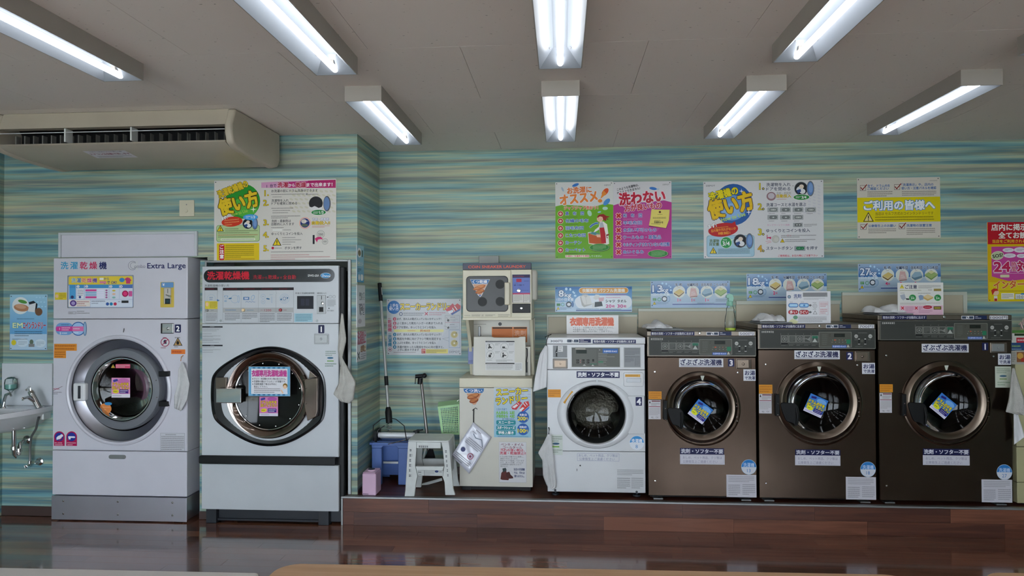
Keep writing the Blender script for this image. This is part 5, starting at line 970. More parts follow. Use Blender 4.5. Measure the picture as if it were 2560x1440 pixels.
    def f(p): a, b, c, d = hot; h = d-b; p.rect(a, b, c, d, 'd6d8de').text('お湯', (a+c)/2+1, b+h*.32, h*.42, '23285a', (c-a)*.84, al='c', b=.035).text('で洗濯', (a+c)/2+1, b+h*.75, h*.30, '23285a', (c-a)*.84, al='c', b=.03)
    stickr(m, f, Y, O, 'white sticker saying hot water wash')
    def f(p): a, b, c, d = orange; p.rect(a, b, c, d, 'd8902a').fine(a+2, b+2, c-2, d-2, 3, 'a86014')
    stickr(m, f, Y, O, 'orange sticker')
    def f(p):
        a, b, c, d = warn; p.rect(a, b, c, d, 'cbc8cc').rect(a+8, b+1.5, c-1, b+4, '6a1c28').loc([(-2, -3), (2, -3), (0, 4)], a+3.6, b+5, '2a2020').rect(a+1, b+(d-b)*.33, c-1, b+(d-b)*.36, '8a2a3a').fine(a+7, b+6, c-2, b+(d-b)*.3, 3, '6a6466').fine(a+2, b+(d-b)*.4, c-2, b+(d-b)*.8, 6, '8a8688').text('モ ウ', (a+c)/2, b+(d-b)*.91, 4.5, '4a484c', (c-a)*.6, al='c', b=0)
    stickr(m, f, Y, O, 'white caution label')
    def f(p): a, b, c, d = low; p.rect(a, b, c, d, '1c1f4a').text('洗剤・ソフター不要', (a+c)/2, (b+d)/2, (d-b)*.72, 'd0d0dc', (c-a)*.95, al='c', b=.045)
    stickr(m, f, Y, O, 'navy sign saying no detergent needed')
    def f(p): a, b, c, d = low2; p.rect(a, b, c, d, 'cfcdd6').box(a+2, b+2.4, c-2, d-2.4, .5, 'a8a6b8').text('おしめ、ペット用品、クツ等は', (a+c)/2, b+(d-b)*.32, 7.2, '8884a0', (c-a)*.88, al='c', b=0).text('公衆衛生上ご遠慮ください', a+7, b+(d-b)*.70, 7.2, '8884a0', (c-a)*.78, b=0)
    stickr(m, f, Y, O)
    def f(p): a, b, r = rnd_; p.ell(a, b, r, r, 'b8cfe4').ell(a, b, r-1, r-1, 'd4d8e2').ell(a, b, r-1, r-1, '2f7fc8', a0=0, a1=180).text('洗濯機', a, b-5.4, 10.5, 'c0d8f4', r*1.45, al='c', b=.02).text(cap, a, b+8.5, 9, '3f7fc0', al='c', b=.005)
    stickr(m, f, Y, O, 'round blue and white capacity sticker reading '+cap, 'capacity_label')
    def f(p):
        a, b, c, d = paper; h = d-b; p.rect(a, b, c, d, 'cfcdd4'); p.fine(a+5, b+3, c-6, b+h*.34, 4, '8a8a94').fine(a+5, b+h*.42, a+(c-a)*.46, d-4, 6, '74747e').fine(a+(c-a)*.54, b+h*.40, c-3, d-5, 6, '84848e')
    stickr(m, f, Y, O, 'white printed sheet')
    # tilted blue sticker on the glass
    q = [U(*w, Y+.05) for w in diamond]; TL, TR, BR, BL = [np.array([w[0], Y+.040, w[1]]) for w in q]
    u = (TR-TL); wl = np.linalg.norm(u); u /= wl; v = TL-BL; hl = np.linalg.norm(v); v -= u*np.dot(u, v); v /= np.linalg.norm(v); c0 = (TL+BR+TR+BL)/4; S = wl/100; Hh = hl/wl*50
    p = Print(flat=(c0, u, v, S), off=.001); p.poly([(-50, -Hh), (50, -Hh), (50, Hh), (-50, Hh)], '3f7fd0').rect(-50, Hh*.62, 50, Hh, 'dcd8ec').ell(20, -Hh*.6, 26, 14, '7ab0e8').rr(-40, -Hh+8, -12, -Hh+20, 4, '2a2a7a', rot=12)
    p.text('ドラムの中を', 0, -12, 20, 'f0e030', 88, al='c', b=.05, out=('181c48', .05)).text('拭いて下さい', 0, 8, 20, 'f0e030', 92, al='c', b=.05, out=('181c48', .05)).ell(-24, 24, 19, 11, 'e8ec30').fine(-36, 19, -12, 29, 1, '3a3a20').rr(-1, 15, 46, 36, 2, '2a2078').fine(3, 18, 43, 34, 2, 'c8c8f0').fine(-44, Hh*.72, 44, Hh*.92, 1, 'b0a8c8')
    o = p.build('sticker', do, INKG); o['label'] = 'tilted blue sticker behind the door glass'
    if note:
        def f(p): a, b, c, d = note; p.rect(a, b, c, d, 'c6ccbc').fine(a+4, b+4, c-3, b+18, 3, '5a7a5a').ell((a+c)/2, b+24, 9, 2.5, '4a6a80').rect((a+c)/2-9, b+30, (a+c)/2+9, b+33, '8aa06a').fine(a+6, b+37, c-3, d-4, 2, '6a8a6a')
        stickr(m, f, Y, O, 'pale green note sticker')
    return m, (x0, x1, zl, Y)
WA = steel_washer('smallest stainless steel washer, 13 kg, priced 500 yen and numbered 3', 1619, 1891, 828, 892.5, 1241, (1756, 1021, 95, 0, 0), (1697.5, 896, 1808, 917.7), (1820, 897, 1835.7, 916.6), (1839, 896.7, 1878, 923), (1858.6, 923.4, 1889, 952), (1621.7, 978.5, 1654, 998), (1621, 1000, 1651.5, 1048),
  (1700, 1120.5, 1810, 1136), (1700, 1136.3, 1811.5, 1161), (1872, 1167.6, 19), '13', (1816, 1187, 1891, 1243), ((1745.4, 996.6), (1782, 1024), (1755.6, 1061), (1718, 1033)), '3', '500円', '13')
WB = steel_washer('middle-sized stainless steel washer, 18 kg, priced 700 yen and numbered 2', 1896, 2190, 810, 874, 1247, (2048, 1008.5, 108, 0, 0), (1985.7, 876, 2099.4, 898), (2116, 880, 2132.5, 900), (2136, 878, 2175, 903.7), (2155, 907, 2187.5, 935), (1897.5, 961.7, 1931, 984), (1897.5, 984.6, 1929, 1033.6),
  (1987.6, 1124, 2100.8, 1138.4), (1987.6, 1138.6, 2100.8, 1163.7), (2170, 1173.4, 19.3), '18', (2114.6, 1192.5, 2190, 1249), ((2025.5, 982), (2069.3, 1001.5), (2050.8, 1045.7), (2006.7, 1025)), '2', '700円', '18')
WC = steel_washer('largest stainless steel washer, 27 kg, priced 1000 yen and numbered 1', 2197, 2531, 787.6, 851, 1254, (2366, 1008, 111, 0, 0), (2304, 859.6, 2421.5, 881), (2455, 856.7, 2470.7, 876), (2474, 856, 2516, 882), (2495, 884, 2527.5, 912), (2199, 960.7, 2232, 980.6), (2199, 982, 2229.6, 1032),
  (2307, 1121.9, 2423.8, 1138), (2307, 1138.6, 2424, 1163), (2511, 1180.6, 19.5), '27', (2454, 1199, 2530.5, 1256), ((2352, 981), (2390, 1012), (2360, 1047.5), (2320.6, 1016.7)), '1', '1000円', '27', s=1.02, note=(2487.7, 916, 2528, 969))
# ================================================================ wall posters
def poster(label, rect, Y, crop, fn, cat='poster', mat=LAMIN, ink=INKG, group=None, pins=True, th=.003, name='poster'):
    x0, y0, x1, y1 = rect; a, b, c, d = R4(x0, y0, x1, y1, Y); t = thing(name, label, cat, ((a+b)/2, Y, c), group)
    MB().box(a, b, Y, Y+th, c, d).build('sheet', mat, t, smooth=False)
    if pins:
        for xx in (a+.012, b-.012):
            for zz in (c+.012, d-.012): MB().lathe(xx, zz, [(0, Y-.004), (.003, Y-.004), (.0045, Y)], 8).build('pin', GASKET, t)
    p = Print(Y, crop, off=.0005); fn(p); p.build('print', t, ink); return t
def door_pic(p, cx, cy, r, body='1e2228', cl=True, w=.55):   # round washer door with an open blue lid
    p.ell(cx, cy, r, r, '8a8f96').ell(cx, cy, r*.93, r*.93, body)
    if cl: p.ell(cx-r*.2, cy+r*.1, r*.5, r*.42, 'dfe3e8', rot=20).ell(cx+r*.2, cy+r*.4, r*.42, r*.36, 'e6e8ea').ell(cx+r*.05, cy-r*.3, r*.34, r*.3, 'e9d9c8').poly([(cx-r*.7, cy+r*.25), (cx-r*.1, cy+r*.05), (cx, cy+r*.4), (cx-r*.45, cy+r*.75)], '34508a')
    p.ell(cx+r*1.35, cy, r*w, r*1.12, '70767e').ell(cx+r*1.33, cy, r*w*.8, r*.95, '5f86c0').ell(cx+r*1.38, cy-r*.1, r*w*.55, r*.7, '7fa2d4')
def f(p):
    p.rect(92, 125, 1918, 1350, 'dedad2'); 
    for i in range(9):
        for j in range(6): p.ell(1250+i*75+(j % 2)*37, 290+j*60, 30, 14, 'd3cfba', rot=-25)
    p.ell(520, 440, 262, 262, '2f9a38').ell(560, 520, 190, 150, '58b848'); p.text('洗濯乾燥機の', 150, 345, 118, 'e8c832', 470, b=.05, rot=21, out=('3a3020', .03)).text('使い方', 170, 545, 250, 'ecca2c', 590, b=.055, rot=15, out=('4a3a18', .035)).text('How to Use', 350, 640, 52, 'c8e060', 250, b=.01, rot=14)
    p.loc([(0, 50), (8, 8), (50, 0), (8, -8), (0, -50), (-8, -8), (-50, 0), (-8, 8)], 682, 562, 'f0f8e0')
    p.rr(125, 795, 775, 1045, 35, '3f7a3a').rr(130, 799, 770, 1040, 32, 'bcd49a'); p.ell(362, 745, 158, 75, 'd8402a', rot=5).fine(250, 700, 470, 805, 3, 'f0b070', rot=5).text('まず!', 205, 705, 55, 'ffffff', 85, b=.05, rot=18, out=('333333', .03))
    door_pic(p, 598, 775, 80); p.ell(640, 678, 112, 44, '3f9ad8').ell(640, 678, 105, 38, '4faae8').fine(570, 655, 640, 700, 2, 'ffffff').text('1/3', 680, 675, 42, 'ffffff', al='c', b=.02).poly([(660, 700), (700, 705), (675, 755)], '4faae8')
    p.warn(186, 850, 52); p.fine(255, 842, 460, 866, 1, '3a4a2a', ragged=False).fine(255, 870, 745, 895, 1, '3a4a2a', ragged=False).fine(150, 900, 620, 925, 1, '3a4a2a', ragged=False).fine(150, 930, 745, 958, 1, 'b0402a', ragged=False).fine(150, 960, 700, 985, 1, '3a4a2a', ragged=False).rr(190, 995, 710, 1026, 14, 'e8f0d8').fine(205, 1000, 690, 1020, 1, '4a5a3a', ragged=False)
    p.rect(132, 1068, 768, 1322, 'e8cb28').rr(168, 1085, 246, 1322, 20, 'c8283a')
    for i, ch in enumerate('ご注意'): p.text(ch, 207, 1125+i*72, 62, 'ffffff', al='c', b=.04)
    p.fine(262, 1090, 690, 1290, 7, '6a5a20').fine(262, 1293, 700, 1318, 1, 'a04a20', ragged=False)
    p.poly([(800, 158), (1100, 140), (1916, 118), (1916, 238), (800, 238)], 'd8a0c4').poly([(1200, 150), (1916, 118), (1916, 238), (1150, 238)], 'c4347c').poly([(1500, 130), (1916, 115), (1916, 235), (1480, 238)], 'b8286c')
    p.text('1', 880, 213, 42, '2a2c50', al='l', b=.02).text('台で', 932, 206, 52, '2a2c50', 92, b=.02).text('洗濯', 1045, 195, 82, 'b82a4a', 155, b=.05, out=('f4dce8', .04)).text('から', 1208, 200, 54, 'f6ecf2', 92, b=.035).text('乾燥', 1320, 195, 82, 'b82a4a', 150, b=.05, out=('f4dce8', .04)).text('まで出来ます！', 1480, 193, 60, 'f6ecf2', 385, b=.035)
    for n_, yy in (('1', 315), ('2', 460), ('3', 755), ('4', 940), ('5', 1142)): p.text(n_, 856, yy, 88, 'dcc428', al='c', b=.03, out=('3a3420', .035)).ell(900, yy+33, 14, 14, 'dcc428').ell(900, yy+33, 9, 9, 'b8a420')
    for t_, yy, w_ in (('お洗濯の前にドラム洗浄ができます', 286, 690), ('洗濯物を入れ', 430, 258), ('ドアを確実に閉める', 474, 385), ('洗剤・柔軟剤は', 737, 290), ('自動的に入ります', 783, 340), ('ゆっくりとコインを投入', 928, 465)): p.text(t_, 952, yy, 44, '33353a', w_, b=.012)
    p.fine(948, 322, 1450, 345, 1, '33353a', ragged=False).rr(1465, 318, 1500, 346, 12, '9a9a96').fine(1505, 322, 1655, 345, 1, '33353a', ragged=False).fine(968, 365, 1105, 385, 1, '33353a', ragged=False).fine(950, 530, 1420, 555, 1, '44464a').fine(968, 565, 1435, 588, 1, '33353a').fine(968, 600, 1240, 622, 1, '33353a').fine(948, 648, 1385, 700, 2, '33353a').fine(948, 823, 1165, 845, 1, '33353a').rr(968, 860, 1110, 880, 8, 'f0f0ea').fine(1130, 858, 1350, 878, 1, '33353a')
    p.fine(1115, 972, 1500, 992, 1, '2a2c30').fine(1115, 1006, 1535, 1026, 1, '2a2c30').fine(1115, 1040, 1470, 1060, 1, '2a2c30').fine(1115, 1075, 1310, 1095, 1, '2a2c30'); p.warn(1034, 1050, 68)
    p.ell(972, 1140, 20, 20, 'c02a4a').fine(1000, 1130, 1108, 1154, 1, '6a5a5c', ragged=False).text('ボタンを押す', 1150, 1140, 44, '33353a', 255, b=.012).fine(945, 1185, 1730, 1208, 1, '33353a', ragged=False).fine(940, 1232, 1520, 1255, 1, 'b83040', ragged=False).fine(940, 1262, 1830, 1286, 1, 'b83040', ragged=False).fine(940, 1296, 1305, 1318, 1, 'b83040', ragged=False)
    p.ell(1618, 470, 104, 104, '2a2c30').ell(1785, 475, 56, 116, '5a5e66').ell(1780, 475, 44, 100, '6a88b8').poly([(1510, 520), (1560, 530), (1600, 510), (1660, 540), (1720, 520), (1700, 575), (1550, 575)], 'e2e2e2').ell(1660, 606, 112, 42, 'e8e8e8').ell(1660, 606, 108, 38, '2f8a48').fine(1580, 590, 1665, 628, 2, 'ffffff').text('1/3', 1702, 606, 44, 'ffffff', al='c', b=.02)
    p.ring(1455, 765, 86, 8, 'e89a8a', 'f0d8d0').ell(1455, 765, 70, 70, '2a3a78').ell(1440, 740, 40, 32, 'd8d0c8').ell(1450, 800, 52, 22, '5a6a5a').line([(1450, 745), (1505, 735)], 5, 'ffffff').text('洗剤・柔軟剤', 1565, 710, 42, 'e8e8f0', 248, b=.04, out=('4a4a6a', .04)).text('自動投入!!', 1558, 765, 52, 'e8c83a', 270, b=.045, out=('5a4a3a', .035)).fine(1560, 800, 1825, 836, 2, 'c04a4a')
    p.ring(1692, 932, 58, 3, '6a6a68', 'd2d0c8').text('500', 1692, 935, 36, '4a4a4a', al='c', b=0).ring(1755, 1042, 46, 3, '6a6a68', 'd2d0c8').text('100', 1755, 1042, 28, '4a4a4a', al='c', b=0).rect(1570, 945, 1600, 1080, '33353a').poly([(1600, 1000), (1640, 975), (1690, 970), (1728, 1010), (1680, 1008), (1650, 1015), (1635, 1055)], 'd83a78')
poster('large drying machine instruction poster with green circle on the left wall above machine 1', (535.3, 449.5, 840, 655), YL-.006, cP1, f)
P2 = {}
def f(p):
    p.rect(122, 96, 1066, 1350, 'd8d8d4').poly([(122, 498), (240, 470), (500, 485), (760, 500), (940, 452), (1066, 470), (1066, 1350), (122, 1350)], '6fae24')
    for cx_, cy_, rx_, ry_, r_, c_ in ((450, 148, 58, 24, 20, '3a7ac8'), (238, 218, 16, 40, 25, 'a8b8c8'), (960, 425, 70, 38, 45, '4a8fd0'), (935, 530, 44, 28, 0, 'b8dcc8'), (680, 610, 34, 50, 20, 'b4dcc0'), (840, 590, 30, 12, 10, 'a0c8e0')): p.ell(cx_, cy_, rx_, ry_, c_, rot=r_)
    p.text('お洗濯に', 315, 245, 108, 'e07a3a', 395, b=.06, rot=3, out=('e8e8e8', .05)).text('オススメ', 195, 400, 185, 'e8863c', 610, b=.055, rot=6, out=('e6e6ea', .05)); p.ell(935, 262, 82, 50, 'e0e0e0', rot=50).ell(935, 262, 74, 42, 'd85a30', rot=50).poly([(905, 230), (960, 290), (855, 378)], 'e8903a').ell(852, 408, 44, 36, 'e0e0e0').ell(852, 408, 37, 29, 'e88a34')
    p.text('ジャブジャブ洗おう！', 262, 525, 58, 'd83a2c', 555, b=.035, out=('f4ecd8', .05))
    for i, (t_, w_) in enumerate((('真　布　団', 300), ('化繊の毛布', 375), ('羽毛布団', 295), ('こたつ布団', 330), ('カーテン', 262), ('カーペット', 325))):
        y_ = 618+i*119; p.ell(205, y_, 47, 47, 'f0d8b8').ell(205, y_, 40, 40, 'b02a28').ell(205, y_, 20, 20, 'f0c8b8').ell(205, y_, 9, 9, 'd8807a'); p.text(t_, 285, y_-3, 60, '2a50a8', w_, b=.03, out=('dcecf4', .05)); p.fine(285, y_+44, 285+w_*.9, y_+62, 1, '3a5a2a')
    p.fine(280, 1262, 850, 1284, 1, '2a4a1a', ragged=False).rect(284, 1292, 672, 1332, 'f0e8d8').text('洗濯前に洗濯表示を確認', 290, 1312, 32, 'c8382c', 380, b=.02).text('してください', 680, 1312, 32, 'e8f4d8', 200, b=.02)
    # woman in red scarf and apron washing at a tub
    p.poly([(650, 925), (700, 912), (800, 940), (960, 1000), (950, 1120), (800, 1130), (665, 1110)], 'f0ead0').poly([(658, 935), (740, 965), (850, 990), (950, 1010), (935, 1105), (800, 1112), (672, 1098)], 'c85a24').poly([(658, 935), (730, 915), (830, 935), (850, 975), (760, 968)], '6a9a8a').poly([(690, 935), (750, 915), (800, 930), (770, 955)], '4a8a9a')
    p.poly([(845, 750), (905, 745), (965, 790), (985, 930), (1000, 1110), (940, 1130), (860, 1010), (840, 870), (800, 900), (745, 925), (770, 880), (830, 830)], 'ece8e0').poly([(840, 845), (915, 835), (940, 950), (950, 1100), (875, 1100), (860, 990)], 'c01f2c').poly([(850, 760), (895, 755), (920, 840), (845, 848)], 'b8bcc0').ell(850, 702, 52, 50, 'f0c0a0').poly([(805, 665), (835, 632), (905, 622), (960, 655), (1015, 665), (955, 690), (950, 740), (905, 720), (890, 670), (850, 660), (808, 690)], 'a02420').poly([(960, 690), (990, 705), (985, 715), (955, 705)], '7a1a18').ell(830, 702, 4, 5, '2a2020').ell(868, 706, 4, 5, '2a2020').line([(850, 725), (858, 726)], 3, 'a04a40').poly([(790, 955), (860, 960), (850, 1005), (800, 1000)], 'f0c0a0').poly([(950, 960), (995, 945), (1000, 970), (960, 985), (985, 1020), (960, 1015)], '8a2a28')
    p.line([(690, 835), (730, 800), (780, 775), (815, 772)], 34, 'e0e8f0').line([(690, 835), (730, 800), (780, 775), (815, 772)], 26, '4a7ab8')
    p.ell(845, 1172, 168, 66, '3a6a20').ell(840, 1168, 162, 60, 'c8dca8').ell(840, 1168, 158, 56, '2f8a30').fine(735, 1130, 950, 1205, 4, 'b8dca0')
    p.text('DEPOT', 922, 150, 22, '8a8c8c', 110, b=.03)
poster('green laundry poster listing recommended items with a woman in a red scarf', (1388.6, 455, 1532.5, 646), YB-.006, cP2, f)
def f(p):
    p.rect(1068, 90, 2022, 1350, 'd6d4d6').poly([(1068, 480), (1200, 440), (1600, 430), (1900, 398), (2022, 430), (2022, 1350), (1068, 1350)], 'b8398e').ell(1720, 205, 62, 24, '3a78c8', rot=-10).ell(1800, 215, 20, 14, 'b0c8d8')
    p.ell(1620, 760, 240, 200, 'c04a98').text('このような洗濯物は、', 1128, 225, 44, '2a2a34', 360, b=.03, rot=12).text('オススメできません!', 1128, 282, 44, '2a2a34', 385, b=.03, rot=12)
    p.text('洗わない', 1165, 385, 205, 'c0243c', 745, b=.055, rot=4, out=('f2dce6', .045)).text('方が良いもの', 1250, 535, 108, 'c0243c', 605, b=.05, rot=5, out=('f2dce6', .05))
    for i, (t_, w_) in enumerate((('和　布　団', 305), ('羊毛布団', 305), ('水洗い不可のもの', 540), ('ウールもの・革製品', 615), ('キルティングされていない布団類', 755), ('ぬいぐるみ', 335))):
        y_ = 650+i*119; p.cross(1155, y_, 52, 44, 'f0c8b8').cross(1155, y_, 44, 28, 'c0242c'); p.text(t_, 1230, y_-2, 64, '3458a8', w_, b=.03, out=('e6dcf0', .045)); p.fine(1230, y_+46, 1230+w_*.85, y_+64, 1, 'e0a8d0')
    p.poly([(1690, 545), (1988, 550), (1985, 700), (1940, 860), (1648, 832), (1680, 700)], '8a2a6a').poly([(1692, 548), (1990, 552), (1978, 720), (1930, 852), (1650, 810), (1675, 690)], 'e8d870').ell(1830, 590, 18, 18, '5a2a20').fine(1790, 622, 1880, 640, 1, '6a5a3a').fine(1715, 660, 1945, 712, 1, '8a7a4a').fine(1740, 715, 1880, 735, 1, '5a4a2a').text('洗濯表示を', 1735, 755, 36, '2a241a', 150, b=.03, rot=-3).fine(1690, 775, 1900, 800, 1, '8a7a4a', rot=-4)
    p.ell(1808, 1278, 172, 64, '7a2a60').ell(1798, 1270, 165, 62, 'e0c8a8').ell(1798, 1270, 160, 57, '2f8a3a').fine(1690, 1230, 1910, 1308, 4, 'b8dca0').text('DEPOT', 1876, 140, 22, '8a8c8c', 110, b=.03)
poster('pink laundry poster listing items better not washed, with red crosses and a yellow memo', (1533.2, 454, 1678.7, 645.5), YB-.006, cP2, f)
def f(p):
    p.rect(118, 138, 1992, 1345, 'd9d9da')
    for i in range(4):
        for j in range(10): p.ell(1700+i*75, 200+j*48+(i % 2)*20, 26, 12, 'd0d0d6', rot=-20)
    p.ell(585, 510, 305, 325, '2f62a8').ell(560, 560, 220, 200, '6f9fd8').ell(560, 610, 160, 120, '8fb8e4')
    p.poly([(190, 640), (300, 640), (300, 800), (190, 770)], 'd9d9da').text('洗濯機の', 205, 400, 135, 'ecdc1e', 460, b=.05, rot=14, out=('2a4a1e', .035)).text('使い方', 200, 610, 300, 'ecc41c', 700, b=.055, rot=14, out=('5a4438', .03)).text('How to Use', 395, 752, 62, 'c8e85a', 385, b=.015, rot=14)
    p.loc([(0, 50), (7, 7), (50, 0), (7, -7), (0, -50), (-7, -7), (-50, 0), (-7, 7)], 825, 630, 'f0f4f8').loc([(0, 40), (6, 6), (40, 0), (6, -6), (0, -40), (-6, -6), (-40, 0), (-6, 6)], 710, 300, 'f0f4f8')
    p.rr(165, 990, 915, 1330, 40, '8fb0c0').rr(175, 1000, 905, 1322, 36, 'a8ccdc'); p.ell(425, 905, 235, 108, 'c01f24', rot=6).poly([(540, 815), (610, 770), (625, 840)], 'c01f24').fine(285, 848, 560, 880, 1, 'e8a03a', rot=6).text('忘れ物や汚れがないか', 235, 925, 48, 'f0a03a', 390, b=.03, rot=6).text('確認!', 345, 965, 44, 'f0a03a', 190, b=.04, rot=4).text('まず!', 190, 862, 70, 'f2f2f2', 130, b=.05, rot=16, out=('333333', .03))
    door_pic(p, 692, 1080, 108); p.ell(472, 1105, 92, 92, 'd8ead0').ell(472, 1105, 85, 85, '2f9a50').fine(420, 1050, 530, 1075, 1, 'ffffff').text('3/4', 470, 1118, 68, 'ffffff', al='c', b=.02).poly([(540, 1065), (610, 1040), (555, 1080)], 'd8ead0')
    p.text('洗濯物', 212, 1080, 52, '5a6a3a', 148, b=.03).text('目安量', 212, 1132, 52, '5a6a3a', 148, b=.03); p.warn(270, 1232, 58).fine(345, 1195, 840, 1280, 4, '2a3a44', ragged=False).fine(225, 1290, 858, 1315, 1, 'f0f4f4', ragged=False)
    for n_, yy in (('1', 222), ('2', 540), ('3', 935), ('4', 1195)): p.text(n_, 1000, yy, 105, 'd8c834' if n_ != '4' else 'd8a834', al='c', b=.03, out=('3a3824', .03)).ell(1052, yy+40, 20, 20, '3a3824').ell(1052, yy+40, 12, 12, 'c8c06a')
    for t_, yy, w_ in (('洗濯物を入れ', 200, 380), ('ドアを閉める', 268, 375), ('洗濯コースと水温を選ぶ', 515, 620), ('ゆっくりとコインを投入', 920, 680), ('スタートボタン', 1195, 412)): p.text(t_, 1100, yy, 58, '38405a', w_, b=.015)
    p.text('を押す', 1728, 1192, 58, '38405a', 178, b=.015).rr(1540, 1158, 1712, 1234, 6, '9aa0a4').rr(1568, 1170, 1692, 1218, 22, '1f7a4a').text('スタート', 1630, 1194, 24, 'b8dcc0', 92, al='c', b=.01)
    door_pic(p, 1645, 260, 108); p.ell(1650, 395, 130, 48, 'e8f0e8').ell(1650, 395, 124, 42, '2f8a40').fine(1560, 378, 1645, 414, 2, 'ffffff').text('3/4', 1688, 395, 46, 'ffffff', al='c', b=.02).line([(1508, 218), (1530, 218)], 6, '50545a')
    p.ell(1178, 380, 74, 68, '9a7a80').ell(1178, 375, 52, 46, 'c8c0c8').text('洗剤・柔軟剤', 1260, 335, 44, 'b8b8b4', 225, b=.04).text('自動投入', 1262, 378, 52, 'd8b82a', 225, b=.04, out=('7a7450', .02)).fine(1265, 415, 1480, 436, 1, 'c0605a')
    for i in range(7):
        x_ = 1118+(i % 4)*197; y_ = 592+(i//4)*118; p.rr(x_, y_-38, x_+168, y_+36, 5, 'a6a9aa').rr(x_+32, y_-26, x_+150, y_+24, 24, '6c7070').rr(x_+44, y_-16, x_+138, y_+14, 16, '7e8484' if i % 3 else 'b0b4b0').ell(x_+92, y_, 14, 11, 'c8ccc8').fine(x_+20, y_+48, x_+150, y_+66, 1, '3a3c44')
    p.rr(1520, 795, 1670, 862, 5, 'a6a9aa').rr(1545, 806, 1655, 850, 20, '6c7070').ell(1580, 828, 13, 10, 'c8ccc8').ell(1622, 828, 13, 10, 'c8ccc8').fine(1690, 808, 1895, 856, 3, '4a4c54').text('タンブラーソフト洗剤', 1112, 832, 34, 'd08ab0', 350, b=.01)
    p.poly([(1108, 985), (1118, 985), (1118, 1055), (1108, 1055)], 'b82a5a').poly([(1120, 1020), (1180, 1015), (1170, 1055), (1140, 1035), (1120, 1040)], 'c83a68').ring(1245, 1050, 60, 4, 'a8a8a4', 'c8c6be').ring(1255, 1055, 42, 3, 'b0b0aa', 'd0cec6').line([(1090, 1085), (1165, 1080)], 5, 'd8607a').line([(1105, 1115), (1180, 1095)], 5, 'd8607a').fine(1332, 980, 1880, 1030, 2, '3a3c44').text('ピッ', 1430, 992, 34, 'd05a6a', b=.01); p.warn(1353, 1075, 36); p.fine(1395, 1045, 1870, 1098, 2, '3a3c44')
    p.text('ご使用前は、お忘れ物にご注意下さい', 1285, 1312, 34, 'c82a48', 615, b=.02).text('DEPOT', 158, 216, 26, '8a8c90', 140, b=.03)
poster('white washing machine instruction poster with blue circle and four numbered steps', (1758.8, 452, 2058.2, 644.8), YB-.006, cP3, f)
def f(p):
    p.rect(100, 62, 1005, 722, 'd6d0c4').rect(100, 275, 1005, 545, 'e0cf1a')
    for (x_, y_) in ((162, 175), (535, 165), (168, 600), (587, 593)): p.box(x_-32, y_-30, x_+32, y_+30, 4, '6a5a58').line([(x_-22, y_-5), (x_-4, y_+18), (x_+42, y_-36)], 10, '8a2a24')
    for t_, x_, y_, w_ in (('全て、ドラム内を', 212, 152, 245), ('ご確認ください', 212, 184, 232), ('「洗濯表示」や、店内の', 585, 140, 345), ('使い方・注意パネルを確認', 582, 178, 378), ('公衆衛生上のお願い', 222, 588, 300), ('洗濯物の放置注意', 638, 584, 275)): p.text(t_, x_, y_, 31, '3c68a8', w_, b=.025)
    p.fine(212, 205, 485, 272, 3, '5a5448').fine(588, 203, 962, 260, 3, '5a5448').fine(222, 612, 525, 672, 3, '5a5448').fine(640, 608, 950, 688, 4, '5a5448')
    p.text('ご利用の皆様へ', 175, 368, 105, 'f2f6fa', 765, b=.05, out=('2f7fc0', .05)); p.warn(222, 495, 58, 'ecd890', '3a3424')
    p.text('当店は セルフ方式のコインランドリーです', 298, 456, 35, '5a4428', 630, b=.01).fine(295, 480, 930, 502, 1, '33301c', ragged=False).fine(295, 508, 940, 530, 1, '33301c', ragged=False).fine(890, 86, 975, 102, 1, '8a8a84', ragged=False)
poster('white and yellow customer notice plate high on the wall above the largest steel washer', (2143, 444, 2350, 595), YB-.006, cP4, f, cat='sign')
# capacity signs
def quilt(p, x, y, r, c1, c2, k):
    p.ell(x, y, r, r, 'dfe2d8')
    if k == 0: p.loc([(-.85*r, -.05*r), (.1*r, .5*r), (.85*r, .1*r), (.0, -.55*r)], x, y, c1).loc([(-.85*r, -.1*r), (0, -.6*r), (0, -.85*r), (-.85*r, -.3*r)], x, y, c2).loc([(0, -.6*r), (.85*r, .05*r), (.85*r, -.15*r), (0, -.85*r)], x, y, c2).loc([(-.8*r, -.22*r), (0, -.7*r), (0, -.74*r), (-.8*r, -.27*r)], x, y, '5a4a2a')
    if k == 1: p.loc([(-.55*r, -.7*r), (.75*r, -.55*r), (.45*r, .6*r), (-.35*r, .65*r)], x, y, c1).loc([(-.5*r, -.75*r), (.75*r, -.6*r), (.7*r, -.8*r), (-.45*r, -.92*r)], x, y, c2).loc([(-.35*r, -.5*r), (.5*r, -.45*r), (.25*r, .1*r), (-.25*r, .1*r)], x, y, 'e0c8c4').line([(x-.25*r, y+.3*r), (x+.4*r, y-.05*r)], 2.5, c2)
    if k == 2: p.loc([(-.85*r, -.1*r), (-.3*r, .55*r), (.6*r, .55*r), (.9*r, -.05*r), (-.4*r, -.4*r)], x, y, c1).loc([(-.85*r, -.15*r), (-.4*r, -.4*r), (.9*r, -.05*r), (.85*r, -.4*r), (-.3*r, -.8*r), (-.8*r, -.4*r)], x, y, c2)
    if k == 3: p.loc([(-1.05*r, .15*r), (0, .75*r), (1.05*r, .2*r), (0, -.65*r)], x, y, c1).loc([(-1.05*r, .1*r), (0, -.55*r), (0, -.75*r), (-1.05*r, -.05*r)], x, y, c2).loc([(0, -.55*r), (1.05*r, .15*r), (1.05*r, .0), (0, -.75*r)], x, y, c2).loc([(-.55*r, .5*r), (.0, .75*r), (.55*r, .5*r), (0, .2*r)], x, y, 'd8d8a0').line([(x-.55*r, y-.45*r), (x, y-.15*r), (x+.55*r, y-.45*r)], 3, '4a5a2a')
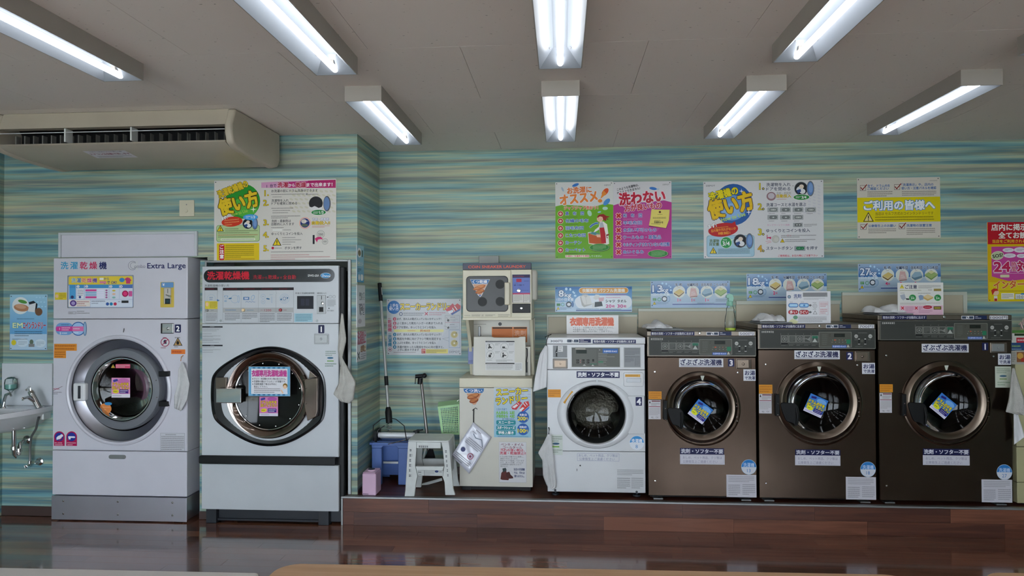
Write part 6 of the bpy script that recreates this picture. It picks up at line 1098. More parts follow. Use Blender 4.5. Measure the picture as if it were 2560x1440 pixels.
def capsign(X, Yp, k_, kg, cnt, last):     # drawn in crop N px of the 27 kg sign, moved to (X, Yp), 1555 x 500
    cr = (X-345/k_, Yp-150/k_, k_)
    def f(p):
        p.rect(345, 150, 1895, 400, '9fb8d4', col2='2a6cb0'); p.rect(345, 400, 1895, 680, 'b8ccd8', col2='9fb8d4')
        for a, b, r, s_ in ((575, 200, 20, 20), (650, 210, 17, 22), (705, 250, 12, 12), (735, 275, 15, 18), (740, 335, 20, 16)): p.ell(a, b, r, s_, 'b8dcf0')
        p.text(kg, 380, 300, 140, 'dfe9f4', 190 if len(kg) > 1 else 110, b=.03, out=('1c3868', .045)).text('kg', 560, 325, 88, 'dfe9f4', 130, b=.03, out=('1c3868', .045)).text('1回の目安量', 365, 418, 52, 'e0ecf4', 350, b=.02)
        p.rect(385, 490, 455, 540, '5a9a6a').fine(390, 495, 450, 535, 2, 'c0d8b0').ring(512, 515, 36, 9, '3f9a58', 'a8c4d0').ring(615, 505, 56, 8, '2a3a4a', '3a4a58').ell(615, 505, 38, 36, 'dfe3e8').ell(695, 505, 32, 58, '7aa0c8').ell(692, 505, 24, 48, 'a8c0d8'); p.warn(418, 590, 34).fine(455, 565, 690, 612, 3, '3a6a9a')
        for i, (t_, c1, c2) in enumerate((('毛 布', 'd8c078', '8a6a30'), ('化繊布団', 'd8b0ac', 'a87a78'), ('羽毛布団', '9ab8c8', '6a8a9c'), ('こたつ布団', 'a8c078', '7a9a58'))):
            x_ = 900+i*273; p.ell(x_, 365, 125, 120, 'd8e0e0'); quilt(p, x_, 370, 118, c1, c2, i); p.text(t_, x_-8, 228, 62, '2a3a5a', (140, 215, 215, 260)[i], al='c', b=.035, out=('e4ecf2', .05)).fine(x_-30, 270, x_+30, 288, 1, '6a4a7a')
            if cnt[i]: p.text(cnt[i], x_-22, 525, 62, 'd82a6a', al='c', b=.04, out=('f0dce8', .03)).text('枚', x_+25, 530, 38, 'd84a7a', al='c', b=.02)
        if last: p.fine(1620, 500, 1850, 560, 2, '4a5a7a')
        p.rect(770, 602, 1880, 618, '3a4a90').fine(775, 575, 1250, 600, 1, 'd8e0f4', ragged=False).fine(1260, 578, 1870, 600, 1, '3a3c5a')
    return f
for X, Yp, k_, kg, cnt, r_, lb in ((1626.8, 702, 7.85, '13', ('1', '1', '1', ''), (1626.8, 702, 1823.6, 767), 'blue capacity sign reading 13kg on the wall above the 500 yen washer'),
                               (1866.5, 683.8, 7.75, '18', ('2', '2', '2', ''), (1866.5, 683.8, 2066.5, 749), 'blue capacity sign reading 18kg on the wall above the 700 yen washer'),
                               (2145.5, 659, 7.53, '27', ('4', '3', '3', ''), (2145.5, 659, 2351.7, 726), 'blue capacity sign reading 27kg on the wall above the 1000 yen washer')):
    fn = capsign(X, Yp, k_, kg, cnt, kg == '13'); poster(lb, r_, YB-.006, (X-345/k_, Yp-150/k_, k_), fn, cat='sign', name='capacity_sign')
def f(p):
    p.rect(320, 92, 1382, 440, '3a80bc', col2='9ec4e0').rect(320, 300, 1382, 440, 'b8d0e4').ell(720, 295, 130, 78, 'dfe8f0').rr(600, 215, 1382, 395, 85, 'e2e8ee').rect(320, 92, 1382, 130, '2a6fae')
    for a, b, r, s_ in ((475, 125, 18, 20), (530, 130, 14, 20), (570, 165, 12, 14), (585, 180, 12, 14), (598, 218, 18, 14)): p.ell(a, b, r, s_, 'c0e0f4')
    p.rr(648, 104, 1334, 186, 40, 'f0e8d8').rr(655, 110, 1328, 180, 35, 'd8963a').text('衣類専用 パワフル洗濯機', 990, 146, 50, 'f8f0e0', 590, al='c', b=.04)
    p.text('8', 372, 185, 92, 'e8f0f8', 66, b=.03, out=('1c3868', .05)).text('kg', 452, 205, 58, 'e8f0f8', 92, b=.03, out=('1c3868', .05)).text('1回の目安量', 340, 270, 40, 'e8f2fa', 235, b=.02)
    p.poly([(665, 235), (700, 200), (750, 198), (800, 240), (830, 340), (720, 378), (690, 350)], 'b8b8b4').poly([(680, 225), (755, 205), (800, 225), (832, 330), (725, 345), (700, 300)], 'dcdcd8').poly([(705, 205), (745, 250), (780, 205), (745, 198)], 'c4c4c0').line([(745, 250), (760, 335)], 2, '8a8a88').poly([(845, 250), (880, 200), (930, 205), (940, 250), (880, 275)], 'd4d6d4').poly([(920, 245), (1000, 240), (990, 290), (930, 300)], 'd8b0b8').poly([(870, 305), (965, 298), (980, 360), (865, 375)], '2c3436').poly([(835, 320), (860, 315), (855, 380), (840, 380)], 'd0d2d0')
    p.fine(1022, 192, 1305, 218, 1, 'd06a9a', ragged=False).fine(1022, 230, 1225, 254, 1, 'd06a9a', ragged=False).text('シャツ', 1020, 292, 44, '2a3038', 128, b=.035).text('タオル', 1182, 292, 44, '2a3038', 125, b=.035).text('20', 1022, 360, 46, 'c83a8a', 78, b=.035).text('枚', 1108, 364, 38, 'c83a8a', b=.03).text('30', 1182, 360, 46, 'c83a8a', 78, b=.035).text('枚', 1268, 364, 38, 'c83a8a', b=.03)
    p.rect(342, 325, 392, 360, '3f8a4a').ring(425, 340, 24, 6, '3f9a58', 'a8c8e0').ring(510, 338, 40, 6, '2a3a4a', '3a4a58').ell(510, 338, 24, 22, 'dfe3e8').ell(562, 338, 18, 40, '5a80b0'); p.warn(362, 392, 22).fine(388, 378, 545, 412, 2, '3a6a9a').rect(608, 416, 1378, 426, '2a3a90').fine(612, 392, 925, 412, 1, '3a4a8a', ragged=False).fine(940, 396, 1290, 412, 1, '3a3c4a')
poster('blue capacity sign reading 8kg with folded shirts, above the white washer', (1387.8, 716.6, 1579.7, 779.5), YB-.006, cG, f, cat='sign', name='capacity_sign')
# right-hand red and yellow poster (runs out of the frame)
def f(p):
    p.rect(1522, 545, 2240, 1412, 'e0b81a').rect(1522, 545, 2240, 785, 'c0202c').rect(1565, 812, 2200, 1140, 'cc4a9a').poly([(1565, 1139), (2200, 1139), (1750, 1190)], 'cc4a9a').rect(1540, 1200, 2200, 1405, 'e6cf1e')
    p.text('店内に掲示', 1565, 605, 72, 'f4f0e8', 385, b=.04).text('全てお読', 1642, 692, 70, 'f4f0e8', 305, b=.04).text('当店をご利用される', 1575, 757, 38, 'e8c030', 360, b=.03)
    p.ell(1630, 912, 70, 48, 'e8ecd0', rot=10).ell(1630, 912, 66, 44, 'c8d0a8', rot=10).text('SOS!', 1632, 912, 38, '2a2a24', 112, al='c', b=.03, rot=10)
    for a, b, r, s_ in ((1748, 852, 62, 24), (1880, 850, 70, 30), (1765, 912, 66, 24), (1895, 915, 55, 22)): p.ell(a, b, r, s_, 'ece4ec').fine(a-r*.6, b-s_*.5, a+r*.6, b+s_*.5, 2, '8a6a8a')
    p.text('24', 1592, 1032, 110, 'c82a5a', 175, b=.05, out=('f4e4ee', .05)).text('時', 1785, 1005, 52, 'c82a5a', b=.03, out=('f4e4ee', .05)).text('間', 1785, 1058, 52, 'c82a5a', b=.03, out=('f4e4ee', .05)).text('対', 1845, 1030, 120, 'c82a5a', b=.05, out=('f4e4ee', .05))
    p.fine(1585, 1100, 1920, 1112, 1, 'e8c8dc', ragged=False).rr(1660, 1120, 1760, 1150, 8, 'dcd8b0').text('インター', 1590, 1235, 92, 'd8702c', 330, b=.05, rot=2, out=('f0d8b0', .03)).fine(1655, 1290, 1920, 1308, 1, '9a6a20', ragged=False)
    p.ell(1612, 1315, 34, 32, 'f0c8a4').poly([(1560, 1290), (1590, 1270), (1630, 1275), (1640, 1295), (1600, 1300), (1575, 1345)], 'c83a2c').rect(1592, 1352, 1630, 1405, 'e8e4e0').rect(1596, 1380, 1626, 1408, 'b83a34').rect(1672, 1322, 1812, 1388, 'ece8d8').fine(1680, 1330, 1800, 1380, 3, '6a6a5a').rect(1822, 1328, 2100, 1388, '5a5a54').rect(1825, 1331, 2097, 1385, 'e4e4dc').text('10:0', 1842, 1362, 34, '4a5a6a', b=.01).rr(1885, 1322, 1960, 1338, 6, '3f7fc0')
poster('red and yellow opening notice poster cut by the right picture edge', (2469, 555, 2632, 754), YB-.006, cP4, f)
def f(p):
    p.rect(80, 577, 384, 1030, 'a8d4e8', col2='3f98d8').rect(82, 900, 382, 1028, 'bcd6ea'); p.ell(168, 668, 68, 70, 'e8ecec').ell(175, 685, 62, 30, 'c08a68', rot=-8).ell(170, 675, 45, 18, 'd8a888', rot=-8).ell(185, 635, 38, 14, '5a9a4a', rot=-15).poly([(235, 640), (275, 628), (308, 655), (300, 715), (262, 715)], '2a3038').poly([(240, 660), (295, 645), (285, 722), (228, 715)], 'e4e8ea').ell(318, 718, 30, 32, '7a5a44')
    for i in range(9): p.ell(300+i*9, 600+(i*37 % 110), 8, 5, 'b8e0f4')
    p.fine(138, 770, 290, 782, 1, '2a4a6a'); p.text('EM', 105, 828, 42, 'e8f0c0', 80, b=.04, out=('3a8a8a', .03)).text('コインランドリー', 190, 830, 62, 'c03a50', 185, b=.03, out=('d8e4f0', .03)).fine(120, 872, 345, 922, 3, '2a3c50')
    p.ell(113, 970, 20, 22, 'e0d03a').ell(185, 970, 46, 36, 'd4e4f0').ell(330, 975, 44, 34, 'd4e4f0').ell(258, 965, 16, 20, '6a7a6a').rect(235, 980, 282, 1005, '8a8a8a').fine(150, 955, 222, 990, 3, '8aa0b4').fine(298, 960, 362, 995, 3, '8aa0b4').fine(100, 935, 310, 948, 1, '3a5a7a')
poster('light blue coin laundry poster with hands, on the wall above the sink', (24.5, 737, 118, 875), YL-.005, cA, f)
# sneaker laundry board on back wall
def f(p):
    p.rect(455, 793, 1240, 1388, 'c4c6c8').poly([(900, 1388), (1240, 900), (1240, 1388)], 'bcc0c6'); p.ell(528, 882, 68, 70, '2f6fb0').text('上手な', 528, 862, 34, 'e8f0f8', 92, al='c', b=.02).text('使い方', 528, 898, 36, 'e8f0f8', 100, al='c', b=.02)
    p.text('スニーカーランドリー', 596, 875, 80, 'e6c81e', 540, b=.05, out=('2a2418', .045)); p.poly([(1070, 905), (1110, 880), (1150, 840), (1180, 870), (1130, 915), (1090, 925)], 'c83444').poly([(1120, 930), (1150, 880), (1200, 840), (1235, 865), (1232, 900), (1170, 945), (1130, 950)], 'c42c30').poly([(1100, 930), (1150, 905), (1160, 930), (1120, 952)], 'e0e4ec').line([(1150, 890), (1175, 930)], 8, 'f0f0f0').line([(1172, 872), (1198, 908)], 8, 'f0f0f0').poly([(1130, 950), (1232, 895), (1228, 915), (1145, 965)], '2f4f98')
    p.ring(603, 953, 19, 6, '2a3a6a', 'c4c6c8').fine(628, 934, 845, 974, 2, '3a3c48').cross(872, 950, 22, 9, 'b02a4a').fine(902, 930, 1075, 970, 2, 'b04a60')
    for i, ch in enumerate('乾燥機'): p.text(ch, 485, 1035+i*42, 42, 'c05a74', al='c', b=.03)
    for i, ch in enumerate('洗濯機'): p.text(ch, 485, 1192+i*42, 42, '2f7a9a', al='c', b=.03)
    p.fine(468, 992, 505, 1008, 1, 'c05a74').fine(468, 1152, 505, 1168, 1, '2f7a9a')
    for i, (t_, y_, w_) in enumerate((('まず、前の人の靴が入っていないかチェック！', 1006, 462), ('よく脱水した靴をハンガーの奥まで入れる', 1051, 478), ('ドアを閉め、ゆっくりとコインを投入', 1094, 408), ('まず、前の人の靴が入っていないかチェック！', 1170, 462), ('靴底を外側に向けブラシで靴を固定する', 1216, 460), ('上ぶたを閉め、ゆっくりとコインを投入', 1258, 408), ('洗濯が終わったら靴底を中心に向け直すと、', 1302, 490))):
        p.text(t_, 563, y_, 27, '2c2e38', w_, b=.025); p.ell(537, y_, 18, 19, 'b04a60' if i < 3 else '2f7a9a').text('1231234'[i], 537, y_, 20, 'e0e4e8', al='c', b=.03)
    p.text('上手に脱水できます', 565, 1332, 27, '2c2e38', 228, b=.025); p.rr(528, 1116, 1055, 1144, 12, 'd8d488').fine(672, 1122, 795, 1138, 1, 'c0503a').text('約40分', 808, 1130, 27, 'b83a30', 104, b=.02)
    p.box(1070, 968, 1224, 1116, 2.5, '7a7c84').rect(1070, 1040, 1224, 1043, 'b04a60').ell(1103, 1020, 12, 13, '1c1418').ell(1103, 1096, 12, 12, '1c1418').line([(1085, 988), (1100, 1012)], 4, '7a7c80').line([(1060, 1080), (1100, 1090)], 8, 'a8aaa8').fine(1125, 980, 1205, 994, 1, '3a3c44').fine(1120, 1002, 1208, 1030, 2, '8a8c94').fine(1120, 1056, 1208, 1072, 1, '3a3c44').fine(1120, 1080, 1208, 1106, 2, '8a8c94')
    p.box(1112, 1122, 1228, 1312, 2.5, '3f6fa0'); 
    for y_ in (1172, 1262): p.ell(1168, y_, 40, 40, 'c8c0a0').ell(1168, y_, 34, 34, 'b0a05a').ell(1168, y_, 10, 10, 'dcd8c0').loc([(-8, -8), (8, -8), (0, 8)], 1190, y_-22, '4a3a1a')
    p.line([(1042, 1215), (1112, 1200)], 2, '3a4a5a').line([(1042, 1215), (1112, 1240)], 2, '3a4a5a').ring(487, 1328, 20, 4, 'b04a60', 'c4c6c8').ell(487, 1328, 7, 7, '6a2a3a'); p.rect(820, 1322, 862, 1370, 'b8342c').fine(824, 1326, 858, 1366, 2, 'e8d8d0').rect(866, 1325, 1100, 1370, 'd8c860').fine(870, 1328, 1085, 1368, 3, '4a3a20').fine(525, 1352, 812, 1366, 1, '6a4a50').text('DEPOT', 1113, 1353, 24, '7a7c84', 112, b=.02).fine(1113, 1328, 1222, 1336, 1, '8a8c94')
poster('grey-white sneaker laundry instruction board beside the tall mop handle', (967.4, 747.3, 1152.8, 887.6), YB-.006, cW, f, cat='sign')
# three narrow sheets on the return wall (seen edge-on)
def wsheet(label, y0z0, yw, h, fn, zt, col='d8d8d6'):
    O = np.array([XC+.004, y0z0, zt]); u = np.array([0, 1., 0]); v = np.array([0, 0, 1.]); S = .001
    t = thing('wall_poster', label, 'poster', (XC+.002, y0z0+yw/2, zt-h)); MB().box(XC+.0005, XC+.004, y0z0, y0z0+yw, zt-h, zt).build('sheet', LAMIN, t, smooth=False)
    p = Print(flat=(O, u, v, S), off=.0006); fn(p, yw*1000, h*1000); p.build('print', t, INKG)
def ydep(px_, z): # depth on the return wall for a pixel column
    return UX(px_, 750, XC+.004)[0]
ya, yb_ = ydep(892, 0), ydep(909.5, 0); z1 = UX(900, 614, XC)[1]; z2 = UX(900, 706, XC)[1]
def f(p, w, h): p.rect(0, 0, w, h, '9ccad8', col2='2f8ab8').ell(w*.35, h*.2, w*.3, h*.13, 'e8ecec').ell(w*.36, h*.21, w*.2, h*.08, '7a6a48').rect(w*.68, h*.12, w*.85, h*.3, '3a5a50').text('EM', w*.1, h*.5, 34, 'd8ecd0', w*.25, b=.03).text('コインランドリー', w*.38, h*.5, 40, 'd0e8e8', w*.5, b=.03).fine(w*.1, h*.62, w*.6, h*.72, 3, '2a4a5a').rr(w*.2, h*.78, w*.42, h*.95, 20, 'd8e8ec').rr(w*.5, h*.78, w*.9, h*.95, 20, 'd8e8ec')
wsheet('blue coin laundry poster seen at a slant on the return wall', ya, yb_-ya, z1-z2, f, z1)
ya, yb_ = ydep(892, 0), ydep(912.5, 0); z1 = UX(902, 713, XC)[1]; z2 = UX(902, 817, XC)[1]
def f(p, w, h):
    p.rect(0, 0, w, h, 'd4d6da')
    for i, t_ in enumerate(('あおって', 'しまうと', '', 'あそんで', '故障の', 'もと')):
        if t_: p.text(t_, w*.3, h*(.22+i*.09), 34, '33343a', w*.6, b=.02)
    p.ell(w*.35, h*.86, w*.22, h*.06, 'b0aab0').fine(w*.2, h*.44, w*.8, h*.48, 1, '5a5a60')
wsheet('white notice with black writing in the middle of the return wall', ya, yb_-ya, z1-z2, f, z1)
ya, yb_ = ydep(892, 0), ydep(915.5, 0); z1 = UX(903, 829, XC)[1]; z2 = UX(903, 902, XC)[1]
def f(p, w, h): p.rect(0, 0, w, h, 'd0cfd4').text('洗濯禁止', w*.08, h*.2, 105, 'b0506a', w*.85, b=.04).fine(w*.1, h*.36, w*.9, h*.44, 1, '9a4a5a').rect(w*.35, h*.5, w*.95, h*.68, 'd8c0a0').text('故障止', w*.4, h*.59, 60, '7a4a28', w*.5, b=.03).cross(w*.18, h*.8, 40, 14, '4a4a4e').fine(w*.4, h*.74, w*.95, h*.96, 3, '4a4a52')
wsheet('lowest notice on the return wall with crimson lettering', ya, yb_-ya, z1-z2, f, z1)
# cards standing on the washers
def card(label, rect, Y, crop, fn, tilt=0): return poster(label, rect, Y, crop, fn, cat='sign', ink=INKG, pins=False, th=.003, name='sign_card')
def f(p):
    p.rect(480, 490, 1196, 740, 'e2e0de').text('衣類専用洗濯機', 828, 578, 112, 'd85a34', 600, al='c', b=.06, out=('f0a888', .02))
    for i, (t_, w_) in enumerate((('※マット・布団類の大きい物は洗えません。', 565), ('※洗濯物の量は、半分以下が適量です。', 480), ('※お帰りの際はお忘れ物にご注意下さい。', 545))): p.text(t_, 568, 660+i*26, 24, '3a3a3c', w_, b=.01)
card('white card with bold orange heading standing on the white 8 kg washer', (1416.5, 788.5, 1546, 835), 5.50, cG, f)
def f(p):
    p.rect(495, -62, 1062, 350, 'dfdfe2').ring(530, 10, 22, 5, '3a4a5a', '8aa0b4').text('洗剤', 588, 2, 52, '4a5a88', 95, b=.03).fine(590, 30, 690, 46, 1, '6a7a9a').rect(705, -45, 1020, 10, '9a9a9c').fine(708, -42, 1015, 8, 3, '5a5a5e').fine(715, 22, 990, 48, 2, '8a8a90')
    for y_, c1, c2, t1, t2 in ((120, '3a5a9a', '7ab0e0', '', ''), (208, '8a1a24', 'b8242c', '多い', 'ひどい')):
        for x_ in (518, 655):
            p.rr(x_, y_-28, x_+128, y_+28, 27, c1).rr(x_+6, y_-22, x_+122, y_+22, 21, c2)
        if t1: p.text(t1, 582, y_, 42, 'f4e8e8', 92, al='c', b=.03).text(t2, 719, y_, 42, 'f4e8e8', 104, al='c', b=.03)
        else: p.rr(535, y_-14, 635, y_+12, 8, 'b0d8f0').rr(672, y_-14, 768, y_+12, 8, 'b0d8f0').ell(722, y_, 14, 12, '5a8fc8')
        p.rect(785, y_-10, 800, y_+10, '6a6a6e').loc([(-10, -18), (14, 0), (-10, 18)], 808, y_, '6a6a6e')
    p.ring(860, 128, 28, 3, '4a4a4e', 'dfdfe2').ring(860, 128, 14, 3, '4a4a4e', 'dfdfe2').loc([(-28, -22), (28, -22), (0, 26)], 862, 212, '4a4a4e').loc([(-21, -18), (21, -18), (0, 17)], 862, 212, 'dfdfe2').fine(538, 72, 610, 86, 1, '5a5a5e').fine(678, 72, 750, 86, 1, '5a5a5e').fine(830, 78, 885, 92, 1, '5a5a5e').fine(832, 162, 890, 176, 1, '5a5a5e').fine(540, 160, 610, 174, 1, '5a5a5e').fine(678, 160, 750, 174, 1, '5a5a5e')
    p.box(918, 72, 1030, 242, 2, 'd07a8a').fine(926, 84, 1024, 142, 3, 'c84a5a').fine(930, 160, 1020, 230, 3, 'c84a5a').loc([(-70, -10), (20, -40), (60, -10), (-20, 30)], 590, 320, 'd8d8a8').ell(610, 275, 30, 25, '6a9a7a').fine(645, 262, 1010, 332, 4, '3a3a3e')
card('detergent card with blue and red pills standing on the 700 yen washer', (1966.2, 728, 2076.5, 808), 5.16, cK2, f)
def f(p):
    p.rect(1085, 500, 1945, 1110, 'dcdcd6').rect(1125, 930, 1935, 1108, 'e0b8c8'); p.warn(1165, 575, 44, 'd8c83a', 'c8b83a').loc([(-30, -26), (30, -26), (0, 30)], 1165, 578, 'e0d050').rect(1161, 560, 1169, 588, '4a4a2a').text('ご注意', 1225, 582, 72, '3a3c5a', 222, b=.03).fine(1475, 548, 1895, 612, 3, '5a5a5e').fine(1125, 632, 1530, 660, 1, '8a8a4a', ragged=False).rect(1765, 615, 1905, 660, '9a8a4a').fine(1660, 625, 1755, 652, 1, '5a4a30')
    p.fine(1140, 688, 1250, 708, 1, '4a4a50').fine(1465, 690, 1810, 714, 1, '4a4a50').poly([(1130, 740), (1215, 715), (1240, 800), (1190, 835), (1150, 800)], 'a8b0bc').poly([(1235, 795), (1300, 800), (1310, 825), (1250, 825)], '2c3030').ell(1365, 785, 68, 62, '8ac08a').ell(1365, 785, 60, 55, '2f8a4a').fine(1325, 755, 1405, 775, 1, 'd0e8d0').text('3/4', 1365, 795, 40, 'd8ecd8', al='c', b=.02)
    p.poly([(1475, 750), (1520, 730), (1575, 750), (1570, 820), (1500, 835)], '8aa0bc').poly([(1565, 765), (1650, 720), (1755, 775), (1745, 800), (1650, 845), (1570, 800)], 'c8a868').poly([(1565, 765), (1650, 720), (1755, 770), (1655, 812)], 'dcc898').ell(1838, 785, 68, 62, '8ac08a').ell(1838, 785, 60, 55, '2f8a4a').fine(1798, 755, 1878, 775, 1, 'd0e8d0').text('3/4', 1838, 795, 40, 'd8ecd8', al='c', b=.02)
    p.fine(1130, 878, 1885, 896, 1, '8a3a4a', ragged=False).fine(1130, 902, 1620, 918, 1, '8a3a4a', ragged=False).cross(1178, 980, 36, 15, 'c82430').cross(1435, 980, 36, 15, 'c82430').fine(1228, 948, 1390, 1045, 4, 'a04a7a').fine(1482, 948, 1555, 1010, 3, 'a04a7a').ell(1648, 962, 85, 32, 'b8243a').fine(1590, 950, 1705, 974, 1, 'e8c0c8').rect(1762, 948, 1905, 1008, '4a4428').rect(1772, 958, 1895, 998, '8a7a30').fine(1780, 962, 1888, 994, 1, 'd8c860').fine(1480, 1010, 1740, 1075, 3, 'b06a90').fine(1220, 1050, 1400, 1100, 2, 'b06a90')
card('pink and white caution card standing on the 1000 yen washer', (2244.2, 706.5, 2358, 787.5), 5.14, cN, f)
# ================================================================ loose things
def rag(label, left, right, Y, amp=.02, mat=CLOTH, name='hanging_cloth', cat='cloth', seed=1, ny=26, nx=12, th=.003, group=None, ycurve=0):
    rd = random.Random(seed); ph = [rd.uniform(0, 6) for _ in range(6)]; mb = MB(); vs = []
    def at(pl, t):
        t *= len(pl)-1; i = min(int(t), len(pl)-2); u = t-i; u = u*u*(3-2*u)*.4+u*.6; return [pl[i][j]*(1-u)+pl[i+1][j]*u for j in (0, 1)]
    for j in range(ny+1):
        t = j/ny; L = at(left, t); R_ = at(right, t)
        for i in range(nx+1):
            s = i/nx; x = L[0]*(1-s)+R_[0]*s; y = L[1]*(1-s)+R_[1]*s
            yy = Y+amp*(math.sin(s*9+ph[0]+t*1.5)*.6+math.sin(s*17+ph[1]-t*3)*.3+math.sin(t*7+ph[2]+s*2)*.3)*min(1, .3+t)-ycurve*t
            vs.append(U3(x, y, yy))
    mb.add(vs, [(j*(nx+1)+i, j*(nx+1)+i+1, (j+1)*(nx+1)+i+1, (j+1)*(nx+1)+i) for j in range(ny) for i in range(nx)]); o = mb.build(name, mat, solid=th, ang=180); return tag(o, label, cat, group)
rag('white cloth hanging from the right side of the Extra Large machine', [(453, 907), (446, 925), (444, 960), (436, 990), (437, 1020)], [(457, 905), (466, 925), (474, 960), (468, 1000), (452, 1028)], 4.965, .012, CLOTH, seed=2)
a, b = U(454, 899, 4.98); tag(MB().tube([(a, 5.0, b+.03), (a, 4.975, b+.02), (a, 4.968, b-.01)], .003).build('cloth_clip', noise_mat('orange_clip', 'c8823c', .4)), 'small orange clip holding the cloth on the Extra Large machine', 'clip')
rag('grubby white rag hanging in the gap right of the white machine numbered 1', [(853, 783), (848, 830), (844, 872), (851, 915), (846, 960), (833, 985), (852, 1004)], [(858, 785), (866, 850), (856, 895), (868, 915), (890, 955), (884, 1000), (873, 1009)], 4.955, .014, CLOTHD, seed=5)
rag('white cloth hanging at the lower left corner of the 8 kg washer', [(1369, 1086), (1360, 1105), (1345, 1132), (1356, 1150), (1358, 1190), (1366, 1210), (1371, 1218)], [(1378, 1086), (1380, 1110), (1385, 1150), (1387, 1185), (1391, 1205), (1390, 1219), (1380, 1224)], 5.085, .012, CLOTH, seed=8)
a, b = U(1372, 1080, 5.1); tag(MB().tube([(a, 5.119, b+.03), (a+.003, 5.10, b+.02), (a, 5.09, b-.015)], .004).build('cloth_clip', BLACK), 'black clip holding the cloth on the white 8 kg washer', 'clip')
rag('off-white rag hanging beside the cream cabinet at the right picture edge', [(2530, 920), (2526, 960), (2521, 1000), (2514, 1030), (2535, 1035)], [(2536, 920), (2552, 970), (2562, 1000), (2566, 1030), (2572, 1040)], 5.0, .015, CLOTHD, seed=11)
rag('white paper sheet hanging under the rag at the right picture edge', [(2534, 1030), (2534, 1070), (2535, 1112)], [(2545, 1035), (2556, 1070), (2562, 1092)], 5.03, .006, PAPER, 'hanging_paper', 'paper', seed=3)
# instruction sheet hanging off the left side of the 8 kg washer
hp = rag('curled white paper hanging on a black string left of the 8 kg washer', [(1364, 862), (1350, 885), (1343, 915), (1337, 945), (1332, 980)], [(1368, 866), (1368, 890), (1367, 920), (1367, 945), (1367, 968)], 5.09, .010, PAPER, 'hanging_paper', 'paper', seed=4)
a = [U3(1371, 840, 5.1), U3(1367, 850, 5.09), U3(1365, 864, 5.09)]; tag(MB().tube(a, .003, 6).tube([U3(1362, 843, 5.10), U3(1371, 839, 5.1), U3(1378, 836, 5.12)], .003, 6).build('string', WIRE), 'knotted black string at the top left corner of the 8 kg washer', 'string')
# plastic pouch hanging on the shoe washer
ph = thing('notice_pouch', 'clear pouch with a printed sheet hanging askew by a black string on the shoe washer', 'pouch', U3(1180, 1184, 5.2))
q = [U3(1183, 1055.6, 5.235), U3(1229, 1093, 5.235), U3(1173, 1184.5, 5.215), U3(1129, 1139, 5.215)]
mb = MB(); n = 10; vs = []
for j in range(n+1):
    for i in range(n+1):
        s, t = i/n, j/n; pt = [(q[0][k]*(1-s)+q[1][k]*s)*(1-t)+(q[3][k]*(1-s)+q[2][k]*s)*t for k in range(3)]; pt[1] -= .006*math.sin(s*3.1)*math.sin(t*6+1); vs.append(tuple(pt))
mb.add(vs, [(j*(n+1)+i, j*(n+1)+i+1, (j+1)*(n+1)+i+1, (j+1)*(n+1)+i) for j in range(n) for i in range(n)]); mb.build('pouch_sheet', VINYL, ph, solid=.002, ang=180)
TL, TR, BR, BL = [np.array(w) for w in (q[0], q[1], q[2], q[3])]; u = TR-TL; wl = np.linalg.norm(u); u /= wl; v = TL-BL; v -= u*np.dot(u, v); v /= np.linalg.norm(v); c0 = (TL+TR+BL+BR)/4
p = Print(flat=(c0-np.array([0, .008, 0]), u, v, wl/100), off=.002)
p.fine(-30, -75, 20, -66, 1, '50505a').fine(-35, -30, 42, 0, 4, '4a4a54').ell(-22, 28, 10, 10, '4a4f78').ring(20, 32, 13, 3, 'c05a78', 'c4c6d4').ell(20, 32, 5, 5, '8a3a5a').fine(-40, 50, 42, 80, 4, '5a5a64').fine(-38, -60, -10, -54, 1, '5a5a66').line([(-28, -50), (-10, -42), (15, -52), (36, -30)], 3, '6a7a8a'); p.build('print', ph)
MB().tube([U3(1184.5, 1022, 5.25), U3(1184, 1040, 5.238), U3(1184, 1056, 5.236)], .0045, 6).tube([U3(1181, 1026, 5.24), U3(1189, 1020, 5.24), U3(1193, 1023, 5.24)], .003, 6).build('string', WIRE, ph)
# flat dispenser flaps and folded cloths on the steel washers
def top_items(x0, x1, zl, cxp, who, cl, seed):
    fx0, fx1, fy = cxp; a = U(fx0, 815, 5.25)[0]; b = U(fx1, 815, 5.25)[0]
    t = thing('dispenser_lid', 'flat grey dispenser lid on %s' % who, 'lid', ((a+b)/2, 5.25, zl), None)
    MB().box(a, b, 5.12, 5.40, zl+.001, zl+.012).build('flap', noise_mat('grey_painted_lid', '7c7e82', .4), t, bevel=.004)
    MB().tube([(a+.01, 5.41, zl+.008), (b-.01, 5.41, zl+.008)], .006).build('hinge_bar', BLACK, t)
    rd = random.Random(seed); ca, cb = U(cl[0], 815, 5.30)[0], U(cl[1], 815, 5.30)[0]; n = 22; m_ = 12; vs = []; mb = MB(); h0 = zl+.014
    for j in range(m_+1):
        for i in range(n+1):
            s, t_ = i/n, j/m_; e = min(s, 1-s, t_*.8, (1-t_)*.8); hh = .045*min(1, e*5)**.5*(0.75+.35*math.sin(s*11+seed)+.22*math.sin(t_*9+s*6+seed*2))
            wob = .012*math.sin(s*13+seed); vs.append((ca+(cb-ca)*s+.01*math.sin(t_*8), 5.14+.26*t_+wob, h0+max(.002, hh)))
    mb.add(vs, [(j*(n+1)+i, j*(n+1)+i+1, (j+1)*(n+1)+i+1, (j+1)*(n+1)+i) for j in range(m_) for i in range(n)])
    o = mb.build('folded_cloth', CLOTH, solid=.006, ang=180); tag(o, 'crumpled white cloth lying on %s' % who, 'cloth')
top_items(*WA[1][:3], (1622, 1702, 0), 'the smallest steel washer, beside the spray bottle', (1609, 1672), 2)
top_items(*WB[1][:3], (1888, 1967, 0), 'the middle steel washer, left of the detergent card', (1884, 1944), 4)
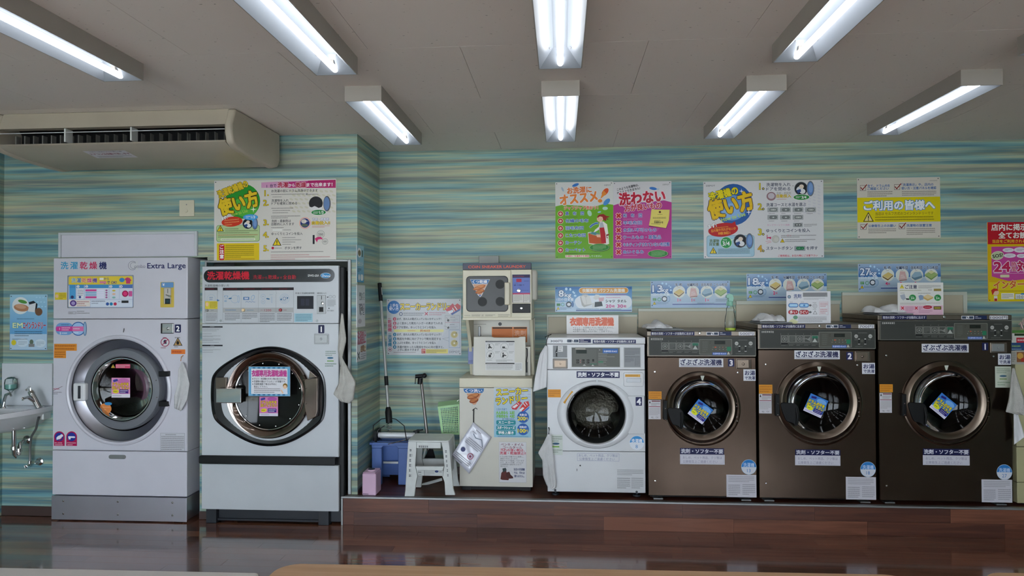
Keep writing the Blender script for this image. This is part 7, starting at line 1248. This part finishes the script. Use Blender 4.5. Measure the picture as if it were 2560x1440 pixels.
top_items(*WC[1][:3], (2180, 2262, 0), 'the largest steel washer, left of the caution card', (2164, 2246), 7)
# spray bottle
sx, sy = U(1826, 828, 5.16)[0], 5.16; zb = WA[1][2]+.001; s_ = 5.16/_f
H_ = lambda py: zb+(828-py)*s_
sb = thing('spray_bottle', 'clear spray bottle with pale green trigger standing on the 500 yen washer', 'spray bottle', (sx, sy, zb))
MB().lathez(sx, sy, [(0, zb), (.038, zb), (.041, zb+.008), (.041, H_(803)), (.036, H_(793)), (.028, H_(783)), (.030, H_(776)), (.018, H_(766)), (.016, H_(762))], 28).build('bottle', GL_BOT, sb)
MB().lathez(sx, sy, [(0, zb+.003), (.037, zb+.003), (.038, zb+.02), (0, zb+.021)], 24).build('liquid', noise_mat('yellow_green_liquid', 'b9c84a', .2), sb)
MB().lathez(sx, sy, [(.018, H_(768)), (.02, H_(767)), (.02, H_(757)), (.014, H_(755))], 20).build('cap', GREENPL if 0 else noise_mat('pale_green_trigger', '8fc8b0', .35), sb)
MB().prism([(sx-.012, H_(757)), (sx+.018, H_(757)), (sx+.024, H_(748)), (sx+.014, H_(740)), (sx-.008, H_(738)), (sx-.03, H_(742)), (sx-.03, H_(748)), (sx-.014, H_(749))], sy-.014, sy+.014).prism([(sx-.018, H_(748)), (sx-.024, H_(757)), (sx-.03, H_(768)), (sx-.025, H_(768)), (sx-.017, H_(758)), (sx-.010, H_(749))], sy-.008, sy+.008).build('trigger_head', MATS['pale_green_trigger'], sb, bevel=.003)
# mop leaning in the corner
mp = thing('mop', 'tall squeeze mop with white metal pole and black grip leaning in the wall corner', 'mop', U3(975, 1105, 5.36))
T0, T1 = Vector(U3(949, 708, 5.64)), Vector(U3(975, 1085, 5.36)); at = lambda t: T0+(T1-T0)*t
MB().tube([at(.12), at(.86)], .0125, 12).build('pole', POLE, mp); MB().tube([at(0), at(.125)], .017, 12).build('grip', BLACK, mp, bevel=.002)
MB().tube([at(.10), at(.115)], .012).tube([at(.03)+Vector((.016, -.01, 0)), at(.08)+Vector((.018, -.012, 0))], .003, 6).build('hanging_loop', GREYW, mp)
MB().tube([at(.63), at(.69)], .016, 12).build('label_band', BLACK, mp); MB().tube([at(.83), at(.86), at(.93)], [.018, .028, .026], 12).build('joint', BLACK, mp)
sp = [at(.88+.11*i/60)+Vector((.022*math.cos(i*.85), .022*math.sin(i*.85), 0)) for i in range(61)]; MB().tube(sp, .0025, 6).build('spring', CHROME, mp)
for s in (-1, 1): MB().tube([at(.90)+Vector((s*.02, 0, 0)), at(.905)+Vector((s*.06, -.01, 0)), at(.945)+Vector((s*.125, -.02, 0)), at(1.04)+Vector((s*.135, -.02, 0))], .004, 6).build('squeeze_lever', WIRE, mp)
# mop bucket
Yb = 5.37; xa, xb = U(929, 1110, Yb)[0], U(1022, 1110, Yb)[0]; zt_ = U(975, 1108, Yb)[1]; z0_ = STEP+.003
bk = thing('mop_bucket', 'blue rectangular mop bucket with arched front recess and wringer roller', 'bucket', ((xa+xb)/2, Yb+.1, z0_))
tp = .018
def quadwall(p0, p1, th): return p0, p1
mb = MB(); Y0, Y1 = Yb, Yb+.27
def frus(mb, x0, x1, y0, y1, zt1, zb1, t):  # hollow tapered tub
    o = [(x0, y0, zt1), (x1, y0, zt1), (x1, y1, zt1), (x0, y1, zt1)]; b = [(x0+t, y0+t, zb1), (x1-t, y0+t, zb1), (x1-t, y1-t, zb1), (x0+t, y1-t, zb1)]; i_ = [(x0+.008, y0+.008, zt1), (x1-.008, y0+.008, zt1), (x1-.008, y1-.008, zt1), (x0+.008, y1-.008, zt1)]; ib = [(x0+t+.008, y0+t+.008, zb1+.01), (x1-t-.008, y0+t+.008, zb1+.01), (x1-t-.008, y1-t-.008, zb1+.01), (x0+t+.008, y1-t-.008, zb1+.01)]
    mb.add(o+b+i_+ib, [(k, (k+1) % 4, 4+(k+1) % 4, 4+k) for k in range(4)]+[(4, 5, 6, 7)]+[(8+k, 8+(k+1) % 4, 12+(k+1) % 4, 12+k) for k in range(4)]+[(12, 13, 14, 15)]+[(k, (k+1) % 4, 8+(k+1) % 4, 8+k) for k in range(4)])
frus(mb, xa, xb, Y0+.075, Y1, zt_, z0_+.05, tp); mb.build('tub', BLUEPL, bk, bevel=.004)
MB().box(xa-.014, xb+.014, Y0-.014, Y0+.01, zt_-.012, zt_+.006).box(xa-.014, xb+.014, Y1-.01, Y1+.014, zt_-.012, zt_+.006).box(xa-.014, xa+.01, Y0-.014, Y1+.014, zt_-.012, zt_+.006).box(xb-.01, xb+.014, Y0-.014, Y1+.014, zt_-.012, zt_+.006).build('rim', BLUEPL, bk, bevel=.003)
# front leaf with the arch
ax0, ax1 = U(955, 1150, Yb)[0], U(996, 1150, Yb)[0]; az = U(975, 1123, Yb)[1]
def leg_leaf(x0, x1): MB().box(x0, x1, Y0-.012, Y0+.02, z0_, az+.01).build('leg', BLUEPL, bk, bevel=.005)
leg_leaf(xa+.004, ax0); leg_leaf(ax1, xb-.004)
MB().prism([(xa+.004, az+.0105), (ax0, az+.0105), (ax0+.004, az+.018), (ax0+.014, az+.026), (ax1-.014, az+.026), (ax1-.004, az+.018), (ax1, az+.0105), (xb-.004, az+.0105), (xb-.002, zt_-.013), (xa+.002, zt_-.013)], Y0-.012, Y0-.001).build('front_apron', BLUEPL, bk, bevel=.003)
for xx in (xa+.02, xb-.09): MB().box(xx, xx+.07, Y1-.05, Y1-.02, z0_, z0_+.1).build('leg', BLUEPL, bk, bevel=.004)
zc1 = U(975, 1158, Yb)[1]; MB().box(ax0+.004, ax1-.004, Y0+.02, Y0+.03, zc1-.008, zc1+.008).build('shelf_bar', ALU, bk)
mb = MB(); zr = zt_+.045; mb.tube([(xa+.03, Y0+.1, zr), (xb+.04, Y0+.1, zr)], .022, 16).tube([(xa+.03, Y0+.16, zr-.02), (xb+.0, Y0+.16, zr-.02)], .02, 16).build('roller', CERAM, bk)
MB().box(xa+.0, xa+.025, Y0+.06, Y0+.2, zt_-.01, zr+.04).build('roller_bracket', BLACK, bk, bevel=.003)
MB().box(xb+.035, xb+.055, Y0+.07, Y0+.15, zr-.03, zr+.04).tube([(xb+.02, Y0+.08, zr+.035), (xb+.10, Y0+.08, zr+.05)], .006, 8).build('roller_bracket', BLACK, bk, bevel=.003)
MB().tube([(xa+.14, Y0-.02, zt_-.004), (xb-.02, Y0-.03, zt_+.035), (xb+.06, Y0+.02, zt_+.05)], .004, 6).build('carrying_wire', CHROME, bk)
MB().tube([(xa+.01, Y0+.06, zt_), (xa+.03, Y0+.08, zt_+.09), (xa+.08, Y0+.1, zt_+.12)], .004, 6).build('wringer_arm', WIRE, bk)
# long handled dustpan / scraper
dp = thing('dustpan', 'black upright dustpan on a grey tube with T grip, standing behind the stool', 'dustpan', U3(1075, 1180, 5.50))
A, B = Vector(U3(1052, 940, 5.62)), Vector(U3(1072, 1130, 5.52)); MB().tube([A, B], .013, 12).build('tube', noise_mat('brown_grey_metal', '8a8480', .3, .6), dp)
A2 = Vector(U3(1060, 950, 5.63)); MB().tube([U3(1050, 960, 5.61), U3(1051, 945, 5.61)], .022, 12).tube([U3(1039, 941, 5.60), U3(1063, 939, 5.60)], .016, 12).sphere(U3(1061, 939, 5.60), .021, 12).tube([U3(1039, 941, 5.60), U3(1038, 960, 5.59)], .0035, 6).build('grip', BLACK, dp)
pts = [U(1073, 1122, 5.5), (U(1052, 1165, 5.5)), (U(1050, 1180, 5.5)), (U(1096, 1180, 5.5)), (U(1094, 1165, 5.5)), (U(1083, 1122, 5.5))]
MB().prism(pts, 5.47, 5.50).build('pan', BLACK, dp, bevel=.004); MB().tube([U3(1046, 1204, 5.40), U3(1053, 1213, 5.40), U3(1105, 1198, 5.42)], .012, 8).build('lower_frame', GREYW, dp)
MB().tube([U3(1064, 1122, 5.48), U3(1047, 1190, 5.46)], .008, 8).build('stay', GREYW, dp)
# step stool
Yf = 5.05; st = thing('step_stool', 'grey-white plastic step stool with marker writing on its front', 'stool', (U(1072, 1235, Yf)[0], Yf+.15, STEP+.003)); z0s = STEP+.003
def SP(px_, py_, Yv=Yf): x, z = U(px_, py_, Yv); return (x, max(z, z0s))
LF = [SP(1020, 1104), SP(1041, 1104), SP(1041, 1120), SP(1038, 1165), SP(1044, 1190), SP(1040, 1206), SP(1036, 1241), SP(1011, 1241), SP(1013, 1225)]
RF = [SP(1122, 1104), SP(1102, 1104), SP(1106, 1120), SP(1111, 1165), SP(1105, 1190), SP(1111, 1206), SP(1113, 1238), SP(1138, 1238), SP(1133, 1222)]
dY = .27; sh = lambda P_, k: [(x+k, z) for x, z in P_]
for P_, s in ((LF, 1), (RF, -1)):
    MB().prism(P_, Yf, Yf+.022).build('leg', GREYW, st, bevel=.004)
    MB().prism(P_, Yf+dY-.03, Yf+dY-.008).build('leg', GREYW, st, bevel=.004)
xl0, xr0 = SP(1041, 1110)[0], SP(1102, 1110)[0]; ztop = SP(1070, 1101)[1]; zw = SP(1070, 1121)[1]; zm0, zm1 = SP(1070, 1165)[1], SP(1070, 1190)[1]
for yy in (Yf, Yf+dY-.03):
    MB().prism([(xl0+.0005, zw), (xr0-.0005, zw), (xr0-.0005, ztop-.014), (xl0+.0005, ztop-.014)], yy+.001, yy+.021).build('apron', GREYW, st, bevel=.003)
    MB().prism([SP(1039, 1166), SP(1110, 1166), SP(1104, 1189), SP(1045, 1189)], yy-.003, yy+.024).build('crossbar', GREYW, st, bevel=.004)
MB().prismz(rrect(SP(1020, 1104)[0]-.003, Yf-.004, SP(1122, 1104)[0]+.003, Yf+dY-.004, .03), ztop-.0135, ztop).build('seat', GREYW, st, bevel=.005)
for s, P_ in ((0, LF), (1, RF)):
    xx = P_[0][0]; MB().box(xx-(.012 if s else -.0), xx+(.0 if s else .012), Yf+.025, Yf+dY-.033, zm1, ztop-.014).build('side_panel', GREYW, st, bevel=.002)
def f(p):
    p.rect(625, 1046, 865, 1098, 'c6cac8').box(625, 1046, 865, 1098, 2, '4a4c4e').rect(684, 1046, 687, 1098, '4a4c4e').fine(630, 1052, 680, 1075, 1, '2a2c30').fine(635, 1078, 675, 1092, 1, '5a5c60').ell(802, 1056, 18, 11, '2a3a6a').fine(690, 1050, 780, 1094, 4, '7a7c80').fine(825, 1050, 860, 1070, 1, '3a3c40')
p = Print(Yf-.003, cST, off=.001); f(p); p.build('label_sticker', st)
p = Print(Yf, cST, off=.001); p.fine(632, 810, 805, 832, 1, '5a5c60', fill=.8)
for i in range(6): p.fine(546-i*1.5, 840+i*48, 574-i*1.5, 870+i*48, 1, '5a5c60', fill=.7)
for i in range(6): p.fine(882+i*4, 850+i*45, 905+i*4, 885+i*45, 1, '5a5c60', fill=.6)
p.build('marker_writing', st)
# pink box
Ypk = 5.055; a, b, c, d = R4(905, 1183, 940, 1239, Ypk); c = STEP+.003
pb_ = thing('pink_box', 'small pale pink lidded box at the platform corner', 'box', ((a+b)/2, Ypk+.05, c)); mb = MB(); mb.box(a, b, Ypk, Ypk+.15, c, d-.004).build('box_body', PINKPL, pb_, bevel=.01, seg=3)
MB().box(a+.004, b-.004, Ypk+.004, Ypk+.146, d-.0035, d+.004).lathez((a+b)/2, Ypk+.07, [(0, d+.014), (.03, d+.013), (.032, d+.004)], 20).build('lid', PINKPL, pb_, bevel=.004)
MB().lathez((a+b)/2, Ypk+.07, [(0, d+.0165), (.026, d+.016), (.027, d+.0145)], 20).build('slot_plate', BASEBK, pb_)
p = Print(Ypk, cST, off=.001); p.fine(106, 1262, 200, 1278, 1, '3a3448', fill=.7); p.build('marker_writing', pb_)
# green basket hanging on the left side of the shoe washer
gx = thing('basket', 'light green perforated plastic basket stood on edge left of the shoe washer', 'basket', U3(1120, 1087, 5.4)); Yg = 5.40
Q = [U(1094, 1017, Yg), U(1148, 1010, Yg), U(1149, 1087, Yg), U(1104, 1087, Yg)]
def gq(s, t): a = [Q[0][k]*(1-s)+Q[1][k]*s for k in (0, 1)]; b = [Q[3][k]*(1-s)+Q[2][k]*s for k in (0, 1)]; return [a[k]*(1-t)+b[k]*t for k in (0, 1)]
mb = MB(); NX, NY = 10, 14; m0, m1 = .12, .07
def bar(s0, s1, t0, t1, y0=Yg, y1=Yg+.004): mb.prism([tuple(gq(s0, t0)), tuple(gq(s1, t0)), tuple(gq(s1, t1)), tuple(gq(s0, t1))], y0, y1)
bar(0, 1, 0, m1); bar(0, 1, 1-m1, 1); bar(0, m0, m1, 1-m1); bar(1-m0*.6, 1, m1, 1-m1)
for i in range(1, NX): s = m0+(1-m0*1.6)*i/NX; bar(s-.014, s+.014, m1, 1-m1)
for j in range(1, NY): t = m1+(1-2*m1)*j/NY; bar(m0, 1-m0*.6, t-.009, t+.009, Yg+.0005, Yg+.0035)
mb.build('perforated_base', GREENPL, gx, smooth=False)
P4 = [tuple(gq(0, 0)), tuple(gq(1, 0)), tuple(gq(1, 1)), tuple(gq(0, 1))]; ex = 1.1; ccx_, ccz_ = sum(p_[0] for p_ in P4)/4, sum(p_[1] for p_ in P4)/4
P5 = [((p_[0]-ccx_)*ex+ccx_-.005, (p_[1]-ccz_)*ex+ccz_+.01) for p_ in P4]; P5 = [(min(x, xa_ if False else x), z) for x, z in P5]
xlim = U(1149, 1040, 5.25)[0]; P5 = [(min(x, -.62), z) for x, z in P5]
loft([[(x, Yg+.004, z) for x, z in P4], [(x, Yg+.11, z) for x, z in P5], [(x+(.006 if x < ccx_ else 0), Yg+.11, z) for x, z in P5], [(x+(.004 if x < ccx_ else -.002), Yg+.006, z) for x, z in P4]], GREENPL, 'basket_sides', gx)
tag(MB().tube([U3(1143, 1003, 5.42), U3(1147, 1000, 5.42), (-.585, 5.42, U(1147, 1003, 5.42)[1])], .004).build('hook', CHROME), 'small hook holding the green basket', 'hook')
# ================================================================ sink corner
zr = 0.865; xs1 = U(129, 1012, 5.08)[0]
sk = thing('wash_basin', 'white ceramic wall-hung wash basin in the left corner', 'sink', (XL_+.22, 4.85, .62))
ex0, ey0 = XL_+.02, YL-.002; rx, ry = xs1-ex0, .58; N = 24
def quart(k, z, kx_=None): # outline: along the wall, round the front, to the side wall
    kx_ = kx_ or k; pts = [(ex0, ey0, z)]+[(ex0+rx*kx_*math.cos(math.radians(90*i/N))**.75, ey0-ry*k*math.sin(math.radians(90*i/N))**.85, z) for i in range(N+1)]; return pts
outer = [quart(.55, zr-.17, .6), quart(.80, zr-.13), quart(.93, zr-.06), quart(1.0, zr-.035), quart(1.0, zr)]
def innr(k, z): return [(ex0+.05, ey0-.16, z)]+[(ex0+.05+(rx-.1)*k*math.cos(math.radians(90*i/N))**.75, ey0-.16-(ry-.22)*k*math.sin(math.radians(90*i/N))**.85, z) for i in range(N+1)]
rings = outer+[innr(1.0, zr), innr(.95, zr-.03), innr(.7, zr-.10), innr(.3, zr-.12)]
loft(rings, CERAM, 'basin', sk, cap=True)
tag(MB().box(XL_+.001, U(130, 960, YL-.012)[0], YL-.012, YL-.001, zr+.001, U(60, 908, YL)[1]).build('splashboard', TILEW, bevel=.002), 'plain white splashboard on the wall over the wash basin', 'splashboard')
YFc = 4.98
tap = thing('faucet', 'chrome lever faucet on the right of the wash basin', 'faucet', (U(100, 1015, YFc)[0], YFc, zr))
fb = Vector((U(98, 1015, YFc)[0], YFc, zr)); tpv = Vector(U3(77, 978, YFc))
MB().tube([fb, fb+(tpv-fb)*.85], [.024, .022], 16).build('body', CHROME, tap); MB().tube([fb+(tpv-fb)*.3, Vector(U3(70, 993, YFc-.05)), Vector(U3(57, 996, YFc-.10)), Vector(U3(57, 1001, YFc-.1))], [.013, .012, .011, .010], 12).build('spout', CHROME, tap)
MB().tube([fb+(tpv-fb)*.85, tpv], [.026, .022], 16).tube([tpv, Vector(U3(73, 968, YFc-.01)), Vector(U3(66, 975, YFc-.06))], [.012, .011, .008], 10).build('lever', CHROME, tap)
t2 = thing('soap_spout', 'small bent chrome soap spout at the left end of the basin', 'faucet', U3(10, 1014, 4.98)); z_ = zr
MB().tube([(U(10, 1014, 4.98)[0], 4.98, zr), (U(10, 1005, 4.98)[0], 4.98, zr+.05), U3(15, 987, 4.96), U3(26, 983, 4.93), U3(28, 990, 4.92)], [.016, .012, .011, .010, .008], 12).lathez(U(10, 1014, 4.98)[0], 4.98, [(.024, zr), (.022, zr+.008), (.012, zr+.012)], 16).build('spout', CHROME, t2)
so = thing('soap_dispenser', 'round clear soap dispenser half full of teal soap on the splashboard', 'soap dispenser', U3(27, 980, YL-.06)); a, b = U(28, 957, YL-.06)
MB().lathez(a, YL-.062, [(.004, b-.075), (.02, b-.06), (.042, b-.045), (.044, b), (.04, b+.028), (.02, b+.045), (0, b+.048)], 24).build('bottle', GL_GRN, so)
MB().lathez(a, YL-.062, [(0, b-.060), (.018, b-.056), (.039, b-.043), (.041, b-.01), (0, b-.009)], 24).build('soap', SOAP, so)
MB().lathez(a, YL-.062, [(.006, b-.1), (.008, b-.08), (.012, b-.074)], 12).box(a-.02, a+.02, YL-.022, YL-.0125, b-.02, b+.03).build('valve', CHROME, so)
pt = thing('drain_trap', 'chrome drain trap under the wash basin', 'pipe', U3(35, 1140, 4.95))
MB().tube([U3(35, 1068, 4.92), U3(35, 1118, 4.93), U3(36, 1136, 4.94), U3(41, 1142, 4.95), U3(47, 1136, 4.96), U3(48, 1122, 4.97), U3(52, 1108, 4.99), U3(62, 1101, 5.03), U3(67, 1100, 5.098)], .0155, 14).build('pipe', CHROME, pt)
for q in (((35, 1068), 4.92), ((35, 1120), 4.93), ((48, 1125), 4.97)): x, z = U(*q[0], q[1]); MB().lathez(x, q[1], [(.016, z-.012), (.022, z-.012), (.022, z+.012), (.016, z+.012)], 12).build('collar', CHROME, pt)
x, z = U(67, 1100, 5.09); MB().lathe(x, z, [(.016, 5.08), (.034, 5.09), (.036, 5.099)], 24).build('wall_flange', CHROME, pt)
sv = thing('stop_valve', 'small chrome stop valve and grey supply hose under the basin', 'valve', U3(72, 1160, 5.06))
MB().tube([U3(97, 1042, 4.99), U3(90, 1072, 5.02), U3(78, 1092, 5.04), U3(75, 1120, 5.05), U3(75, 1155, 5.06)], .0085, 10).build('hose', ALU, sv); MB().tube([U3(75, 1152, 5.06), U3(74, 1162, 5.06)], .013, 12).tube([U3(75, 1160, 5.06), U3(66, 1166, 5.03)], .010, 10).tube([U3(62, 1163, 5.03), U3(64, 1170, 5.03)], .008, 8).tube([U3(75, 1160, 5.06), U3(75, 1160, 5.099)], .01, 10).build('valve_body', CHROME, sv)
x, z = U(96, 1155, 5.08); fl_ = MB().lathe(x, z, [(0, 5.06), (.016, 5.062), (.018, 5.085), (.03, 5.09), (.032, 5.099)], 24).build('pipe_flange', CHROME); tag(fl_, 'round chrome wall cap beside the stop valve', 'pipe cap')
tag(MB().box(U(104, 1040, 5.05)[0], U(116, 1040, 5.05)[0], 5.02, 5.10, U(110, 1048, 5.05)[1], U(110, 1030, 5.05)[1]).build('basin_bracket', GREYW, bevel=.004), 'grey bracket under the right end of the basin', 'bracket')
# ================================================================ cream vending cabinet at the right edge
Yv = 5.11; vx0 = U(2541, 1100, Yv)[0]; vx1 = XR-.35; zt_ = U(2550, 826, Yv)[1]
vm = thing('vending_machine', 'cream vending cabinet with product window, mostly outside the right picture edge', 'vending machine', ((vx0+vx1)/2, Yv+.3, STEP))
VC = noise_mat('cream_enamel', 'b3ae86', .35, var=.03); zz = [STEP+.012, U(2550, 1206, Yv)[1], U(2550, 1117, Yv)[1], U(2550, 905, Yv)[1]]
for i in range(3): MB().box(vx0, vx1, Yv, Yv+.6, zz[i]+.0015, zz[i+1]-.0015).build(('lower_door', 'middle_panel', 'upper_panel')[i], VC, vm, bevel=.004)
MB().box(vx0, vx1, Yv, Yv+.6, zz[3], zt_).build('display_housing', VC, vm, bevel=.004); MB().box(vx0+.05, vx1-.05, Yv+.03, Yv+.5, STEP+.0005, STEP+.0115).build('plinth', BLACK, vm)
p = Print(Yv, cK); p.rect(1790, 440, 2400, 475, '4a7a3a').rect(1795, 480, 2400, 600, 'c8c8c0').rect(1855, 535, 2400, 600, 'b82a3a').rect(1830, 482, 2400, 512, '2a3a20').rect(1792, 600, 2400, 700, '2a4a70').fine(1800, 625, 2000, 665, 1, 'a8c860').fine(1795, 672, 2000, 695, 1, 'b8c8d8').rect(1792, 705, 2400, 880, 'a8a49a').rect(1860, 720, 1990, 850, '8a5a3a').ell(1905, 770, 40, 40, 'c89a4a').ell(1940, 820, 30, 25, 'a83a2a').fine(1800, 720, 1845, 850, 5, '5a5a50').fine(1870, 545, 2000, 590, 1, 'f0e0e0').build('product_display', vm)
bw = MB(); 
for i in range(5): a = U3(2548+i*4, 812+(i % 2)*10, 5.12); b = U3(2556+i*3, 822-(i % 3)*9, 5.10); bw.tube([a, ((a[0]+b[0])/2, 5.11, max(a[2], b[2])+.02), b], .006, 6)
tag(bw.build('ribbon_bow', noise_mat('pale_pink_ribbon', 'c0a8a0', .4)), 'crumpled pale ribbon bow lying on the vending cabinet at the right edge', 'ribbon')
# ================================================================ tables in the foreground
def table(label, x0, x1, ye, depth, mat, r, skew, lab2, h=.70):
    t = thing('table', label, 'table', ((x0+x1)/2, ye-depth/2, 0)); pts = rrect(x0, ye-depth, x1, ye, r, 8); pts = [(x, y+(x-x0)*skew) for x, y in pts]
    MB().prismz(pts, h-.028, h).build('tabletop', mat, t, bevel=.005, seg=3)
    for xx in (x0+.12, x1-.12):
        for yy in (ye-.1, ye-depth+.1): MB().tube([(xx, yy+(xx-x0)*skew, 0), (xx, yy+(xx-x0)*skew, h-.029)], .022, 14).build('leg', ALU, t)
    MB().box(x0+.12, x1-.12, ye-.12, ye-.10, h-.07, h-.03).box(x0+.12, x1-.12, ye-depth+.10, ye-depth+.12, h-.07, h-.03).build('rail', ALU, t)
ax, ay = UZ(760, 1408.5, .7); bx_, by_ = UZ(2200, 1435, .7); lx = UZ(677, 1440, .7)[0]; rx_ = UZ(2262, 1440, .7)[0]; sk_ = (by_-ay)/(bx_-ax)
table('long light-tan wood-topped table with rounded corners across the bottom foreground', lx-.01, rx_+.01, ay-(ax-lx)*sk_, .6, TANW, .085, sk_, '')
ax, ay = UZ(0, 1418.5, .7); bx_, by_ = UZ(600, 1430.5, .7); sk2 = (by_-ay)/(bx_-ax); rx2 = UZ(646, 1436, .7)[0]
table('white-topped table at the bottom left corner of the picture', rx2-1.6, rx2, ay-(ax-(rx2-1.6))*sk2, .55, TABLEW, .02, sk2, '')
ax, ay = UZ(2530, 1431.5, .7); lx3 = UZ(2470, 1440, .7)[0]
table('tan wood-topped table of which a corner shows at the bottom right', lx3-.02, lx3+1.2, ay, .6, TANW, .085, .01, '')
